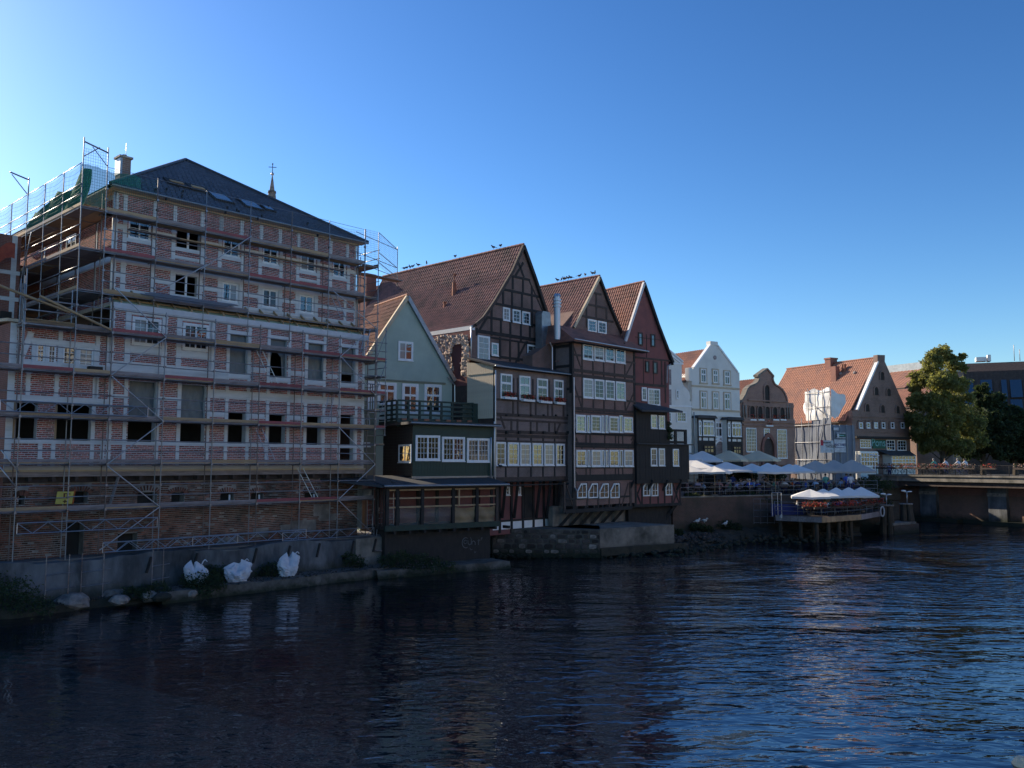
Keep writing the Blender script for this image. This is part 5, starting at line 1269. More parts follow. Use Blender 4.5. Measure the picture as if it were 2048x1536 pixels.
# ================================================================ four-storey projecting house (frame D)
HD = D.root('four_storey_house', 'four storey half-timbered brick house with many white windows and pointed gable', 'building')
dd = lambda x, y, yy=0: D.at(*k7(x, y), yy)
dx0, dx1 = D.at(1146, 850, 0)[0], D.at(1272, 850, 0)[0]; dzt = dd(430, 640)[1]; dzb = D.at(*k8(300, 960), 0)[1]; dzm = D.at(*k8(320, 700), 0)[1]
boxo('wall', dx0, dx1, 0, 9, dzb, dzt, HD, 'b_rose')
boxo('side_wall', dx0 - .03, dx0, 0, 9, dzb, dzt, HD, 'b_dark')
YG = 1.3
gl = [dd(*p_, YG) for p_ in [(662, 68), (545, 300), (430, 520)]]; gr = [dd(*p_, YG) for p_ in [(662, 68), (760, 330), (880, 605)]]
gax, gaz = gl[0]
wallprism(D, HD, [(gl[2][0], dzt), (gr[2][0] - .1, dzt - 1.5), (gr[2][0], gr[2][1]), (gr[1][0], gr[1][1]), (gax, gaz - .1), (gl[1][0], gl[1][1]), (gl[2][0], gl[2][1])], YG, YG + .6, 'b_brown', 'gable_wall')
wallprism(D, HD, [(dx0 - 2, 3), (dx1, 3), (dx1, dzt), (gr[1][0], gr[1][1]), (gax, gaz - .2), (gl[1][0], gl[1][1] - .1), (dx0 - .6, dzt - .2), (dx0 - 2, dzt - 1)], YG + .6, 13, 'b_brown', 'rear_wall')
roof(HD, [(gax, gaz + .05), (gl[1][0], gl[1][1]), (gl[2][0] - .3, gl[2][1] - .2), (gl[2][0] - 1.6, gl[2][1] - 2.6)], YG - .15, YG + 12, 'tile', tw=.25)
roof(HD, [(gax, gaz + .05), (gr[1][0], gr[1][1]), (gr[2][0] + .2, gr[2][1] - .3)], YG - .15, YG + 12, 'tile')
ridge(HD, gax, gaz + .1, YG - .15, YG + 12, 'tile')
for ps, mm in ((gl, 'cornice'), (gr, 'dark')):
    for a_, b_ in zip(ps, ps[1:]): g = G(); g.add(*diag(a_[0], a_[1], b_[0], b_[1], .2, YG - .2, YG - .05)); g.ob('bargeboard', M[mm], HD)
beams(D, HD, L7([(612, 205, 690, 220), (560, 310, 735, 340), (515, 415, 800, 465), (648, 215, 645, 430), (560, 320, 556, 520), (740, 345, 738, 560), (800, 470, 740, 460)]), .15, YG - .035, YG + .02, 'dark2')
for a_, b_ in (((565, 440), (645, 558)), ((655, 457), (735, 572))): pwin(D, HD, k7(*a_), k7(*b_), YG - .05, cas=1, cols=2, rows=3, fr=.1)
# pent roof band below the gable
g = G(); z1_ = gl[2][1] + .1
g.add([(dx0 - .5, -.55, dzt + .02), (dx1 + .9, -.55, dzt + .02), (dx1 + .3, YG, z1_ - .1), (dx0 - .2, YG, z1_ - .1), (dx0 - .5, -.55, dzt - .1), (dx1 + .9, -.55, dzt - .1), (dx0 - .5, 8, dzt - .1), (dx0 - .5, 8, dzt + .02), (dx0 - .2, 8, z1_ - .1)],
      [(0, 1, 2, 3), (4, 5, 1, 0), (4, 0, 7, 6), (0, 3, 8, 7)]); g.ob('pent_roof', M['tile2'], HD)
boxo('eave_board', dx0 - .5, dx1 + .9, -.56, 0, dzt - .14, dzt - .1, HD, 'dark')
tubeo('gutter', (dx0 - .5, -.62, dzt + .02), (dx1 + .9, -.62, dzt - .04), .055, HD, 'alu')
beams(D, HD, [((1148, 680), (1146, 1028), .2), ((1270, 700), (1271, 1012), .2)], .15, -.045, .02, 'dark')
beams(D, HD, L7([(440, 775, 1000, 830, .13), (435, 905, 1000, 965, .22), (435, 950, 1000, 1005, .2), (440, 1140, 1000, 1190, .14), (440, 1245, 1000, 1290, .22), (440, 1280, 1000, 1310, .13), (440, 1470, 1000, 1490, .14)]), .15, -.04, .02, 'dark2')
xsD = (519, 618, 714, 812, 905)
beams(D, HD, L7([(x, 655, x, 1290) for x in xsD] + [(440, 690, 515, 900), (998, 790, 915, 950), (440, 1010, 515, 1240), (998, 1080, 915, 1270), (440, 1475, 475, 1536), (995, 1490, 960, 1536)]), .12, -.035, .02, 'dark2')
beams(D, HD, L8([(310, 395, 865, 410, .22), (310, 410, 865, 440, .12), (310, 305, 865, 320, .12), (310, 605, 865, 615, .12), (300, 700, 870, 700, .45), (230, 895, 815, 870, .14), (230, 1005, 835, 975, .26)]), .15, -.04, .02, 'dark')
beams(D, HD, L8([(x, y0_, x, y1_) for x in (318, 420, 457, 588, 685, 712, 750, 845) for y0_, y1_ in ((310, 395), (605, 690))] + [(x, 420, x, 440) for x in (380, 490, 600, 710, 800)] +
      [(x, 890, x, 1000) for x in (325, 430, 528, 628, 722)] + [(x, 745, x, 890) for x in (325, 428, 526, 625, 722)] + [(245, 770, 310, 990), (800, 750, 735, 980), (315, 320, 350, 395), (862, 330, 830, 395), (315, 630, 350, 700), (862, 630, 830, 690), (820, 740, 820, 980, .25), (225, 740, 225, 1010, .2)]), .12, -.035, .02, 'dark2')
for a_, b_, m_ in ((520, 613, 0), (622, 712, 10), (722, 806, 20), (816, 903, 30)):
    pwin(D, HD, k7(a_, 662 + m_ * 1.4), k7(b_, 808 + m_), -.03, cas=1, cols=2, rows=3, fr=.09)
    pwin(D, HD, k7(a_ + 2, 975 + m_), k7(b_ + 2, 1155 + m_ * .7), -.03, cas=1, cols=2, rows=4, fr=.09)
for y0_, y1_, mm in ((1305, 1465, 7), ): 
    for a_, b_ in ((458, 548), (594, 684), (758, 843), (888, 972)): pwin(D, HD, k7(a_, y0_ + (a_ - 458) * .05), k7(b_, y1_), -.03, cas=1, cols=2, rows=4, fr=.09)
    for a_, b_ in ((558, 584), (688, 712), (724, 748), (850, 880)): pwin(D, HD, k7(a_, y0_ + 8), k7(b_, y1_ + 4), -.03, cas=1, cols=1, rows=1, fr=.05, cf=.03)
for a_, b_ in ((325, 416), (462, 552), (625, 712), (757, 842)): pwin(D, HD, k8(a_, 450), k8(b_, 603), -.03, cas=1, cols=2, rows=3, fr=.09)
for a_, b_ in ((426, 450), (556, 580), (590, 614), (718, 746)): pwin(D, HD, k8(a_, 452), k8(b_, 602), -.03, cas=1, cols=1, rows=1, fr=.05, cf=.03)
def cutwin(h, par, A_, B_, y, cut=.34):
    """window whose upper left corner is cut by a brace"""
    x0, z1 = h.at(*A_, y); x1, z0 = h.at(*B_, y); w = x1 - x0; c = w * cut * 1.2; f = .09
    g = G(); o = [(x0, z0), (x1, z0), (x1, z1), (x0 + c, z1), (x0, z1 - c * 1.2)]; i = [(x0 + f, z0 + f), (x1 - f, z0 + f), (x1 - f, z1 - f), (x0 + c + f * .4, z1 - f), (x0 + f, z1 - c * 1.2 - f * .4)]
    n = 5
    g.add([(a, y - .05, b) for a, b in o] + [(a, y - .05, b) for a, b in i] + [(a, y, b) for a, b in o] + [(a, y, b) for a, b in i], [(k_, (k_ + 1) % n, n + (k_ + 1) % n, n + k_) for k_ in range(n)] + [(n + k_, n + (k_ + 1) % n, 3 * n + (k_ + 1) % n, 3 * n + k_) for k_ in range(n)] + [(k_, 2 * n + k_, 2 * n + (k_ + 1) % n, (k_ + 1) % n) for k_ in range(n)])
    g.box(x0 + w * .55 - .02, x0 + w * .55 + .02, y - .045, y, z0 + f, z1 - f); g.box(x0 + f, x1 - f, y - .044, y, z0 + (z1 - z0) * .4 - .012, z0 + (z1 - z0) * .4 + .012)
    fo = g.ob('window', M['white'], par); g = G(); g.prism(i, y - .022, y - .012); g.ob('pane', M['glass'], fo)
for a_, b_ in ((332, 420), (433, 520), (533, 618), (632, 715)): cutwin(D, HD, k8(a_, 755), k8(b_, 885), -.04)
# flank beams of the upper left side
for y_ in (.15, 1.6, 3.2): boxo('beam', dx0 - .07, dx0 - .03, y_ - .1, y_ + .1, dzt - 3.6, dzt - .15, HD, 'dark')
for z_ in (dzt - .3, dzt - 1.7, dzt - 3.3): boxo('beam', dx0 - .066, dx0 - .03, .2, 5, z_ - .1, z_ + .08, HD, 'dark')
p = D.at(1146, 755, -.12); q = D.at(1146, 975, -.12); r_ = D.at(1150.5, 983, -.12); g = G(); g.tube((p[0], -.2, p[1]), (p[0], -.2, q[1]), .055); g.tube((p[0], -.2, q[1]), (r_[0] + .1, -.2, r_[1]), .055); g.ob('downpipe', M['alu'], HD)
p = D.at(*k7(265, 650), 2.3); q = D.at(*k7(285, 915), 2.3); g = G(); g.tube((dx0 - 1.0, 1.2, dzt - .1), (dx0 - .75, 1.2, dzt - .4), .05); g.tube((dx0 - .75, 1.2, dzt - .4), (dx0 - .75, 1.2, dzt - 3.4), .05); g.ob('downpipe', M['alu'], HD)
# braces below and plinth
xD = [D.at(*k8(x, 1100), 1.0)[0] for x in (170, 265, 360, 455, 550, 645)]
for x in xD: g = G(); g.bar((x + .05, 1.0, 1.75), (x + .75, .0, dzb - .05), .2, .2); g.ob('brace', M['dark'], HD)
for i in range(8): x = dx0 + .3 + i * .95; boxo('joist', x - .08, x + .08, -.05, 1.0, dzb - .25, dzb, HD, 'dark')
boxo('lower_wall', dx0 - 1, dx1, 1.0, 1.4, 1.4, dzb, HD, 'concrete')
# silver ducts
def duct(name, h, par, pts, w, d_, m, lab=None):
    g = G()
    for a_, b_ in zip(pts, pts[1:]): g.bar(a_, b_, w, d_, 0, (0, 1, 0))
    return g.ob(name, M[m], par)
DU = C.root('square_duct', 'square sheet metal ventilation duct climbing the corner of the tall gable', 'duct')
p = [C.at(*k7(x, y), YC - .4) for x, y in ((150, 900), (150, 700), (150, 410))]; pw = C.at(*k7(190, 410), YC - .4)[0] - C.at(*k7(110, 410), YC - .4)[0]
g = G(); g.box(p[0][0] - pw / 2, p[0][0] + pw / 2, YC - .85, YC - .25, fz1, p[2][1]); 
for z_ in (p[2][1] - 1.2, p[2][1] - 2.6, p[2][1] - 4): g.box(p[0][0] - pw / 2 - .03, p[0][0] + pw / 2 + .03, YC - .88, YC - .22, z_, z_ + .05)
g.prism([(p[0][0] - pw / 2, p[2][1]), (p[0][0] + pw / 2, p[2][1]), (p[0][0] + pw / 2 - .1, p[2][1] + .22), (p[0][0] - pw / 2 + .15, p[2][1] + .22)], YC - .85, YC - .25); g.ob('duct_body', M['zinc'], DU)
DR = D.root('round_flue', 'round silver flue pipe with stacked caps in front of the middle roof', 'flue')
p = D.at(*k7(290, 590), .3); q = D.at(*k7(290, 240), .3); g = G(); g.tube((p[0], .3, p[1] - .3), (p[0], .3, q[1]), .22, 12)
for f_ in (.72, .80, .88): z_ = p[1] + (q[1] - p[1]) * f_; g.tube((p[0], .3, z_), (p[0], .3, z_ + .12), .30, 12)
g.tube((p[0], .3, q[1]), (p[0], .3, q[1] + .18), .27, 12, r2=.2); g.ob('pipe', M['alu'], DR)

# ================================================================ red gable behind, black boarded block (frame E)
HE = E.root('red_gable_house', 'dull red rendered gable house behind the four storey house', 'building')
ee = lambda x, y, yy=.6: E.at(*k7(x, y), yy)
YE = .6
ga = ee(1065, 118); el_ = ee(905, 615); er_ = ee(1325, 838); ermid = ee(1195, 500)
wallprism(E, HE, [(el_[0], 3), (er_[0] - .35, 3), (er_[0] - .35, er_[1] + .3), (ermid[0], ermid[1]), (ga[0], ga[1] - .1), (el_[0], el_[1])], YE, YE + 12, 'redwall')
lf = (el_[0] - (ga[0] - el_[0]) * .35, el_[1] - (ga[1] - el_[1]) * .35)
roof(HE, [(ga[0], ga[1] + .05), lf], YE - .15, YE + 11, 'tile2', tw=.25); roof(HE, [(ga[0], ga[1] + .05), (ermid[0] + .05, ermid[1]), (er_[0] + .1, er_[1])], YE - .15, YE + 11, 'tile'); ridge(HE, ga[0], ga[1] + .08, YE - .15, YE + 11, 'tile2')
for a_, b_, mm in (((ga), lf, 'fascia'), (ga, ermid, 'dark'), (ermid, er_, 'dark')): g = G(); g.add(*diag(a_[0], a_[1], b_[0], b_[1], .2, YE - .22, YE - .05)); g.ob('bargeboard', M[mm], HE)
beams(E, HE, L7([(1000, 790, 1315, 820, .14), (1000, 1030, 1280, 1050, .2), (1075, 800, 1070, 1030, .05), (1165, 810, 1160, 1040, .05), (1238, 820, 1235, 1040, .14), (1100, 580, 1100, 790, .05), (1000, 600, 1240, 640, .05), (1270, 830, 1268, 1200, .12)]), .12, YE - .03, YE + .02, 'dark2')
for a_, b_ in (((1022, 562), (1062, 680)), ((1135, 578), (1175, 692)), ((1085, 818), (1122, 925)), ((1155, 825), (1197, 938))):
    o = pwin(E, HE, k7(*a_), k7(*b_), YE - .02, cas=1, cols=1, rows=1, m='dark2', sill=False, fr=.07)
pwin(E, HE, k7(1052, 1058), k7(1098, 1180), YE - .04, cas=1, cols=2, rows=3, fr=.08); pwin(E, HE, k7(1107, 1068), k7(1218, 1222), YE - .04, cas=2, cols=2, rows=4, fr=.08)
q = [ee(1318, 850, YE - .2), ee(1285, 870, YE - .2), ee(1282, 1020, YE - .2)]; g = G()
for a_, b_ in zip(q, q[1:]): g.tube((a_[0], YE - .2, a_[1]), (b_[0], YE - .2, b_[1]), .05)
g.ob('downpipe', M['zinc'], HE)
BB = E.root('black_boarded_block', 'black boarded projecting block with slim white windows over red half-timbered base', 'building')
e8 = lambda x, y, yy=-.3: E.at(*n8(x, y), yy)
YK = -.3
bx0 = E.at(1273, 900, YK)[0]; bx1 = E.at(1334.5, 850, YK)[0]; bx2 = E.at(1378, 920, YK)[0]; bt = e8(80, 470)[1]; bm_ = e8(300, 872)[1]; bb_ = e8(300, 1300)[1]; bz = E.at(1300, 1010, YK)[1]
boxo('wall', bx0, bx1, YK, 1.5, bm_, e8(300, 480)[1], BB, 'dark'); boxo('wall', bx0, bx2, YK, 5.5, bb_, bm_, BB, 'dark')
boards(BB, bx0, bx1, bm_ + .1, e8(300, 480)[1], YK, 'dark', w=.3); boards(BB, bx0, bx2, bb_, bm_ - .05, YK, 'dark', w=.3)
g = G(); za_, zb_ = e8(75, 365, .6)[1], e8(200, 485)[1]
g.add([(bx0 - .1, YE, za_), (bx1 + .2, YE, e8(350, 420, .6)[1]), (bx1 + 1.0, -1.0, e8(520, 478, -1)[1]), (bx0 - .1, -1.0, e8(180, 470, -1)[1]), (bx0 - .1, YE, za_ - .12), (bx1 + .2, YE, e8(350, 420, .6)[1] - .12), (bx1 + 1.0, -1.0, e8(520, 478, -1)[1] - .14), (bx0 - .1, -1.0, e8(180, 470, -1)[1] - .14)],
      [(0, 1, 2, 3), (4, 7, 6, 5), (0, 4, 5, 1), (1, 5, 6, 2), (2, 6, 7, 3), (3, 7, 4, 0)]); g.ob('lean_to_roof', M['felt'], BB)
for a_, b_ in (((243, 528), (318, 692)), ((335, 535), (410, 698)), ((242, 922), (318, 1135)), ((336, 925), (411, 1135)), ((502, 932), (575, 1138))): pwin(E, BB, n8(*a_), n8(*b_), YK - .03, cas=1, cols=2, rows=3, fr=.07)
boxo('ledge', bx0, bx2 + .3, YK - .2, 5.6, bm_ - .06, bm_ + .02, BB, 'felt')
xb_ = E.at(1372, 870, YK)[0]
for x in (bx1 + .1, (bx1 + xb_) / 2 - .1, xb_): boxo('terrace_post', x - .12, x + .12, YK, YK + .12, bm_, bm_ + 1.15, BB, 'dark')
boxo('terrace_rail', bx1, xb_, YK + .02, YK + .1, bm_ + .98, bm_ + 1.15, BB, 'dark'); boxo('terrace_rail', bx1, xb_, YK + .02, YK + .1, bm_ + .05, bm_ + .25, BB, 'dark')
boxo('terrace_pane', bx1 + .2, xb_ - .2, YK + .05, YK + .07, bm_ + .25, bm_ + .98, BB, 'clear')
boxo('base_wall', bx0, E.at(1362, 980, YK + .3)[0], YK + .3, 4, bz + .05, bb_, BB, 'redwall')
for a_, b_ in (((150, 1325), (236, 1490)), ((248, 1325), (330, 1490)), ((415, 1325), (495, 1480))): cutwin(E, BB, n8(*a_), n8(*b_), YK + .26)
beams(E, BB, [(n8(a_, b_), n8(c, d)) for a_, b_, c, d in ((145, 1320, 145, 1600), (242, 1320, 242, 1600), (335, 1320, 335, 1600), (412, 1320, 412, 1600), (500, 1320, 500, 1600), (595, 1320, 595, 1600), (40, 1340, 140, 1600), (140, 1340, 40, 1600), (505, 1340, 595, 1600), (595, 1340, 505, 1600))] + [(n8(0, 1600), n8(610, 1590), .22)], .12, YK + .26, YK + .31, 'dark')
for a_ in (20, 240, 420, 585): p = e8(a_, 1300); g = G(); g.bar((p[0], YK + .3, bb_ - .8), (p[0] + .15, YK - .1, bb_), .14, .14); g.ob('brace', M['dark'], BB)
boxo('bracket_beam', bx0, bx2 - .2, YK, YK + .3, bb_ - .25, bb_, BB, 'dark')
boxo('lower_wall', bx0, bx2 - 1.2, YK + .9, YK + 1.4, 1.0, bz, BB, 'dark'); g = G(); p = E.at(1356, 1010, YK + .3); g.bar((p[0], YK + .4, bz), (p[0] - .8, YK + 1.1, 1.6), .2, .2); g.ob('brace', M['dark'], BB)
boxo('floor', bx0, bx2 - .8, YK + .3, 3, bz - .1, bz + .05, BB, 'dark')

# ---- stone quay wall and concrete plinth in front of these houses
QW = empty('stone_quay_wall', depth(985, HZ, 57.4) - Vector((0, 0, EYE)), 'rough fieldstone quay wall with pale joints below the half-timbered houses', 'retaining wall')
qa, qb = depth(983, HZ, 57.6), depth(1196, HZ, 57.0); d_ = (qb - qa); L = Vector((d_.x, d_.y)).length; QW.rotation_euler.z = math.atan2(d_.y, d_.x)
g = G(); g.box(0, L, .06, 2.6, -.4, 1.75); g.flat([(0, .02), (L, .02), (L, 3.5), (4.5, 5.2), (0, 2.0)], 1.6, 1.82); g.ob('wall_core', M['quay_mortar'], QW)
random.seed(21); z = .25; cnt = 0
while z < 1.72:
    hh = rnd(.24, .40); x = rnd(-.3, 0)
    while x < L:
        w = rnd(.28, .70); x1 = min(x + w, L)
        if x1 - max(x, 0) > .1:
            g = G(); cx, cz = (max(x, 0) + x1) / 2, z + hh / 2; rx_, rz2 = (x1 - max(x, 0)) / 2 - .008, hh / 2 - .004
            k_ = 7; ring = [(cx + rx_ * (1 + rnd(-.12, .02)) * max(-.93, min(.93, 1.25 * math.cos(2 * math.pi * i / k_ + .4))), cz + rz2 * (1 + rnd(-.15, .03)) * max(-.93, min(.93, 1.25 * math.sin(2 * math.pi * i / k_ + .4)))) for i in range(k_)]
            o_ = rnd(.03, .10)
            g.add([(a_ - cx, 0, b_ - cz) for a_, b_ in ring] + [((a_ - cx) * .82, -o_, (b_ - cz) * .82) for a_, b_ in ring], [tuple(range(k_, 2 * k_))] + [(i, (i + 1) % k_, k_ + (i + 1) % k_, k_ + i) for i in range(k_)])
            g.ob('stone', M['stone2' if random.random() < .75 else 'stone'], QW, (cx, .07, cz)); cnt += 1
        x = x1 + .015
    z += hh + .01
PT = empty('concrete_plinth', (0, 0, 0), 'pale concrete plinth with stepped foot beneath the four storey house', 'plinth')
qa, qb = depth(1194, HZ, 57.2), depth(1346, HZ, 61.2)
g = G(); bk1 = D.world(6.5, 1.5, 0); bk0 = D.world(-1.5, 1.5, 0)
g.flat([(qa.x, qa.y), (qb.x, qb.y), (bk1.x, bk1.y), (bk0.x, bk0.y)], .4, 1.82); g.ob('plinth', M['concrete'], PT)
g = G(); n_ = (Vector((qb.y - qa.y, -(qb.x - qa.x)))).normalized(); g.flat([(qa.x + n_.x * .35, qa.y + n_.y * .35), (qb.x + n_.x * .5 + .2, qb.y + n_.y * .5), (qb.x + .8, qb.y), (qa.x, qa.y)], .1, .6); g.ob('foot', M['mud'], PT)
# ================================================================ far side: white houses (frame F2)
F2 = Fr(1378, 84, 56)
HW = F2.root('white_gable_house', 'tall cream white gabled house with two black and white bay windows', 'building')
f = lambda x, y, yy=0: F2.at(*m1(x, y), yy)
out = [f(*p_) for p_ in [(350, 960), (352, 440), (318, 430), (318, 415), (372, 412), (552, 165), (552, 128), (628, 128), (630, 170), (850, 462), (872, 468), (878, 960)]]
xw0, xw1 = out[0][0], out[-1][0]
wallprism(F2, HW, [(xw0, 3.8)] + out[:2] + out[4:] + [(xw1, 3.8)], 0, .35, 'whitewall', 'front_wall')
g = G(); g.box(xw0, xw1, .35, 12, 3.8, out[1][1] - .6); g.prism([(xw0, out[1][1] - .6), (xw1, out[1][1] - .9), ((xw0 + xw1) / 2, out[5][1] - .6)], .35, 12); g.ob('rear_wall', M['whitewall'], HW)
ar = ((xw0 + xw1) / 2 - .1, f(525, 190)[1])
roof(HW, [ar, (xw0 - .35, f(350, 500)[1] - .5)], .36, 13, 'tile3', tw=.3); roof(HW, [ar, (xw1 + .3, f(870, 500)[1] - .5)], .36, 13, 'tile3', tw=.3)
boxo('chimney_stub', f(548, 140)[0], f(630, 140)[0], -.06, .5, f(590, 168)[1], f(590, 126)[1], HW, 'whitewall')
for a_, b_ in (((372, 412), (552, 165)), ((630, 168), (850, 462))): p, q = f(*a_), f(*b_); g = G(); g.add(*diag(p[0], p[1], q[0], q[1], .16, -.10, .3)); g.ob('coping', M['white'], HW)
boxo('kneeler', f(316, 450)[0], f(352, 450)[0], -.05, .5, f(350, 560)[1], f(350, 415)[1], HW, 'whitewall')
for y0_ in (612, 870): a_ = f(352, y0_)[1]; boxo('string_course', xw0, xw1, -.07, 0, a_ - .09, a_ + .09, HW, 'cornice')
boxo('string_course', xw0, xw1, -.1, 0, f(352, 930)[1] - .1, f(352, 930)[1] + .05, HW, 'whitewall')
g = G(); p = f(602, 302); g.tube((p[0], -.04, p[1]), (p[0], .1, p[1]), .22, 12); g.ob('round_vent', M['plank_grey'], HW)
def trimwin(h, par, A_, B_, y, tm='cornice', **kw):
    x0, z1 = h.at(*A_, y); x1, z0 = h.at(*B_, y); t = .14
    g = G(); g.box(x0 - t, x0, y - .05, y, z0 - t, z1 + t); g.box(x1, x1 + t, y - .05, y, z0 - t, z1 + t); g.box(x0, x1, y - .05, y, z1, z1 + t); g.box(x0 - t - .05, x1 + t + .05, y - .09, y, z0 - t, z0)
    o = pwin(h, par, A_, B_, y, g='glass_far', **kw); s_ = g.ob('surround', M[tm], o, (-x0, -y, -z0)); return o
for a_, b_ in (((445, 425), (505, 575)), ((580, 435), (635, 580)), ((705, 450), (765, 595))): trimwin(F2, HW, m1(*a_), m1(*b_), -.02, cas=2, rows=2, tr=.6, fr=.07)
for a_, b_ in (((445, 675), (510, 860)), ((580, 682), (640, 865)), ((705, 690), (770, 872))): trimwin(F2, HW, m1(*a_), m1(*b_), -.02, cas=2, rows=2, tr=.64, fr=.07)
pwin(F2, HW, m1(605, 1010), m1(682, 1172), -.04, cas=2, rows=2, tr=.6, fr=.08, g='glass_far')
for (xa, xb, ya, yb_, wins) in ((412, 602, 965, 1240, [(422, 455), (468, 595)]), (735, 900, 985, 1250, [(740, 772), (785, 892)])):
    ym = (ya + yb_) / 2; x0, x1 = f(xa, ym, -.7)[0], f(xb, ym, -.7)[0]; z1, z0 = f(xa, ya, -.7)[1], f(xa, yb_, -.7)[1]
    r = HW; boxo('bay_body', x0, x1, -.7, 0, 3.9, z1, r, 'whitewall')
    g = G(); g.prism([(x0 - .2, z1), (x1 + .2, z1), (x1 - .1, z1 + .28), (x0 + .1, z1 + .28)], -.95, 0); g.ob('bay_roof', M['felt'], r)
    zs = f(xa, 1170 if xa < 500 else 1185, -.7)[1]
    for x in (x0 + .06, f(xa + 48, ym, -.7)[0], x1 - .06): boxo('beam', x - .08, x + .08, -.75, -.7, 4.4, z1, r, 'dark')
    xm = (f(xa + 48, ym, -.7)[0] + x1) / 2; boxo('beam', xm - .05, xm + .05, -.74, -.7, z0, zs, r, 'dark')
    for z_, w_ in ((z1 - .08, .16), (z1 - .4, .1), (zs, .16), (z0 + .1, .3)): boxo('beam', x0 - .03, x1 + .03, -.757, -.7, z_ - w_ / 2, z_ + w_ / 2, r, 'dark')
    boxo('dark_shopfront', x0, x1, -.73, -.7, 3.9, z0 - .05, r, 'dark')
    for (wa, wb_) in wins: pwin(F2, r, m1(wa, ya + 35), m1(wb_, yb_ - 80), -.74, cas=1 if wb_ - wa < 60 else 3, rows=2, tr=.66, fr=.07, g='glass_far')
    pwin(F2, r, m1(xa + 70, yb_ + 25), m1(xb - 8, yb_ + 110), -.76, cas=3, rows=2, tr=.6, m='dark2', fr=.06, g='glass_far')
# arched door with lettering
cx_, cz_ = f(655, 1300, -.03); ra = f(705, 1300)[0] - cx_
g = G(); n_ = 14; io = [(cx_ + ra * math.cos(math.pi * i / n_), cz_ + ra * math.sin(math.pi * i / n_)) for i in range(n_ + 1)]; oo = [(cx_ + (ra + .45) * math.cos(math.pi * i / n_), cz_ + (ra + .45) * math.sin(math.pi * i / n_)) for i in range(n_ + 1)]
g.prism(oo + io[::-1], -.14, 0); g.ob('door_arch', M['white'], HW)
g = G(); g.prism([(cx_ - ra, 3.9), (cx_ + ra, 3.9)] + io, -.05, .0); g.ob('door', M['plank_grey'], HW)
def text(s_, size, m, par, loc, rot=0, name='lettering', ext=.006):
    cu = bpy.data.curves.new(name, 'FONT'); cu.body = s_; cu.size = size; cu.extrude = ext; cu.align_x = 'CENTER'; cu.align_y = 'CENTER'
    o = bpy.data.objects.new(name, cu); COL.objects.link(o); bpy.context.view_layer.update()
    me = bpy.data.meshes.new_from_object(o.evaluated_get(bpy.context.evaluated_depsgraph_get())); bpy.data.objects.remove(o)
    me.materials.clear(); me.materials.append(M[m]); q = link(name, me, par, loc); q.rotation_euler = (math.pi / 2, rot, 0); return q
s_ = 'V. KLEINE'
for i, ch in enumerate(s_):
    if ch == ' ': continue
    t = R(128 - i * 13); text(ch, .30, 'ink', HW, (cx_ + (ra + .24) * math.cos(t), -.15, cz_ + (ra + .24) * math.sin(t)), math.pi / 2 - t)
# small curved white house
HS = F2.root('small_curved_gable_house', 'narrow white house with curved gable shoulder between red gable and cream house', 'building')
ys_ = -.6; fs_ = lambda x, y: F2.at(*m1(x, y), ys_)
o_ = [fs_(*p_) for p_ in [(345, 1350), (345, 785), (325, 780), (332, 740), (325, 690), (300, 650), (262, 615), (240, 560), (238, 375), (250, 365), (250, 345), (165, 285), (100, 225), (20, 300), (20, 1350)]]
wallprism(F2, HS, o_, ys_, 6, 'whitewall', 'wall')
g = G(); 
for a_, b_ in (((100, 222), (250, 348)), ((75, 370), (250, 372)), ((75, 832), (345, 840)), ((100, 262), (225, 360))): p, q = fs_(*a_), fs_(*b_); g.add(*diag(p[0], p[1], q[0], q[1], .14, ys_ - .09, ys_ + .02))
g.ob('moulding', M['white'], HS)
pwin(F2, HS, m1(180, 895), m1(288, 1010), ys_ - .03, cas=2, cols=2, rows=3, fr=.08, g='glass_far'); pwin(F2, HS, m1(176, 655), m1(208, 755), ys_ - .03, cas=1, rows=2, fr=.07, g='glass_far'); pwin(F2, HS, m1(88, 900), m1(125, 1010), ys_ - .03, cas=1, cols=2, rows=3, fr=.07, g='glass_far')
for a_, b_ in (((75, 430), (122, 602)), ((75, 650), (124, 828))): p, q = fs_(*a_), fs_(*b_); boxo('shutter', p[0], q[0], ys_ - .04, ys_, q[1], p[1], HS, 'plank_grey')
p, q = fs_(350, 900), fs_(375, 1350); tubeo('downpipe', (q[0], ys_ - .08, q[1]), (q[0], ys_ - .08, p[1]), .06, HS, 'zinc')

# ================================================================ brick house with volute gable
F3 = Fr(1480, 90, 57)
HV = F3.root('volute_gable_house', 'old brown brick house with scrolled gable and a row of arched niches', 'building')
v = lambda x, y, yy=0: F3.at(*m1(x, y), yy)
o_ = [v(*p_) for p_ in [(898, 1480), (895, 985), (878, 960), (878, 800), (905, 755), (935, 705), (955, 650), (985, 618), (1030, 600), (1062, 580), (1082, 550), (1088, 510), (1068, 500), (1172, 425), (1243, 508), (1232, 522), (1238, 560), (1258, 598), (1300, 622), (1340, 655), (1368, 700), (1385, 745), (1395, 795), (1465, 805), (1465, 965), (1478, 1020), (1482, 1480)]]
wallprism(F3, HV, o_, 0, .6, 'b_warm_gable', 'front_wall')
zt__ = v(880, 800)[1]; g = G(); g.box(o_[0][0], o_[-1][0], .6, 12, 3.8, zt__ - 1); g.ob('rear_wall', M['b_warm_gable'], HV)
cxm = v(1155, 540)[0]; roof(HV, [(cxm, v(1060, 540)[1] + .2), (o_[2][0] - .2, v(880, 740)[1] - .6)], .5, 12, 'tile3', tw=.3); roof(HV, [(cxm, v(1060, 540)[1] + .2), (o_[23][0] + .3, v(1465, 800)[1] - .5)], .5, 12, 'tile3', tw=.3)
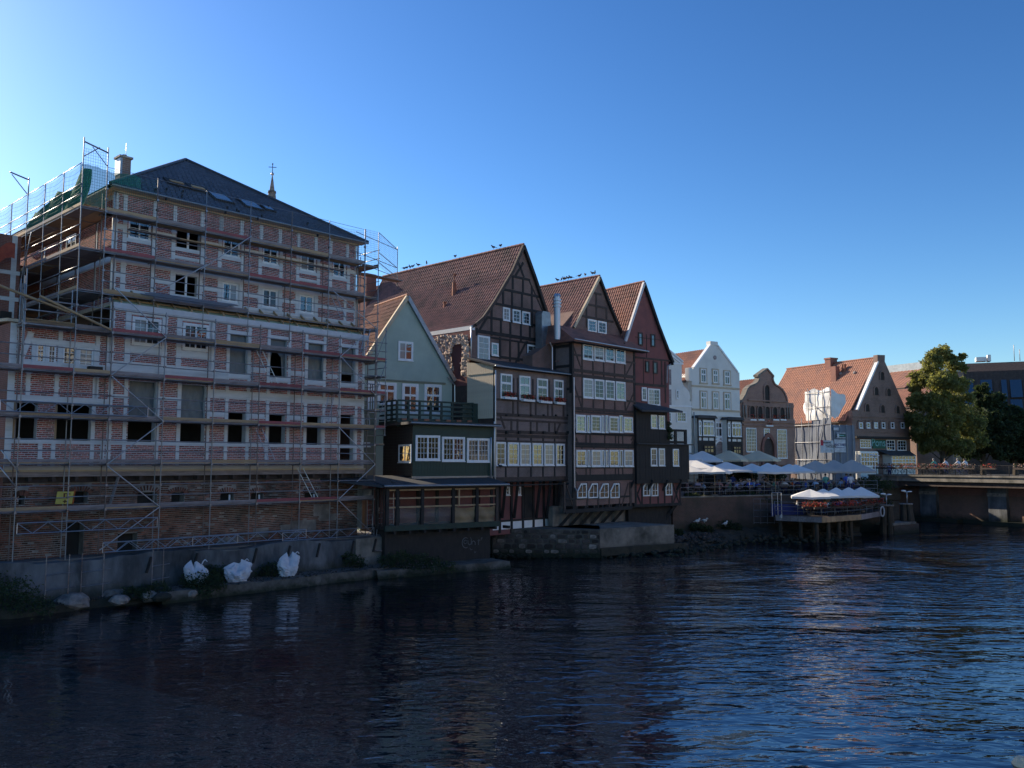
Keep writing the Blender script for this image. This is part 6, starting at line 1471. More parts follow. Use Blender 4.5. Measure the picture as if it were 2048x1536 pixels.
for i, (a_, b_) in enumerate(zip(o_[3:22], o_[4:23])): g = G(); g.add(*diag(a_[0], a_[1], b_[0], b_[1], .17, -.12, .55)); g.ob('coping', M['concrete' if i < 10 else 'b_warm_gable'], HV)
for y_, w_ in ((760, .1), (805, .22), (975, .3), (1035, .12)): z_ = v(900, y_)[1]; boxo('cornice', v(905, 900)[0] if y_ > 800 else v(960, 760)[0], v(1460, 900)[0] if y_ > 800 else v(1385, 760)[0], -.14, 0, z_ - w_, z_ + w_ / 2, HV, 'b_warm_gable')
def arched(h, par, cx, w, z0, z1, y, m='room', ring='b_gable', rw=.16, nm='niche', dp=.12, pointed=False):
    n_ = 8; r = w / 2; zc = z1 - r
    top = [(cx + r * math.cos(math.pi * i / n_), zc + r * (1.5 if pointed else 1) * math.sin(math.pi * i / n_) * (1 if not pointed else (1 - .15 * abs(math.cos(math.pi * i / n_))))) for i in range(n_ + 1)]
    g = G(); g.prism([(cx - r, z0), (cx + r, z0)] + top, y - .012, y - .004); a_ = g.ob(nm, M[m], par)  # flat panel; a dark fill paints the shade of the recess
    tp2 = [(cx + (x - cx) * (1 + rw / r), zc + (z - zc) * (1 + rw / r)) for x, z in top]
    g = G(); g.prism([(cx + r + rw, z0)] + tp2 + [(cx - r - rw, z0), (cx - r, z0)] + top[::-1] + [(cx + r, z0)], y - dp, y); g.ob('arch_ring', M[ring], par)
for x_ in (1008, 1095, 1175, 1258, 1338):
    p = v(x_, 990 + (x_ - 1008) * .03); t_ = v(x_, 835 + (x_ - 1008) * .05); arched(F3, HV, p[0], .62 * 1.1, p[1], t_[1], 0); 
for x_ in (905, 935, 1390, 1415): p = v(x_, 975); t_ = v(x_, 820); tubeo('pilaster', (p[0], -.1, p[1]), (p[0], -.1, t_[1]), .09, HV, 'stone')
p = v(1172, 800); t_ = v(1172, 605); arched(F3, HV, p[0], .72, p[1], t_[1], 0, ring='b_warm_gable')
for a_, b_, c_, r_ in (((940, 1072), (1060, 1340), 3, 7), ((1137, 1080), (1203, 1185), 2, 4), ((1280, 1088), (1396, 1410), 3, 8)):
    pwin(F3, HV, m1(*a_), m1(*b_), -.03, cas=1 if c_ == 2 else 2, cols=c_ if c_ > 2 else 3, rows=r_, fr=.07, cf=.03, mu=.035, g='glass_far')
p = v(1188, 1480); t_ = v(1188, 1215); arched(F3, HV, p[0], 1.6, p[1], t_[1], 0, 'dark2', 'b_red', .3, 'portal', .2, True)
grpn = 'geranium boxes on the scrolled gable'
for x_, l_ in ((1008, 'first'), (1095, 'second'), (1258, 'fourth'), (1338, 'fifth')):
    p = v(x_, 985); flowerbox('flower_box', F3, p[0] - .45, p[0] + .45, -.02, p[1] - .1, 'red geraniums spilling from the %s arched niche from the left of the scrolled gable' % l_, grpn, n=90, hh=.5)
p = v(1190, 1050); flowerbox('flower_box', F3, p[0] - .6, p[0] + .5, -.02, p[1] - .1, 'large clump of red geraniums over the pointed portal of the scrolled gable', grpn, n=110, hh=.7)

# ================================================================ long roofed brick house with sheeted scaffold (frame P)
P_ = Fr(1704, 100, 62)
HP = P_.root('stepped_brick_house', 'old dark brick gable house with arched openings and long orange tiled roof', 'building')
w2 = lambda x, y, yy=0: P_.at(*m2(x, y), yy)
o_ = [w2(*p_) for p_ in [(800, 1530), (790, 960), (790, 885), (850, 880), (1070, 345), (1070, 272), (1152, 275), (1150, 345), (1385, 880), (1410, 900), (1445, 1530)]]
wallprism(P_, HP, [(o_[0][0], 4)] + o_[1:-1] + [(o_[-1][0], 4)], 0, .6, 'b_gable', 'front_wall')
rz1 = w2(1075, 300)[1]; rx_c = w2(1110, 300)[0]; ez = w2(790, 885, 0)[1] - 1.2; exl = o_[1][0] - .5
LP = 15
zz_ = P_.at(1740, 845, 0)[1]
g = G(); g.box(o_[1][0], o_[-2][0], .6, LP, 4, ez + .4); g.ob('rear_wall', M['b_gable'], HP)
g = G(); g.prism([(o_[1][0] + .1, ez + .3), (o_[-2][0] - .1, ez + .3), (rx_c, rz1 - .3)], .6, LP); g.ob('gable_core', M['b_gable'], HP)
roof(HP, [(rx_c, rz1), (exl, ez)], .55, LP, 'tile3', tw=.32, th=.42, amp=.05); roof(HP, [(rx_c, rz1), (o_[-2][0] + .4, ez)], .55, LP, 'tile3', tw=.32)
ridge(HP, rx_c, rz1 + .08, .55, LP, 'tile3')
p, q = w2(850, 878), w2(1078, 345); g = G(); g.add(*diag(p[0], p[1], q[0], q[1], .2, -.06, .35)); g.ob('verge', M['white'], HP)
for y_ in (940, 975, 1105): z_ = w2(800, y_)[1]; boxo('string_course', o_[1][0], o_[-2][0] + .1, -.12, 0, z_ - .12, z_ + .06, HP, 'b_gable')
for x_, y0_, y1_ in ((1118, 462, 548), (1053, 628, 714), (1190, 642, 724), (955, 812, 895), (1123, 825, 908), (1290, 835, 915)): p = w2(x_, y1_); t_ = w2(x_, y0_); arched(P_, HP, p[0], .62, p[1], t_[1], 0)
for x_ in (880, 962, 1045, 1127, 1227, 1337):
    p = w2(x_, 1085); t_ = w2(x_, 1000); arched(P_, HP, p[0], .8, p[1], t_[1], 0, 'b_gable'); window(HP, p[0] - .3, p[0] + .3, p[1] + .05, t_[1] - .15, -.1, cas=1, cols=1, rows=2, fr=.08)
z_ = w2(850, 1178)[1]; boxo('canopy', w2(845, 1178, -.6)[0], w2(1440, 1178, -.6)[0], -.6, 0, z_ - .12, z_ + .12, HP, 'dark')
for a_, b_, c_ in (((875, 1200), (998, 1295), 4), ((1165, 1205), (1260, 1322), 3), ((1285, 1210), (1385, 1322), 3)): pwin(P_, HP, m2(*a_), m2(*b_), -.04, cas=1, cols=c_, rows=3, fr=.06, mu=.05, g='glass_far')
for a_, b_, c_ in (((880, 1340), (1080, 1500), 6), ((1220, 1375), (1490, 1500), 7)):
    p, q = w2(*a_, -1.2), w2(*b_, -1.2); boxo('shopfront', p[0], q[0], -1.15, 0, 3.9, p[1] + .1, HP, 'whitewall'); pwin(P_, HP, m2(*a_), m2(*b_), -1.2, cas=1, cols=c_, rows=3, fr=.1, mu=.09, g='glass_far')
p = [w2(1160, 1338, -1.4), w2(1260, 1375, -1.4), w2(1440, 1375, -1.4), w2(1440, 1330, 0)]; g = G()
g.add([(p[0][0], 0, p[0][1] + .3), (w2(1420, 1330, 0)[0], 0, p[0][1] + .2), (w2(1500, 1375, -1.6)[0], -1.6, p[1][1] - .05), (w2(1215, 1375, -1.6)[0], -1.6, p[1][1] - .05)], [(0, 1, 2, 3)]); g.ob('shop_roof', M['felt'], HP)
sg_ = w2(1080, 1245, -.1); boxo('sign_board', w2(1012, 1250)[0], w2(1150, 1250)[0], -.1, -.03, w2(1012, 1300)[1], w2(1012, 1205)[1], HP, 'sign_green')
text('Pons', 1.25, 'teal_paint', HP, (sg_[0], -.12, sg_[1] + .05))
# chimney and vents on the roof
rnP = Vector((0, 1, 0)).cross(Vector((exl - rx_c, 0, ez - rz1))).normalized()
def on_proof(x, y): return P_.pl(*m2(x, y), (rx_c, 0, rz1), rnP)
p = on_proof(568, 420); zt = P_.at(*m2(568, 320), p.y)[1]; g = G(); g.box(p.x - .2, p.x + 1.0, p.y, p.y + .9, p.z - 1, zt); g.box(p.x - .28, p.x + 1.08, p.y - .08, p.y + .98, zt, zt + .2); g.ob('chimney', M['b_red'], HP)
p = on_proof(592, 560); g = G(); g.box(p.x - .1, p.x + .6, p.y - .4, p.y + .4, p.z - .5, P_.at(*m2(592, 400), p.y)[1]); g.ob('chimney_stack', M['b_red'], HP)
for x_ in (690, 713): p = on_proof(x_, 455); g = G(); g.tube((p.x, p.y, p.z - .3), (p.x, p.y, p.z + .9), .16, 8); g.ob('roof_vent', M['terracotta'], HP)
for x_, y_ in ((668, 490), (820, 480)): p = on_proof(x_, y_); g = G(); g.ball((p.x, p.y, p.z + .1), .22, .22, .22); g.ob('roof_vent', M['stone'], HP)
# sheeted scaffold box
SP = P_.root('sheeted_scaffold', 'scaffold wrapped in white sheeting against the long orange tiled roof', 'scaffold')
sxl = -3.0
yS = [P_.side(*m2(x_, 900), sxl)[0] for x_ in (562, 420, 280, 165)]
zT = P_.side(*m2(555, 640), sxl)[1]; zL = P_.side(*m2(400, 960), sxl)[1]
def wob(s_, t, a_=.05): return a_ * math.sin(s_ * 7.3 + t * 5) + a_ * .6 * math.sin(t * 13 + s_ * 3)
cloth('sheet', lambda s_, t: (sxl + wob(s_, t), yS[0] + (yS[2] - yS[0]) * s_, zL - .3 + (zT - zL + .3) * t + .15 * math.sin(s_ * 12) * t), 26, 16, 'wrap', SP)
cloth('sheet', lambda s_, t: (sxl + .3 + wob(s_, t) + 1.6 * s_ * t, yS[2] + 1.3 * s_ * math.sin(t * 2.6 + .2), zL + .3 + (zT - zL - .6) * t), 10, 14, 'wrap', SP)
cloth('sheet', lambda s_, t: (sxl + wob(s_, t, .06), yS[0] + (yS[3] - yS[0]) * s_, 4.2 + ((zL - 4.3) if s_ < .55 else (P_.side(*m2(165, 1075), sxl)[1] - 4.2)) * t), 30, 12, 'wrap_shaded', SP)
fy = yS[0]; x1r = w2(700, 0, fy)[0]
cloth('sheet', lambda s_, t: (sxl + (P_.at(*m2(715, 660), fy)[0] - sxl) * s_ * (1 - .0 * t) * (.45 + .55 * min(1, t * 1.4)), fy + wob(s_, t), P_.at(*m2(570, 960), fy)[1] + (P_.at(*m2(570, 650), fy)[1] - P_.at(*m2(570, 960), fy)[1] - .7 * s_) * t + .1 * math.sin(s_ * 9)), 14, 14, 'wrap', SP)
cloth('sheet', lambda s_, t: (P_.at(*m2(562, 1200), -.9)[0] + (P_.at(*m2(820, 1200), -.9)[0] - P_.at(*m2(562, 1200), -.9)[0]) * s_, -.9 + wob(s_, t, .05), 4.2 + (P_.at(*m2(562, 1040), -.9)[1] - 4.2) * t), 16, 12, 'wrap_shaded', SP)
for i, y in enumerate([yS[0] + (yS[3] - yS[0]) * k_ / 5 for k_ in range(6)]): tubeo('post', (sxl - .12, y, 4), (sxl - .12, y, zT + .2 if i < 4 else zL), .045, SP)
for z in (6.5, 8.5, 10.5, 12.5, 14.2):
    if z < zT: tubeo('ledger', (sxl - .14, yS[0], z), (sxl - .14, yS[2 if z > zL else 3], z), .035, SP)
tubeo('brace', (sxl - .16, yS[0] + .3, zL), (sxl - .16, yS[2] - .4, zT - 1.2), .035, SP); tubeo('brace', (sxl - .16, yS[1], zL - 3), (sxl - .16, yS[0], zT - 1), .035, SP)
for x_ in (562, 600, 660, 735, 800): p = P_.at(*m2(x_, 1200), -1.05); tubeo('post', (p[0], -1.05, 4), (p[0], -1.05, P_.at(*m2(x_, 1040), -1.05)[1]), .045, SP)
p, q = P_.at(*m2(300, 1360), -1.0), 0
# signs
SG = P_.root('builders_sign', 'white builders sign with red tab hung on shaded scaffold sheeting', 'sign')
sy_ = -1.12; so = lambda x, y: P_.at(*o1(x, y), sy_)
def plate(par, a_, b_, y, m, name='panel'): p, q = P_.at(*o1(*a_), y), P_.at(*o1(*b_), y); return boxo(name, p[0], q[0], y, y + .03, q[1], p[1], par, m)
plate(SG, (175, 690), (645, 1120), sy_, 'sign_white'); plate(SG, (190, 685), (290, 870), sy_ - .02, 'sign_red', 'red_tab'); plate(SG, (565, 1010), (625, 1085), sy_ - .02, 'zinc', 'emblem')
plate(SG, (340, 815), (600, 830), sy_ - .02, 'ink', 'rule')
p = so(530, 905); text('THOLEN', .42, 'ink', SG, (p[0], sy_ - .02, p[1])); p = so(410, 775); text('BAUEN MIT', .24, 'ink', SG, (p[0], sy_ - .02, p[1]))
SG2 = P_.root('blue_lettered_sign', 'pale blue sign lettered in dark blue beside the sign with a red tab', 'sign')
plate(SG2, (655, 665), (1055, 1105), sy_, 'sign_white'); p = so(855, 850); text('MATTHIES', .40, 'ink_blue', SG2, (p[0], sy_ - .02, p[1])); plate(SG2, (690, 935), (1010, 955), sy_ - .02, 'ink_blue', 'rule')
SG3 = P_.root('green_sign', 'small dark green sign with a round emblem above the two builders signs', 'sign')
plate(SG3, (735, 480), (1045, 575), sy_, 'sign_green'); plate(SG3, (740, 430), (1040, 460), sy_, 'sign_white', 'white_strip'); plate(SG3, (740, 590), (1040, 620), sy_, 'sign_white', 'white_strip'); plate(SG3, (835, 515), (1000, 545), sy_ - .02, 'teal_paint', 'rule')
p = so(785, 525); g = G(); g.tube((p[0], sy_ - .03, p[1]), (p[0], sy_, p[1]), .2, 12); g.ob('emblem', M['sign_white'], SG3)
SG4 = P_.root('blank_panel', 'blank pale blue panel on scaffold sheeting above the green sign', 'panel'); plate(SG4, (635, 255), (810, 355), sy_, 'sign_white')

# ================================================================ large building behind the trees
B_ = Fr(1800, 150, 112)
HB = B_.root('mansard_building', 'long dark slate mansard block with tilted roof windows behind the trees', 'building')
q = lambda px, py, y=0: B_.at(px, py, y)
x0, x1 = q(1868, 760)[0], q(2110, 760)[0]; zt, zb = q(1930, 722)[1], q(1930, 880)[1]
g = G(); xm0 = min(x0, x1); xm1 = max(x0, x1)
g.add([(xm0, 0, zb), (xm1, 0, zb), (xm1, 2.6, zt - 1.6), (xm0, 2.6, zt - 1.6), (xm0, 4.4, zt), (xm1, 4.4, zt), (xm0, 0, 3), (xm1, 0, 3), (xm0, 12, zt), (xm1, 12, zt), (xm0, 12, 3)], [(0, 1, 2, 3), (3, 2, 5, 4), (6, 7, 1, 0), (4, 5, 9, 8), (6, 0, 3, 4, 8, 10)]); g.ob('mansard_roof', M['dark2'], HB)
for i in range(26): xx = xm0 + (xm1 - xm0) * i / 25; g = G(); g.bar((xx, -.03, zb), (xx, 2.57, zt - 1.6), .10, .06); g.ob('standing_seam', M['dark2'], HB)
for px in (1938, 1976, 2012, 2036):
    for py, hh in ((775, 3.0), (812, 2.6), (838, 2.6)):
        if px < 1930 and py > 800: continue
        p = q(px, py); t_ = (p[1] - zb) / (zt - 1.6 - zb); yy = 2.6 * t_; w_ = .4 if px in (1975, 2012) else .85
        g = G(); g.add([(p[0] - w_, yy - .6, p[1] - hh / 2), (p[0] + w_, yy - .6, p[1] - hh / 2), (p[0] + w_, yy + .25, p[1] + hh / 2), (p[0] - w_, yy + .25, p[1] + hh / 2)], [(0, 1, 2, 3)]); 
        fo = boxo('window', p[0] - w_ - .1, p[0] + w_ + .1, yy - .75, yy + .3, p[1] - hh / 2 - .1, p[1] - hh / 2, HB, 'dark'); o = g.ob('pane', M['sky_glass'], fo); o.location = (-fo.location.x, -fo.location.y, -fo.location.z)
for px, w_, h_ in ((1963, .8, .7), (1979, .25, 1.1)): p = q(px, 722, 5); boxo('roof_plant', p[0] - w_, p[0] + w_, 5, 7, p[1], p[1] + h_, HB, 'wrap')
for px in (2029, 2040): p = q(px, 722, 6); tubeo('mast', (p[0], 6, p[1]), (p[0], 6, p[1] + (2.8 if px < 2035 else 2)), .06, HB, 'steel')
HL = P_.root('rear_tiled_hall', 'big hall with wide orange roof and grey parapet behind the old brick gable', 'building')
yh = 14
zr0 = P_.at(*m5(420, 480), yh)[1]; zr1 = P_.at(*m5(420, 700), yh)[1]; xr0 = P_.at(*m5(560, 480), yh)[0]
roof(HL, [(xr0, zr0), (xr0 - 5.5, zr1)], yh, yh + 12, 'tile3', tw=.6, th=.6)
g = G(); g.box(xr0 - .2, xr0 + 8, yh - .1, yh + 12, zr0 - .2, zr0 + 1.0); g.ob('parapet', M['zinc'], HL)
g = G(); g.box(xr0 - 5.3, xr0 + 8, yh, yh + 12, 4, zr1); g.box(xr0, xr0 + 8, yh, yh + 12, zr1, zr0 - .2); g.ob('wall', M['b_gable'], HL)
LR = P_.root('lower_tiled_roof', 'lower orange tiled roof between the old brick gable and the large tree', 'building')
zl0, zl1 = P_.at(*m5(330, 690), 9)[1], P_.at(*m5(330, 900), 9)[1]; xl0 = P_.at(*m5(440, 690), 9)[0]
roof(LR, [(xl0, zl0), (xl0 - 4.5, zl1)], 6, 26, 'tile3', tw=.4); boxo('wall', xl0 - 4.3, xl0 + 3, 6.2, 26, 4, zl1, LR, 'b_gable')

# ================================================================ spire
SPp = depth(543.5, 400, 120); SI = empty('church_spire', (SPp.x, SPp.y, 3), 'slim church spire with ball and cross rising behind the slate roof', 'spire')
zf2 = lambda py: depth(543.5, py, 120).z - 3
boxo('church_tower', -2.2, 2.2, 0, 4.4, 0, zf2(450), SI, 'b_red')
g = G(); g.tube((0, 0, zf2(450)), (0, 0, zf2(384)), 1.0, 8, r2=.5); g.tube((0, 0, zf2(386)), (0, 0, zf2(352)), .42, 8, r2=.08); g.tube((0, 0, zf2(386)), (0, 0, zf2(382)), .62, 8, r2=.55); g.ob('spire_roof', M['stone'], SI)
g = G(); g.ball((0, 0, zf2(348)), .24, .24, .24, 10, 8); g.ob('ball', M['alu'], SI, smooth=True)
g = G(); g.tube((0, 0, zf2(346)), (0, 0, zf2(327)), .05, 5); g.tube((-.55, 0, zf2(334)), (.55, 0, zf2(335)), .05, 5); g.ball((0, 0, zf2(328)), .12, .12, .12, 6, 4); g.ob('cross', M['dark'], SI)

# ================================================================ bridge
ba, bb2 = depth(1752, HZ, 95.5), depth(2048, HZ, 82); dv = Vector((bb2.x - ba.x, bb2.y - ba.y, 0)); dv.normalize()
BG = empty('road_bridge', (ba.x, ba.y, 0), 'low concrete road bridge with brick piers and railing at the right of the river', 'bridge', rz=math.atan2(dv.y, dv.x)); BL = 34
class FB(Fr):
    def __init__(s): s.O = Vector((ba.x, ba.y, 0)); s.u = dv; s.b = Vector((-dv.y, dv.x, 0)); s.rz = math.atan2(dv.y, dv.x)
BF = FB(); zs0 = 4.2; zd = BF.at(1850, 951, 0)[1]
g = G(); g.box(-1, BL, 0, 9, zs0, zd); g.box(-1, BL, -.15, .1, zd - .12, zd + .06); g.ob('deck', M['concrete'], BG)
g = G(); g.box(-1, BL, .3, 8.5, zs0 - .5, zs0); g.ob('girder', M['dark2'], BG)
boxo('abutment', -2, BL, 2.6, 8, -.5, zs0 - .3, BG, 'b_bridge')
zb_ = BF.at(1900, 990, 1.6)[1]; boxo('upper_band', -1, BL, 2.52, 2.6, zb_, zs0 - .4, BG, 'b_red')
for a_, b_ in ((1841, 1873), (1977, 2014)):
    p, q = BF.at(a_, 1000, 2.2)[0], BF.at(b_, 1000, 2.2)[0]; boxo('pilaster', p, q, 2.1, 2.6, -.4, zs0 - .45, BG, 'wallgrey'); boxo('pilaster_band', p - .05, q + .05, 2.02, 2.12, zb_ - .02, zb_ + .3, BG, 'stone'); 
    boxo('pilaster_foot', p - .4, q + 2.5, 1.6, 2.6, -.4, .35, BG, 'b_quay')
zr_ = zd + 1.02
BRL = empty('bridge_railing', (ba.x, ba.y, 0), 'thin iron railing hung with flower boxes along the road bridge', 'railing', rz=BF.rz)
for i in range(int(BL / 1.8)): tubeo('post', (i * 1.8, .05, zd), (i * 1.8, .05, zr_), .03, BRL, 'dark')
g = G()
for i in range(int(BL / .14)): g.tube((i * .14, .05, zd + .1), (i * .14, .05, zr_ - .04), .008, 3)
g.ob('bars', M['dark'], BRL, kind='stuff')
tubeo('rail', (0, .05, zr_), (BL, .05, zr_), .03, BRL, 'dark'); tubeo('rail', (0, .05, zd + .1), (BL, .05, zd + .1), .02, BRL, 'dark')
grp = 'flower boxes on the bridge railing'
fl = [(1760, 'nearest the sunlit lamp post', 'red_flower'), (1776, 'under the pale shop window', 'pale_flower'), (1795, 'in front of the shop windows, deep red', 'red_flower'), (1812, 'red, just left of the dark doorway', 'red_flower'), (1830, 'orange, left of the cyclist in teal', 'red_flower'), (1850, 'pale, behind the row of parked bicycles', 'pale_flower'),
      (1868, 'directly left of the cyclist in teal', 'red_flower'), (1893, 'below the cyclist in white with grey hair', 'red_flower'), (1915, 'below the pair of cyclists in white', 'pale_flower'), (1936, 'right of the pair of cyclists in white', 'pale_flower'), (1978, 'orange, alone on the bare stretch of railing', 'red_flower'), (2044, 'sunlit, at the right edge of the photo', 'pale_flower')]
for px, l_, m_ in fl: p = BF.at(px, 932, -.1); flowerbox('flower_box', BF, p[0] - .75, p[0] + .75, .0, zr_ - .35, 'flower box on the bridge railing ' + l_, grp, 'dark2', m_, 130, .42, .3)

# ================================================================ terrace: wall, railing
def wallline(name, pts, z0, z1, th, m, lab, cat):
    r = empty(name, (0, 0, 0), lab, cat)
    for (p, q) in zip(pts, pts[1:]):
        d = (q - p); d.z = 0; n_ = Vector((-d.y, d.x, 0)).normalized()
        g = G(); g.flat([(p.x, p.y), (q.x, q.y), (q.x + n_.x * th, q.y + n_.y * th), (p.x + n_.x * th, p.y + n_.y * th)], z0, z1); g.ob('wall_face', M[m], r)
    return r
TW = wallline('terrace_wall', TE, -.4, 3.36, .6, 'b_quay', 'dark overgrown brick quay wall below the cafe terrace', 'retaining wall')
for (p, q) in zip(TE, TE[1:]): 
    d = (q - p); d.z = 0; n_ = Vector((-d.y, d.x, 0)).normalized(); g = G(); g.flat([(p.x - n_.x * .08, p.y - n_.y * .08), (q.x - n_.x * .08, q.y - n_.y * .08), (q.x + n_.x * .7, q.y + n_.y * .7), (p.x + n_.x * .7, p.y + n_.y * .7)], 3.36, 3.46); g.ob('coping', M['concrete'], TW)
def railing(name, pts, z, lab, n, hts=(1.05, .7, .35), m='steel', r=.02):
    R_ = empty(name, pts[0].xyz * 1, lab, 'railing'); R_.location.z = z; o_ = Vector((pts[0].x, pts[0].y, z))
    for p, q in zip(pts, pts[1:]):
        p, q = Vector((p.x, p.y, z)), Vector((q.x, q.y, z)); L = (q - p).length; k_ = max(1, int(L / n))
        for i in range(k_ + 1): c = p.lerp(q, i / k_) - o_; tubeo('post', c, c + Vector((0, 0, hts[0] + .05)), r * 1.3, R_, m)
        for h_ in hts: tubeo('rail', p - o_ + Vector((0, 0, h_)), q - o_ + Vector((0, 0, h_)), r, R_, m)
    return R_
T0, T1, T2 = [Vector((p.x, p.y + .3, 0)) for p in TE]
railing('terrace_railing', [T0, T1, T2], 3.46, 'thin steel railing along the edge of the upper cafe terrace', 1.6)
railing('street_railing', [depth(1370, HZ, 82.5), depth(1560, HZ, 85)], 4.25, 'low railing between upper terrace and street', 2.0)
# lower platform on piles
PLt = [depth(1548, HZ, 70), depth(1640, HZ, 67.5), depth(1718, HZ, 71), depth(1765, HZ, 77)]
zp = depth(1640, 1034, 67.5).z
PF = empty('river_platform', (PLt[1].x, PLt[1].y, 0), 'wooden cafe platform on piles in the water below the terrace', 'platform')
def rel(p, z=0): return Vector((p.x - PLt[1].x, p.y - PLt[1].y, z))
g = G(); bk_ = [T2 + Vector((.5, 0, 0)), T1 + Vector((-1, 0, 0))]; g.flat([tuple(rel(p).xy) for p in PLt + bk_], zp - .18, zp); g.ob('deck', M['dark2'], PF)
for k_, (p, q) in enumerate(zip(PLt, PLt[1:])):
    n_ = max(3, int((q - p).length / .62))
    for i in range(n_):
        a_, b_ = rel(p.lerp(q, i / n_)), rel(p.lerp(q, (i + .96) / n_)); a_.z = b_.z = zp - .22; a_.y -= .05; b_.y -= .05; g = G(); g.bar(a_, b_, .06, .42); g.ob('fascia_board', M['wood' if k_ == 1 else 'plank_grey'], PF)
for px, Y in ((1632, 67.9), (1655, 68.4), (1676, 69.3), (1700, 70.6), (1560, 70), (1600, 69), (1625, 70.5), (1690, 72)): c = rel(depth(px, HZ, Y)); tubeo('pile', (c.x, c.y + .3, -1), (c.x, c.y + .3, zp - .15), .16, PF, 'bark', 8)
railing('platform_railing', [Vector((p.x, p.y + .1, 0)) for p in PLt], zp, 'thin steel railing round the lower river platform hung with red flowers', 1.5)
grp = 'red flower boxes on the platform railing'
for i, px in enumerate((1614, 1637, 1668, 1690, 1706, 1732, 1752)):
    t = (px - 1548) / 92 if px < 1640 else ((px - 1640) / 78 if px < 1718 else (px - 1718) / 47)
    p = PLt[0].lerp(PLt[1], t) if px < 1640 else (PLt[1].lerp(PLt[2], t) if px < 1718 else PLt[2].lerp(PLt[3], t))
    class _F(Fr):
        def __init__(s): s.O = Vector((p.x, p.y, 0)); s.rz = 0
    flowerbox('flower_box', _F(), -.5, .5, 0, zp + .6, 'red flowers on the platform railing, %s' % ['leftmost box', 'at the bright corner of the platform', 'second box right of the bright corner', 'fourth from the right end', 'third from the right end', 'second from the right end', 'rightmost box beside the pile'][i], grp, 'dark2', 'red_flower', 240, .4, .3)
# glass screen and ladder frame left of the platform
GS = empty('dark_blue_screen', depth(1540, HZ, 70.5) - Vector((0, 0, EYE)), 'dark blue screen panel at the left end of the river platform', 'screen'); boxo('panel', 0, 1.9, 0, .04, zp - .1, zp + .85, GS, 'ink_blue'); boxo('panel', 1.9, 3.6, 0, .04, zp, zp + .75, GS, 'ink_blue')
g = G(); 
for x in (0, .45, .75): g.tube((x, 0, zp - .1), (x, 0, 3.75), .03, 5)
g.tube((0, 0, 3.75), (.75, 0, 3.75), .03, 5); o = tag(g.ob('steel_door_frame', M['alu'], None, depth(1542, HZ, 70) - Vector((0, 0, EYE))), 'bright steel gate frame standing left of the river platform', 'gate frame')
g = G()
for i in range(5): g.tube((i * .55, 0, 1.2), (i * .55, 0, 3.2), .02, 4)
for z in (1.3, 1.8, 2.3, 2.8, 3.2): g.tube((0, 0, z), (2.2, 0, z), .016, 4)
tag(g.ob('steel_grating', M['steel'], None, depth(1505, HZ, 71) - Vector((0, 0, EYE))), 'steel grille leaning on the dark brick quay wall', 'grille')

# ================================================================ parasols
def umbrella(name, px, Y, pt, pe, hw, m, floor, lab, grp, ang=None, rib=True):
    c = depth(px, pe, Y); zt, ze = depth(px, pt, Y).z, c.z
    o = empty(name, (c.x, c.y, floor), lab, 'parasol', grp, ang if ang is not None else rnd(.2, .6))
    g = G(); N_ = 4; P = []; zt -= floor; ze -= floor
    rings = [(0.0, zt), (.06, zt - .02), (.35, ze + (zt - ze) * .65), (.7, ze + (zt - ze) * .31), (1, ze), (1.0, ze - .16)]
    seg = 16; vs = []
    for r_, z_ in rings:
        for i in range(seg):
            t = 2 * math.pi * i / seg; sq = 1 / max(abs(math.cos(t + math.pi / 4)), abs(math.sin(t + math.pi / 4))) * .74; sag = -.06 * (1 - abs(math.cos(2 * t))) * (r_ if r_ < 1 else 1)
            vs.append((hw * r_ * sq * math.cos(t), hw * r_ * sq * math.sin(t), z_ + (sag if r_ > .1 else 0)))
    g.add(vs, [(j * seg + i, j * seg + (i + 1) % seg, (j + 1) * seg + (i + 1) % seg, (j + 1) * seg + i) for j in range(len(rings) - 1) for i in range(seg)])
    g.ob('canopy', M[m], o)
    tubeo('pole', (0, 0, 0), (0, 0, zt), .03, o, 'wood' if m == 'canvas_white' else 'alu', 8)
    g = G()
    for i in range(4): t = math.pi / 4 * 0 + math.pi / 2 * i; g.tube((0, 0, ze - .35), (hw * .55 * math.cos(t), hw * .55 * math.sin(t), ze + (zt - ze) * .36), .018, 4); g.tube((0, 0, zt - .1), (hw * .98 * 1.04 * math.cos(t), hw * .98 * 1.04 * math.sin(t), ze), .015, 4)
    g.ob('ribs', M['wood'], o); g = G(); g.tube((0, 0, 0), (0, 0, .12), .3, 8); g.ob('foot', M['stone'], o)
    return o
TF = 3.4
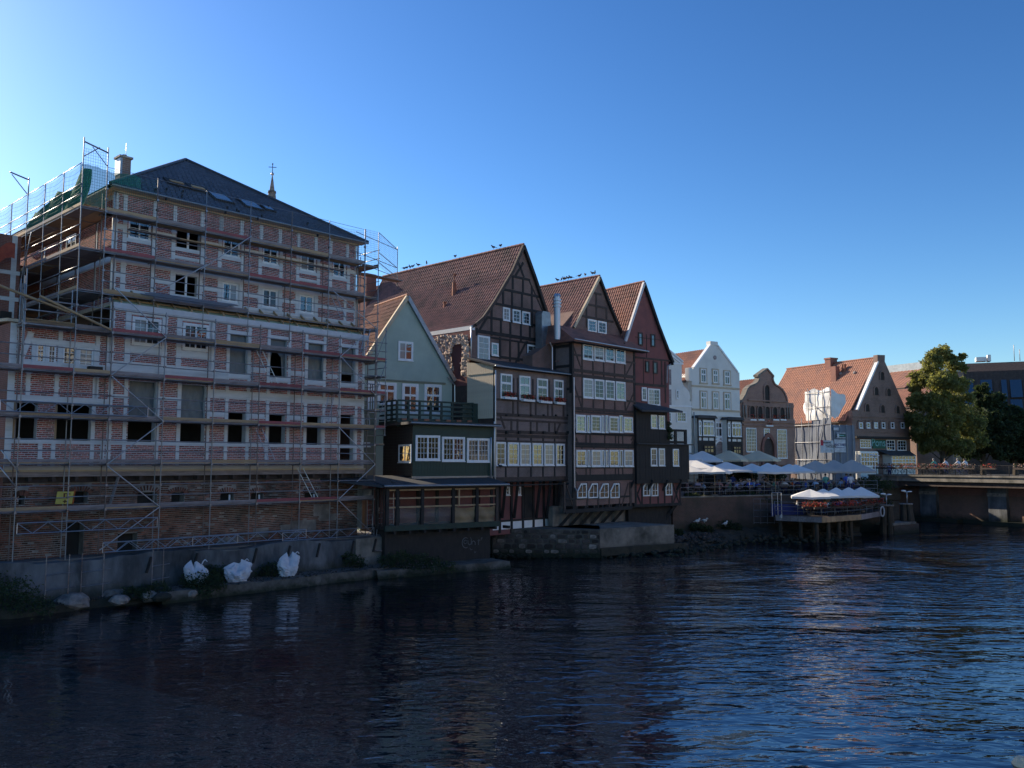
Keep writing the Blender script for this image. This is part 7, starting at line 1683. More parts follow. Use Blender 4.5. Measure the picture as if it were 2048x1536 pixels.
UM = [(1388, 76, 918, 935, 2.0, 'canvas_white', TF, 'white parasol with vent flap beside the black boarded block, behind the first one'), (1376, 72.5, 930, 943, 1.5, 'canvas_white', TF, 'small white parasol half hidden by the corner of the black boarded block'),
      (1429, 72, 932.5, 943, 1.25, 'canvas_white', TF, 'low white parasol on a forked wooden pole at the terrace edge'), (1453, 76, 924, 940, 2.2, 'canvas_white', TF, 'wide white vented parasol behind the forked pole parasol'),
      (1504, 80, 927, 940, 1.5, 'canvas_white', TF, 'greyish white parasol right of the wide vented one'), (1536, 77, 926, 942, 1.5, 'canvas_white', TF, 'white parasol overlapping its right neighbour in mid terrace'),
      (1550, 75, 929, 943, 1.5, 'canvas_white', TF, 'white parasol in front of its left neighbour, pole down to the railing'), (1579, 80, 928, 942, 1.6, 'canvas_white', TF, 'white parasol just left of the three stone coloured ones'), (1592, 78, 929, 942, 1.6, 'canvas_white', TF, 'white parasol touching the leftmost stone coloured one'),
      (1631, 80, 921, 942, 2.1, 'canvas_stone', TF, 'leftmost of the three large stone coloured parasols'), (1668, 81, 920, 942, 2.1, 'canvas_stone', TF, 'middle one of the three large stone coloured parasols'), (1705, 80, 919.5, 942, 2.1, 'canvas_stone', TF, 'rightmost large stone coloured parasol beside the lamp post')]
for u_ in UM: umbrella('parasol', u_[0], u_[1], u_[2], u_[3], u_[4] * 1.3, u_[5], u_[6], u_[7], 'parasols on the upper terrace')
for u_ in [(1374, 82, 906, 919, 1.9, 'canvas_white', 4.25, 'pale parasol on the street beside the cream white house, leftmost'), (1405, 82, 902, 921, 2.3, 'canvas_white', 4.25, 'large pale blue white parasol in front of the left bay window'),
           (1458, 82.5, 901, 919.5, 2.1, 'canvas_beige', 4.25, 'beige parasol in front of the arched door of the cream house'), (1516, 83, 901, 919, 2.1, 'canvas_beige', 4.25, 'beige parasol in front of the pointed portal')]:
    umbrella('parasol', u_[0], u_[1], u_[2], u_[3], u_[4] * 1.15, u_[5], u_[6], u_[7], 'parasols on the street')
for u_ in [(1620.5, 70, 978.5, 992, 1.75, 'canvas_white', zp, 'leftmost white parasol of the river platform on a forked pole'), (1647, 71, 977.5, 991, 1.4, 'canvas_white', zp, 'second white parasol from the left on the river platform'), (1673, 72.5, 975, 990.5, 1.4, 'canvas_white', zp, 'middle white parasol of the river platform'),
           (1698, 73.5, 974.5, 990, 1.45, 'canvas_white', zp, 'fourth white parasol from the left on the river platform'), (1723, 74.5, 974, 990, 1.55, 'canvas_white', zp, 'rightmost white parasol of the river platform')]:
    umbrella('parasol', u_[0], u_[1], u_[2], u_[3], u_[4] * 1.12, u_[5], u_[6], u_[7], 'parasols on the river platform', .5)

# ================================================================ people
def body(name, J, bones, rad, cls):
    """one continuous skinned figure from a joint graph; cls maps a bone to a material slot"""
    me = bpy.data.meshes.new(name); me.from_pydata([J[k_] for k_ in J], [(list(J).index(a_), list(J).index(b_)) for a_, b_ in bones], [])
    o = bpy.data.objects.new(name, me); COL.objects.link(o); md = o.modifiers.new('s', 'SKIN'); sv = me.skin_vertices[0].data
    for i, k_ in enumerate(J): sv[i].radius = rad[k_] if isinstance(rad[k_], tuple) else (rad[k_], rad[k_]); sv[i].use_root = (k_ == 'pelvis')
    ss = o.modifiers.new('u', 'SUBSURF'); ss.levels = 1
    bpy.context.view_layer.update(); out = bpy.data.meshes.new_from_object(o.evaluated_get(bpy.context.evaluated_depsgraph_get())); bpy.data.objects.remove(o)
    for k_ in range(4): out.materials.append(M['skin'])
    names = list(bones)
    for p in out.polygons:
        best, bd = 0, 1e9
        for (a_, b_), c_ in zip(bones, cls):
            A_, B_2 = Vector(J[a_]), Vector(J[b_]); ab = B_2 - A_; t = max(0, min(1, (p.center - A_).dot(ab) / ab.dot(ab))); dd_ = (p.center - A_ - ab * t).length
            if dd_ < bd: bd, best = dd_, c_
        p.material_index = best; p.use_smooth = True
    return out
RAD = dict(pelvis=(.15, .12), belly=(.14, .11), chest=(.17, .12), neck=.055, jaw=.075, head=(.085, .10), crown=.06, ls=.075, rs=.075, le=.045, re=.045, lw=.034, rw=.034, lh=.04, rh=.04, lhip=.09, rhip=.09, lk=.065, rk=.065, la=.042, ra=.042, lt=.035, rt=.035)
BN = [('pelvis', 'belly'), ('belly', 'chest'), ('chest', 'neck'), ('neck', 'jaw'), ('jaw', 'head'), ('head', 'crown'), ('chest', 'ls'), ('ls', 'le'), ('le', 'lw'), ('lw', 'lh'), ('chest', 'rs'), ('rs', 're'), ('re', 'rw'), ('rw', 'rh'),
      ('pelvis', 'lhip'), ('lhip', 'lk'), ('lk', 'la'), ('la', 'lt'), ('pelvis', 'rhip'), ('rhip', 'rk'), ('rk', 'ra'), ('ra', 'rt')]
CL = [1, 1, 1, 0, 0, 0, 1, 1, 0, 0, 1, 1, 0, 0, 2, 2, 2, 3, 2, 2, 2, 3]
def pose(kind):
    if kind == 'sit':
        J = dict(pelvis=(0, 0, .50), belly=(0, -.02, .68), chest=(0, -.03, .90), neck=(0, -.01, 1.06), jaw=(0, .03, 1.14), head=(0, .02, 1.22), crown=(0, .01, 1.28), ls=(-.19, 0, .97), le=(-.25, .12, .74), lw=(-.18, .34, .76), lh=(-.14, .42, .77), rs=(.19, 0, .97), re=(.26, .10, .72), rw=(.16, .30, .80), rh=(.12, .37, .86),
                 lhip=(-.1, .05, .50), lk=(-.14, .44, .52), la=(-.14, .42, .10), lt=(-.15, .55, .05), rhip=(.1, .05, .50), rk=(.14, .44, .52), ra=(.15, .50, .10), rt=(.15, .62, .05))
    elif kind == 'lean':
        J = dict(pelvis=(0, 0, .50), belly=(0, .06, .67), chest=(0, .18, .85), neck=(0, .28, .98), jaw=(0, .35, 1.04), head=(0, .37, 1.12), crown=(0, .36, 1.18), ls=(-.19, .20, .90), le=(-.28, .34, .74), lw=(-.12, .48, .80), lh=(-.06, .54, .82), rs=(.19, .2, .9), re=(.28, .36, .74), rw=(.14, .50, .80), rh=(.08, .56, .84),
                 lhip=(-.1, .05, .50), lk=(-.16, .44, .52), la=(-.14, .30, .10), lt=(-.15, .42, .05), rhip=(.1, .05, .50), rk=(.16, .44, .52), ra=(.12, .34, .10), rt=(.12, .46, .05))
    elif kind == 'ride':
        J = dict(pelvis=(0, 0, .98), belly=(0, .08, 1.14), chest=(0, .20, 1.34), neck=(0, .27, 1.49), jaw=(0, .33, 1.56), head=(0, .33, 1.64), crown=(0, .32, 1.70), ls=(-.19, .22, 1.40), le=(-.24, .42, 1.22), lw=(-.24, .62, 1.10), lh=(-.24, .70, 1.08), rs=(.19, .22, 1.40), re=(.24, .42, 1.22), rw=(.24, .62, 1.10), rh=(.24, .70, 1.08),
                 lhip=(-.1, .04, .96), lk=(-.12, .38, .74), la=(-.12, .24, .36), lt=(-.12, .38, .30), rhip=(.1, .04, .96), rk=(.12, .30, .60), ra=(.12, .12, .22), rt=(.12, .26, .17))
    else:
        J = dict(pelvis=(0, 0, .95), belly=(0, .01, 1.12), chest=(0, .01, 1.34), neck=(0, .02, 1.50), jaw=(0, .05, 1.58), head=(0, .04, 1.66), crown=(0, .03, 1.72), ls=(-.20, .0, 1.42), le=(-.26, -.05, 1.14), lw=(-.25, .08, .92), lh=(-.24, .12, .84), rs=(.20, 0, 1.42), re=(.27, .04, 1.15), rw=(.22, .22, 1.02), rh=(.20, .28, .98),
                 lhip=(-.1, 0, .92), lk=(-.12, .10, .52), la=(-.12, -.04, .10), lt=(-.13, .10, .04), rhip=(.1, 0, .92), rk=(.11, .06, .50), ra=(.12, .16, .09), rt=(.13, .29, .04))
    return J
BODY = {k_: body('body_' + k_, pose(k_), BN, RAD, CL) for k_ in ('sit', 'lean', 'stand', 'ride')}
HAIR = {}
for k_ in BODY:
    h_ = Vector(pose(k_)['head']); g = G(); g.ball((h_.x, h_.y - .025, h_.z + .035), .10, .105, .10, 10, 7)
    HAIR[k_] = g.mesh('hair', [M['hair_dark']], True)
def person(kind, loc, rz, shirt, trousers, hair, lab, grp, s_=1.0):
    o = link('person', BODY[kind], None, loc); o.rotation_euler.z = rz; o.scale = (s_,) * 3
    tag(o, lab, 'person', grp)
    for i, m_ in enumerate(('skin', shirt, trousers, 'cloth_black')): o.material_slots[i].link = 'OBJECT'; o.material_slots[i].material = M[m_]
    h_ = link('hair', HAIR[kind], o); h_.material_slots[0].link = 'OBJECT'; h_.material_slots[0].material = M[hair]
    if rnd(0, 1) < .35: h_.scale = (1.06, 1.06, 1.0)
    return o
def chair(loc, rz, lab, grp, src=[None]):
    if src[0] is None:
        o = empty('cafe_chair', loc, lab, 'chair', grp, rz)
        boxo('seat', -.21, .21, -.2, .22, .43, .46, o, 'dark2'); boxo('backrest', -.2, .2, -.24, -.21, .6, .88, o, 'dark2')
        for x in (-.19, .19):
            for y, h_ in ((-.22, .88), (.2, .44)): boxo('leg', x - .015, x + .015, y - .015, y + .015, 0, h_, o, 'dark')
        src[0] = o; return o
    o = src[0].copy(); COL.objects.link(o); o.location = loc; o.rotation_euler.z = rz; o['label'] = lab; o['group'] = grp
    for ch in src[0].children: c = ch.copy(); COL.objects.link(c); c.parent = o
    return o
def table(loc, lab, grp, src=[None]):
    if src[0] is None:
        o = empty('cafe_table', loc, lab, 'table', grp)
        g = G(); g.tube((0, 0, .71), (0, 0, .74), .42, 12); g.ob('tabletop', M['wood'], o); tubeo('leg', (0, 0, 0), (0, 0, .71), .03, o, 'steel'); g = G(); g.tube((0, 0, 0), (0, 0, .04), .26, 8); g.ob('foot', M['dark'], o)
        src[0] = o; return o
    o = src[0].copy(); COL.objects.link(o); o.location = loc; o['label'] = lab; o['group'] = grp
    for ch in src[0].children: c = ch.copy(); COL.objects.link(c); c.parent = o
    return o
bpy.context.view_layer.update()
random.seed(99)
TB = [ # (px, Y, z, what it stands by)
 (1392, 72.5, TF, 'beside the black boarded block'), (1420, 73, TF, 'left of the forked parasol pole'), (1441, 73.5, TF, 'right of the forked parasol pole'), (1466, 74, TF, 'under the wide vented parasol'), (1489, 74.5, TF, 'by the middle terrace railing'), (1512, 75, TF, 'under the greyish parasol'),
 (1533, 75.5, TF, 'at the pale parasol pole mid terrace'), (1566, 76, TF, 'beside the person in orange'), (1592, 76.5, TF, 'left of the group in blue shirts'), (1618, 77, TF, 'under the left stone parasol'), (1645, 78, TF, 'between left and middle stone parasols'), (1672, 78.5, TF, 'under the middle stone parasol'),
 (1700, 79, TF, 'under the right stone parasol'), (1480, 79, TF, 'at the back below the beige parasols'), (1545, 80, TF, 'at the back below the portal'), (1600, 81, TF, 'at the back below the sheeted scaffold'),
 (1612, 70.5, zp, 'leftmost on the river platform'), (1640, 70, zp, 'behind the bright platform corner'), (1668, 71, zp, 'in the middle of the platform'), (1692, 72.5, zp, 'right of the platform middle'), (1720, 74.5, zp, 'near the right platform end')]
shirts = ['white', 'blue', 'lilac', 'teal', 'black', 'grey', 'green', 'white', 'navy', 'pink', 'lightblue', 'white', 'grey', 'pink']
fixed = {(7, 1): 'orange', (8, 0): 'navy', (8, 1): 'blue', (8, 2): 'white', (9, 0): 'lightblue', (9, 1): 'white', (3, 0): 'lilac', (4, 0): 'blue', (4, 1): 'lightblue', (5, 0): 'blue', (18, 0): 'blue', (19, 0): 'lilac', (17, 0): 'white'}
sidew = ['river', 'right', 'street', 'left']
cn = {'lightblue': 'light blue'}
for ti, (px, Y, z, where) in enumerate(TB):
    c = depth(px, HZ, Y); c.z = z; table(c, 'small round cafe table ' + where, 'cafe tables'); a0_ = rnd(-.4, .4)
    for si in range(4):
        a_ = a0_ - math.pi / 2 + si * math.pi / 2; q = c + Vector((math.cos(a_), math.sin(a_), 0)) * .78; rz = a_ + math.pi / 2
        chair(q, rz, 'dark chair on the %s side of the table %s' % (sidew[si], where), 'cafe chairs')
        if random.random() < .87 or (ti, si) in fixed:
            sh_ = fixed.get((ti, si), random.choice(shirts)); hr = random.choice(['hair_dark', 'hair_brown', 'hair_grey', 'hair_brown'])
            kd = random.choice(['sit', 'lean']); back = q - Vector((math.cos(a_), math.sin(a_), 0)) * 0
            person(kd, back, rz, 'cloth_' + sh_, random.choice(['cloth_black', 'cloth_navy', 'cloth_grey']), hr, 'person in %s seated %s side of table %s' % (cn.get(sh_, sh_), sidew[si], where), 'guests at the cafe tables', rnd(.93, 1.05))
# people standing
for px, Y, z, sh_, hr, l_, k_ in ((1778, 98, 4.3, 'lilac', 'hair_brown', 'person in a lilac shirt standing by the pale shop door beyond the bridge', 'stand'), (1650, 76.5, TF, 'teal', 'hair_dark', 'waiter in a teal top standing behind the middle of the terrace', 'stand'),
                          (1465, 77.5, TF, 'blue', 'hair_dark', 'person in blue standing under the wide vented parasol', 'stand'), (1692, 77.5, TF, 'blue', 'hair_brown', 'person in blue standing under the rightmost stone coloured parasol', 'stand'), (1700, 76.2, TF, 'white', 'hair_dark', 'person in white standing in front of the rightmost stone coloured parasol pole', 'stand')):
    c = depth(px, HZ, Y); c.z = z; person(k_, c, rnd(-2, 2), 'cloth_' + sh_, 'cloth_navy', hr, l_, None)
# cyclists and bicycles on the bridge
def bicycle(loc, rz, lab, grp, fm='dark', src={}):
    if fm not in src:
        o = empty('bicycle', loc, lab, 'bicycle', grp, rz)
        for y in (-.52, .52):
            g = G(); n_ = 20; r_ = .33
            for i in range(n_): t, t2 = 2 * math.pi * i / n_, 2 * math.pi * (i + 1) / n_; g.tube((0, y + r_ * math.cos(t), .34 + r_ * math.sin(t)), (0, y + r_ * math.cos(t2), .34 + r_ * math.sin(t2)), .016, 4, cap=False)
            for i in range(6): t = math.pi * i / 6; g.tube((0, y + r_ * math.cos(t), .34 + r_ * math.sin(t)), (0, y - r_ * math.cos(t), .34 - r_ * math.sin(t)), .004, 3, cap=False)
            g.ob('wheel', M['dark'], o)
        g = G()
        for a_, b_ in (((0, -.52, .34), (0, -.05, .30)), ((0, -.52, .34), (0, -.18, .80)), ((0, -.05, .30), (0, -.2, .88)), ((0, -.05, .30), (0, .36, .80)), ((0, -.18, .78), (0, .36, .84)), ((0, .52, .34), (0, .34, .95))): g.tube(a_, b_, .018, 5)
        g.ob('frame', M[fm], o); g = G(); g.tube((-.26, .30, 1.02), (.26, .30, 1.02), .014, 5); g.tube((0, .34, .9), (0, .30, 1.02), .014, 5); g.ob('handlebar', M['alu'], o); boxo('saddle', -.07, .07, -.33, -.07, .88, .93, o, 'dark')
        src[fm] = o; return o
    o = src[fm].copy(); COL.objects.link(o); o.location = loc; o.rotation_euler.z = rz; o['label'] = lab; o['group'] = grp
    for ch in src[fm].children: c = ch.copy(); COL.objects.link(c); c.parent = o
    return o
bdir = math.atan2(dv.y, dv.x)
grp = 'cyclists crossing the bridge'
for px, yy, sh_, hr, l_ in ((1873, 1.2, 'teal', 'hair_grey', 'person with grey hair in a teal shirt riding over the bridge'), (1896, 2.2, 'white', 'hair_brown', 'person in white cycling behind the rider in teal'), (1921, 1.4, 'white', 'hair_grey', 'grey haired person in a bright white shirt, left of the cycling pair'), (1935, 2.4, 'white', 'hair_dark', 'dark haired person in white, last of the four cyclists')):
    x = BF.at(px, 930, yy)[0]; c = BF.world(x, yy, zd); person('ride', c, bdir + math.pi / 2 * 1, 'cloth_' + sh_, 'cloth_navy', hr, l_, grp)
    bicycle(c, bdir + math.pi / 2, 'bicycle under the ' + l_.replace('person ', 'person '), 'bicycles ridden over the bridge')
for i, px in enumerate((1782, 1800, 1818, 1842, 1860, 1945, 1956)):
    x = BF.at(px, 940, .55)[0]; bicycle(BF.world(x, .5, zd), bdir + math.pi / 2 + .1, 'bicycle leaning on the bridge railing, %s' % ['nearest the shop door', 'in front of the shop windows', 'right of the shop windows', 'beside the pale flowers', 'left of the cyclist in teal', 'first right of the cyclists', 'last before the bare railing'][i], 'bicycles leaning on the bridge railing')

# ================================================================ lamp posts on piles
def lamp(px, Y, py0, py1, z0, lab, pile=None):
    c = depth(px, HZ, Y); o = empty('lamp_post', (c.x, c.y, z0), lab, 'street lamp', 'lamp posts with twin white heads')
    zt = depth(px, py1, Y).z - z0
    tubeo('pole', (0, 0, 0), (0, 0, zt), .045, o, 'white' if pile is None else 'alu', 8)
    g = G(); g.ball((-.27, 0, zt + .10), .24, .10, .08, 8, 6); g.ob('lamp_head', M['white'], o, smooth=True); g = G(); g.ball((.27, 0, zt + .04), .22, .08, .06, 8, 6); g.ob('lamp_head', M['white'], o, smooth=True)
    g = G(); g.tube((-.2, 0, zt), (.2, 0, zt), .05, 6); g.tube((0, 0, zt - .15), (0, 0, zt), .05, 8, r2=.08); g.ob('bracket', M['alu'], o)
    return o
def rotx(o): return o
c = depth(1750, HZ, 86); lamp(1750, 86, 948, 912, depth(1750, 948, 86).z, 'slim white lamp post with twin heads where terrace meets bridge')
for px, Y, py0, py1, w_, l_ in ((1770, 76, 1012, 990, .8, 'left timber mooring pile standing in the water'), (1814, 78, 1009, 984, .75, 'right timber mooring pile, slightly leaning, standing in the water')):
    c = depth(px, HZ, Y); zt = depth(px, py0, Y).z; o = empty('mooring_pile', (c.x, c.y, 0), l_, 'mooring pile', 'mooring piles right of the platform')
    g = G()
    for i in range(5): a_ = i * 1.26; g.tube((.55 * math.cos(a_), .3 * math.sin(a_), -1), (.32 * math.cos(a_) - (.25 if px > 1800 else 0), .25 * math.sin(a_), zt), .26, 8, r2=.2)
    g.ob('timbers', M['bark'], o); g = G(); g.tube((-.25 if px > 1800 else 0, 0, zt), (-.25 if px > 1800 else 0, 0, zt + .1), .62, 8); g.ob('pile_cap', M['stone'], o)
    lamp(px - (3 if px > 1800 else 0), Y, py0, py1, zt + .1, 'lamp with twin heads on the %s mooring pile' % ('left' if px < 1800 else 'right'), 1)
a_, b_ = depth(1772, 1047, 76), depth(1815, 1044, 78); d = b_ - a_
FD = empty('fender_island', (a_.x, a_.y, 0), 'low masonry island with concrete cap between the two mooring piles', 'pier', rz=math.atan2(d.y, d.x)); L = Vector((d.x, d.y)).length
g = G(); g.box(.2, L + .8, -.6, .8, -.5, .75); g.ob('island_body', M['stone2'], FD); boxo('cap', .0, L + .2, -.7, .9, .75, .95, FD, 'concrete')
LB_ = depth(1765, 1030, 75.3); g = G(); 
n_ = 14
for i in range(n_): t, t2 = 2 * math.pi * i / n_, 2 * math.pi * (i + 1) / n_; g.tube((.16 * math.cos(t), 0, .42 * math.sin(t)), (.16 * math.cos(t2), 0, .42 * math.sin(t2)), .06, 6, cap=False)
tag(g.ob('lifebuoy', M['sign_white'], None, LB_ - Vector((0, 0, -.3))), 'white ring buoy hanging at the left side of the left pile', 'lifebuoy')

# ================================================================ trees and bushes
def leafmass(blobs, n, s0, s1, mname, par, flat_=.6, name='crown', kind=None):
    g = G()
    tot = sum(b_[3] ** 2 for b_ in blobs)
    for (cx, cy, cz, r, *rest) in blobs:
        k_ = int(n * r * r / tot)
        for i in range(k_):
            u_, w_ = rnd(-1, 1), rnd(0, 2 * math.pi); q_ = math.sqrt(1 - u_ * u_); rad = r * (rnd(.15, 1) ** .34)
            rad *= 1.05 + .75 * noise.noise(Vector((q_ * math.cos(w_) * 2.6 + cx * 3, q_ * math.sin(w_) * 2.6 + cy * 3, u_ * 2.6 + cz * 3)))
            c = Vector((cx + rad * q_ * math.cos(w_), cy + rad * q_ * math.sin(w_), cz + rad * u_ * .8))
            s_ = rnd(s0, s1); a_ = Vector((rnd(-1, 1), rnd(-1, 1), rnd(-.6, 1))).normalized(); b_ = a_.orthogonal().normalized(); b_.rotate(Matrix.Rotation(rnd(0, 6.3), 3, a_)); e = a_.cross(b_)
            g.add([c + b_ * s_, c + e * s_ * .55, c - b_ * s_, c - e * s_ * .55], [(0, 1, 2, 3)])
    return g.ob(name, M[mname], par, kind=kind)
def tree(px, Y, z0, blobs, lab, cat, n, m='leaf', grp=None, s0=.16, s1=.30, kidx=1.0):
    c = depth(px, HZ, Y); o = empty('broadleaf_tree', (c.x, c.y, z0), lab, cat, grp)
    top = max(b_[2] for b_ in blobs); g = G(); g.tube((0, 0, -.5), (.2, 0, top * .45), .38, 8, r2=.22); g.tube((.2, 0, top * .45), (0, .1, top * .92), .22, 6, r2=.05); g.ob('trunk', M['bark'], o)
    for b_ in blobs:
        g = G(); zc = max(top * .15, b_[2] - b_[3] * 1.2) * .8; g.tube((.1, 0, zc), (b_[0] * .85, b_[1] * .85, b_[2]), .10, 5, r2=.03); g.ob('branch', M['bark'], o)
    sub = []
    for (x, y, z, r_) in blobs:                        # each limb ends in several loose sprays
        sub.append((x, y, z, r_ * .74))
        for k_ in range(7):
            w_, u_ = rnd(0, 6.283), rnd(-.7, .95); q_ = math.sqrt(1 - u_ * u_); e = r_ * rnd(.65, 1.02); sub.append((x + e * q_ * math.cos(w_), y + e * q_ * math.sin(w_), z + e * u_ * .85, r_ * rnd(.22, .42)))
    leafmass(sub, n, s0, s1, m, o)
    return o
random.seed(31)
def bl(px, py, r, Y0, pxc, z0, dy=0): p = depth(px, py, Y0 + dy); c = depth(pxc, HZ, Y0); return (p.x - c.x, p.y - c.y, p.z - z0, r)
Yt = 104
tb = [bl(x, y, r * Yt / 1740, Yt, 1885, 4.3, dy) for x, y, r, dy in ((1885, 705, 22, 0), (1863, 726, 22, -1), (1908, 730, 24, 0), (1925, 712, 9, 0), (1845, 760, 26, 0), (1880, 765, 32, -2), (1915, 770, 30, 1), (1838, 800, 22, 0), (1865, 808, 34, -1.5), (1905, 812, 36, 0), (1830, 840, 20, 0), (1850, 850, 28, -1.5), (1890, 855, 36, -1), (1930, 845, 34, 1), (1838, 875, 18, 0), (1868, 885, 26, -1), (1905, 890, 32, 0), (1945, 880, 30, 1), (1850, 898, 14, 0), (1858, 745, 20, 1), (1822, 832, 12, 0), (1830, 778, 12, 0))]
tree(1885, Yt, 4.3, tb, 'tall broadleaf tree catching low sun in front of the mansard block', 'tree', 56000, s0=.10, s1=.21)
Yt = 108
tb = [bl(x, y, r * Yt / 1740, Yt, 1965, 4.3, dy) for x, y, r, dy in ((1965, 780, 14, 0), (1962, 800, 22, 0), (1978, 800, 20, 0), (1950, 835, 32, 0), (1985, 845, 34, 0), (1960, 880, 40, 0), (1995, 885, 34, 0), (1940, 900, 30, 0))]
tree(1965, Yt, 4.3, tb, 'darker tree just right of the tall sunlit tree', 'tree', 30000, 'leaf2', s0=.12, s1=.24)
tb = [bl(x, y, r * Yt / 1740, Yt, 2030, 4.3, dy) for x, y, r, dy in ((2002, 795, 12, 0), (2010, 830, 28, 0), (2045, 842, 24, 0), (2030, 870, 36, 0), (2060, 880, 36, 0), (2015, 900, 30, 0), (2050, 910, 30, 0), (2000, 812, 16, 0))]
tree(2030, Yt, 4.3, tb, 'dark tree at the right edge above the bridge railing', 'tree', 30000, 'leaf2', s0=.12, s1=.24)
def bush(c, blobs, n, lab, m='leaf2', grp=None, s0=.03, s1=.07, cat='shrub', nm='shrub'):
    o = empty(nm, c, lab, cat, grp); leafmass(blobs, n, s0, s1, m, o, name='leaves', kind='stuff')
    g = G()
    for b_ in blobs[:6]: g.tube((0, 0, -.1), (b_[0], b_[1], b_[2]), .015, 4)
    g.ob('stems', M['bark'], o); return o
def ab_(x, y, z): return A.world(x, y, z)
bush(ab_(X(395, 1150, -3.3), -3.6, .45), [(0, 0, .35, .5), (.5, .1, .3, .4), (-.5, 0, .3, .42), (.9, -.2, .2, .35), (-.1, -.4, .05, .45), (.4, -.5, 0, .4)], 2600, 'leafy green shrub spilling over the ledge before the left white bag', grp='shrubs on the quay ledge')
bush(ab_(1.3, -3.3, .3), [(0, 0, .2, .45), (-.6, 0, .1, .4), (.4, -.3, 0, .35)], 1200, 'weeds over the left end of the concrete ledge', grp='shrubs on the quay ledge')
bush(ab_(X(20, 1150, -3.0), -3.4, .4), [(0, 0, .6, .8), (-1, 0, .7, .9), (.8, -.2, .3, .6), (1.5, -.3, .1, .4)], 3000, 'dark bush at the far left bottom above the water', grp='shrubs on the quay ledge')
bush(ab_(X(440, 1120, -2.8), -2.8, .5), [(0, 0, .4, .45), (-.5, 0, .5, .4), (.4, 0, .3, .3)], 1200, 'weeds against the grey wall between left and middle white bags', grp='shrubs on the quay ledge')
bush(ab_(X(545, 1120, -2.8), -2.8, .5), [(0, 0, .35, .45), (-.6, 0, .25, .35)], 900, 'weeds left of the right white bag', grp='shrubs on the quay ledge')
bush(ab_(X(700, 1120, -2.8), -2.8, .5), [(0, 0, .5, .4), (.5, 0, .3, .35)], 900, 'weeds in front of the pale wall patch', grp='shrubs on the quay ledge', m='leaf2')
bush(PD.world(-2.6, -2.2, .4), [(0, 0, .4, .5), (.8, 0, .5, .6), (1.7, .1, .4, .55), (2.5, .1, .25, .5), (3.3, .2, .1, .4)], 3000, 'tall weeds growing under the dark porch', grp='shrubs on the quay ledge')
bush(ab_(X(260, 1160, -3.0), -3.2, .3), [(0, 0, .15, .4), (.6, 0, .1, .3)], 700, 'low weeds behind the pale boulder', grp='shrubs on the quay ledge')
for i, (px, Y, z, r, l_) in enumerate(((1500, 73.5, 3.2, .9, 'ivy clump hanging over the middle of the terrace wall'), (1525, 73.8, 2.9, .9, 'ivy clump beside the steel gate frame'), (1390, 70.5, 3.3, .6, 'ivy clump near the black boarded block'), (1745, 79, 2.6, 1.0, 'ivy clump at the bridge end of the terrace'), (1750, 80, 4.2, 1.1, 'ivy clump below the slim lamp post'), (1400, 69, 1.0, .6, 'weeds at the foot of the terrace wall'), (1450, 71, 1.0, .8, 'broad weeds below the middle of the quay wall'), (1340, 66, 1.0, .6, 'weeds below the black boarded block'))):
    c = depth(px, HZ, Y); c.z = z; bush(c, [(0, 0, 0, r * .7), (-r, 0, .1, r * .55), (r, 0, -.1, r * .55), (0, -.2, -r * .8, r * .5)], 1500, l_, grp='plants on the quay walls', s0=.05, s1=.11)
c = depth(1337, 860, 66.5); bush(c, [(0, 0, 0, .3), (0, 0, .5, .22), (0, 0, -.5, .3)], 500, 'small dark climbing plant beside the black boarded block', s0=.05, s1=.1)
for px, Y, l_ in ((1470, 81, 'potted shrub below the beige parasols'), (1490, 84, 'dark shrub under the left window of the scrolled gable'), (1545, 85, 'dark shrub beside the pointed portal')): c = depth(px, HZ, Y); c.z = 4.25; bush(c, [(0, 0, .9, .8), (.6, 0, .6, .6)], 900, l_, s0=.08, s1=.15)

# ================================================================ small things on the bank
def stone(c, r, lab, grp, m='stone', sq=.6):
    g = G(); g.ball((0, 0, 0), r, r * rnd(.7, 1), r * sq, 9, 6, jit=.13); o = g.ob('boulder', M[m], None, c); o.rotation_euler.z = rnd(0, 3); return tag(o, lab, 'boulder', grp)
random.seed(8)
for px, py, r, m_, l_ in ((231, 1201, .48, 'stone', 'largest pale boulder at the water edge left'), (245, 1208, .34, 'stone', 'pale boulder leaning on the largest one'), (272, 1202, .22, 'stone2', 'small dark boulder right of the largest pale one'), (304, 1200, .36, 'stone', 'tan boulder in the middle of the row'), (328, 1202, .3, 'stone2', 'brown boulder right of the tan one'), (386, 1195, .24, 'stone', 'small pale boulder below the green shrub'), (150, 1212, .55, 'stone', 'flat grey slab near the water at left'), (75, 1206, .6, 'stone2', 'long dark slab at the far left'), (205, 1196, .4, 'stone2', 'dark slab behind the pale boulders')):
    c = onz(px, py, .1); c.z = .3; c.y -= .25; stone(c, r * 1.35, l_, 'boulders along the left bank', m_, .5)
c = onz(2046, 1530, .02); stone(c, .22, 'pale stone top breaking the water at the lower right corner', None, 'cornice', .8)
random.seed(77)
g = G()
for i in range(900):
    px = rnd(1195, 1700); t_ = rnd(0, 1); wy = (1118 - (px - 1100) * .024) if px < 1353 else (1112 - (px - 1353) * .18 if px < 1500 else 1085.5)
    q_ = onz(px, wy + 1 - t_ * 22, 0); q_.z = .0 + t_ * .75; r = rnd(.05, .22); g.ball(q_, r, r, r * .7, 6, 4, jit=.2)
for i in range(500):
    px = rnd(980, 1200); q_ = onz(px, rnd(1106, 1117), 0); q_.z = rnd(0, .2); r = rnd(.05, .16); g.ball(q_, r, r, r * .7, 6, 4, jit=.2)
for i in range(700):
    x = rnd(-8, 15.5); q_ = A.world(x, rnd(-4.1, -2.5) if x > 2 else rnd(-3.2, -2.5), .5 if x > 2 else .38); r = rnd(.02, .07); g.ball(q_, r, r, r * .7, 5, 3, jit=.2)
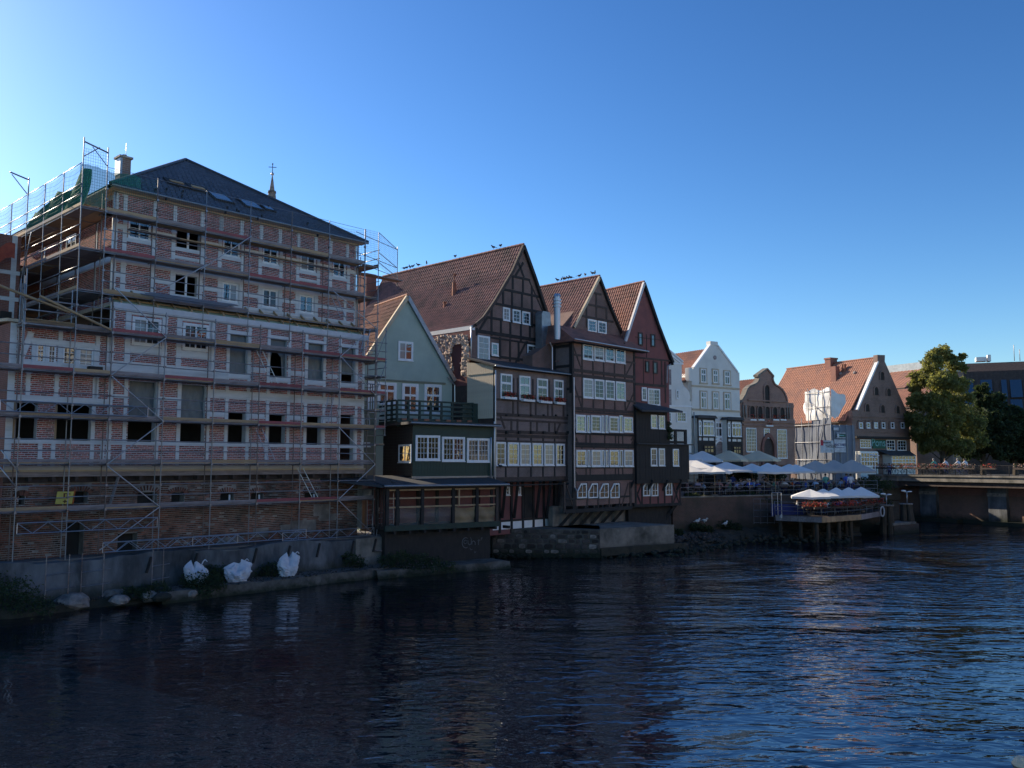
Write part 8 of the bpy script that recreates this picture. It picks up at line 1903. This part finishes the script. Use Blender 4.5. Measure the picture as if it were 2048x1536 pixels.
g.ob('rubble', M['stone2'], kind='stuff')
def bag(px, py, w, h_, tilt, lab):
    c = A.at(px, py, -3.2); o = A.root('rubble_bag', lab, 'bag', 'white rubble bags on the quay ledge'); o.location = A.world(c[0], -3.2, .5)
    g = G(); nu, nv = 44, 26; vs = []
    for j in range(nv + 1):
        t = j / nv; r = w / 2 * (.72 + .33 * math.sin(t * math.pi * .9)) * (1 if t < .8 else 1 - (t - .8) * 3.2)
        for i in range(nu):
            p = 2 * math.pi * i / nu; k_ = 1 + .26 * noise.noise(Vector((math.cos(p) * 2.2, math.sin(p) * 2.2, t * 3 + px))) + .10 * (1 - abs(noise.noise(Vector((math.cos(p) * 3.5, math.sin(p) * 3.5, t * 6 + px)))) * 4) * .6 + .05 * noise.noise(Vector((math.cos(p) * 9, math.sin(p) * 9, t * 12)))
            vs.append((r * k_ * math.cos(p) + tilt * t, r * .8 * k_ * math.sin(p), t * h_ * (1 + .16 * math.sin(p * 2 + px) + .10 * math.sin(p * 3 - px)) + (.04 * math.sin(p * 7) if t > .7 else 0)))
    g.add(vs, [(j * nu + i, j * nu + (i + 1) % nu, (j + 1) * nu + (i + 1) % nu, (j + 1) * nu + i) for j in range(nv) for i in range(nu)] + [tuple(range(nv * nu, nv * nu + nu))])
    g.ob('sack', M['bag'], o, smooth=False)
    for sx in (.2 + .1 * math.sin(px),):
        g = G(); pts = [Vector((sx * w + tilt * .8 + .1 * i * (1 if sx > 0 else .4), 0, h_ * .9 + [.0, .22, .3, .2][i])) for i in range(4)]
        for a_, b_ in zip(pts, pts[1:]): g.bar(a_, b_, .06, .03)
        g.ob('lifting_loop', M['bag'], o)
bag(397, 1166, 1.0, .95, -.25, 'white rubble bag slumped left, half behind the green shrub'); bag(474, 1160, 1.25, .80, 0, 'wide white rubble bag in the middle of the ledge'); bag(574, 1147, 1.0, .95, .12, 'white rubble bag with upright loop nearest the pale wall')

# birds
def bird(src, loc, rz, lab, cat, grp, s_=1.0, m='bird_dark'):
    if m not in src:
        g = G(); g.ball((0, 0, .13), .055, .12, .06, 8, 6); g.ball((0, .12, .21), .035, .042, .036, 6, 5); g.tube((0, .07, .16), (0, .115, .20), .035, 6); g.add([(-.03, -.1, .13), (.03, -.1, .13), (.035, -.24, .10), (-.035, -.24, .10), (0, -.1, .15)], [(0, 1, 2, 3), (0, 4, 1), (4, 2, 1), (4, 3, 2), (4, 0, 3)]); g.tube((0, .15, .21), (0, .19, .20), .01, 4, r2=.003); g.tube((.02, 0, 0), (.02, 0, .09), .006, 3); g.tube((-.02, 0, 0), (-.02, 0, .09), .006, 3)
        src[m] = g.mesh('bird', [M[m]], True)
    o = link('pigeon' if m == 'bird_dark' else 'gull', src[m], None, loc); o.rotation_euler.z = rz; o.scale = (s_,) * 3; return tag(o, lab, cat, grp)
src_ = {}
def on_ridge(h, xr, zr, px, py):          # point of a ridge line seen at pixel column px
    y = h.side(px, py, xr)[0]; return h.world(xr, y, zr)
cax, caz = lp[0] if False else cc(1260, 45)
nb_ = ['first', 'second', 'third', 'fourth', 'fifth', 'sixth', 'seventh', 'eighth', 'ninth', 'tenth']
for i, (x, y) in enumerate(((395, 228), (415, 225), (437, 215), (456, 213), (500, 210), (560, 200), (768, 165), (1050, 100), (1100, 90))):
    px, py = k5(x, y); bird(src_, on_ridge(C, cax, caz + .26, px, py + 3), rnd(0, 6.3), 'pigeon on the ridge of the tall gable house, %s from the left' % nb_[i], 'pigeon', 'pigeons on the roof ridges', 1.25)
for i, (x, y) in enumerate(((295, 135), (330, 120), (348, 115), (368, 118), (392, 110), (415, 102), (490, 78), (545, 78), (613, 58), (632, 65))):
    px, py = k7(x, y); bird(src_, on_ridge(D, gax, gaz + .26, px, py + 3), rnd(0, 6.3), 'pigeon on the ridge of the four storey house, %s from the left' % nb_[i], 'pigeon', 'pigeons on the roof ridges', 1.25)
for i, (x, y) in enumerate(((330, 480), (260, 880))): 
    p = PD.at(*k6(255, 860), YP - .3) if i else PD.at(*k6(1040, 835), YP)
    bird(src_, PD.world(p[0], YP - .3, zl_ + .06) if i else PD.world(bR + .35, -.3, bz1 - 2.6), 1 + i, ['pigeon at the right foot of the green bay', 'pigeon at the left eave corner of the porch roof'][i], 'pigeon', None, 1.3)
for i, (px, py, Y, l_) in enumerate(((1395, 1048, 69, 'pale gull on the soil below the terrace wall, left one'), (1409, 1047, 69.5, 'pale gull on the soil below the terrace wall, right one'), (1451, 1053, 70, 'gull further right on the overgrown bank'), (1562, 1040, 68.2, 'gull sitting low left of the platform edge'))):
    c = depth(px, py, Y); bird(src_, c, rnd(0, 6), l_, 'gull', 'gulls on the bank', 1.9, 'bird_white')
for sx_ in ((1751, 951, 84),): pass

# unseen houses added behind the riverside row to shade the cafe terrace
for x, y, w, dp_, hh, lab in ((-14, 88, 12, 14, 9.5, 'added shading house behind the tall gable house, hidden by the riverside row'), (0, 86, 11, 15, 9.5, 'added shading house behind the red gable house, hidden by the riverside row')):
    o = empty('added_shade_house', (x, y, 3.4), lab, 'building', 'added shading houses behind the riverside row'); boxo('wall', 0, w, 0, dp_, 0, hh, o, 'whitewall')
    g = G(); g.add([(-.4, -.2, hh), (w + .4, -.2, hh), (w + .4, dp_, hh), (-.4, dp_, hh), (w / 2, -.2, hh + 5), (w / 2, dp_, hh + 5)], [(0, 4, 5, 3), (1, 2, 5, 4), (0, 1, 4), (3, 5, 2)]); g.ob('roof', M['tile2'], o)

# ================================================================ sunlit houses and trees on the opposite bank (outside the frame, mirrored in panes and water)
random.seed(12)
hx = 47
for i, (y0, w, hh, m_) in enumerate(((-46, 14, 13, 'ochre_wall'), (-30, 12, 16, 'b_red'), (-16, 15, 14, 'yellow_wall'), (1, 12, 17, 'yellow_wall'), (15, 13, 14, 'b_red'), (30, 12, 16, 'yellow_wall'), (44, 10, 14, 'ochre_wall'))):
    o = empty('opposite_house', (hx, y0, 3.2), ['ochre rendered', 'red brick', 'pale yellow', 'tall ochre', 'low red brick', 'tall yellow', 'small ochre'][i] + ' house on the opposite bank, right of the camera', 'building', 'houses on the opposite bank')
    boxo('wall', 0, 11, 0, w - .4, 0, hh, o, m_)
    g = G(); g.add([(-.4, -.2, hh), (11.4, -.2, hh), (11.4, w - .2, hh), (-.4, w - .2, hh), (5.5, -.2, hh + 5), (5.5, w - .2, hh + 5)], [(0, 4, 5, 3), (1, 2, 5, 4), (0, 1, 4), (3, 5, 2)]); g.ob('roof', M['tile2'], o)
    for r_ in range(int(hh / 3)):
        for k_ in range(int(w / 2.6)): y_ = 1.2 + k_ * 2.5; fo = boxo('window', -.06, 0, y_, y_ + 1.3, 1 + r_ * 3, 2.9 + r_ * 3, o, 'white'); boxo('pane', -.08, -.061, .08, 1.22, .08, 1.82, fo, 'dark')
for i, (x, y, r) in enumerate(((42.5, -8, 3), (42, 10, 3.2), (42.5, 27, 2.6), (42, -28, 3.2))):
    o = empty('riverside_tree', (x, y, 3), ['first', 'second', 'third', 'fourth'][i] + ' round tree on the far right bank in front of the houses', 'tree', 'trees on the opposite bank'); leafmass([(0, 0, 5, r), (1, .5, 6.5, r * .7), (-.8, -1, 4.2, r * .8)], 5000, .2, .4, 'leaf', o); g = G(); g.tube((0, 0, -.3), (0, 0, 5), .25, 8, r2=.12); g.ob('trunk', M['bark'], o)
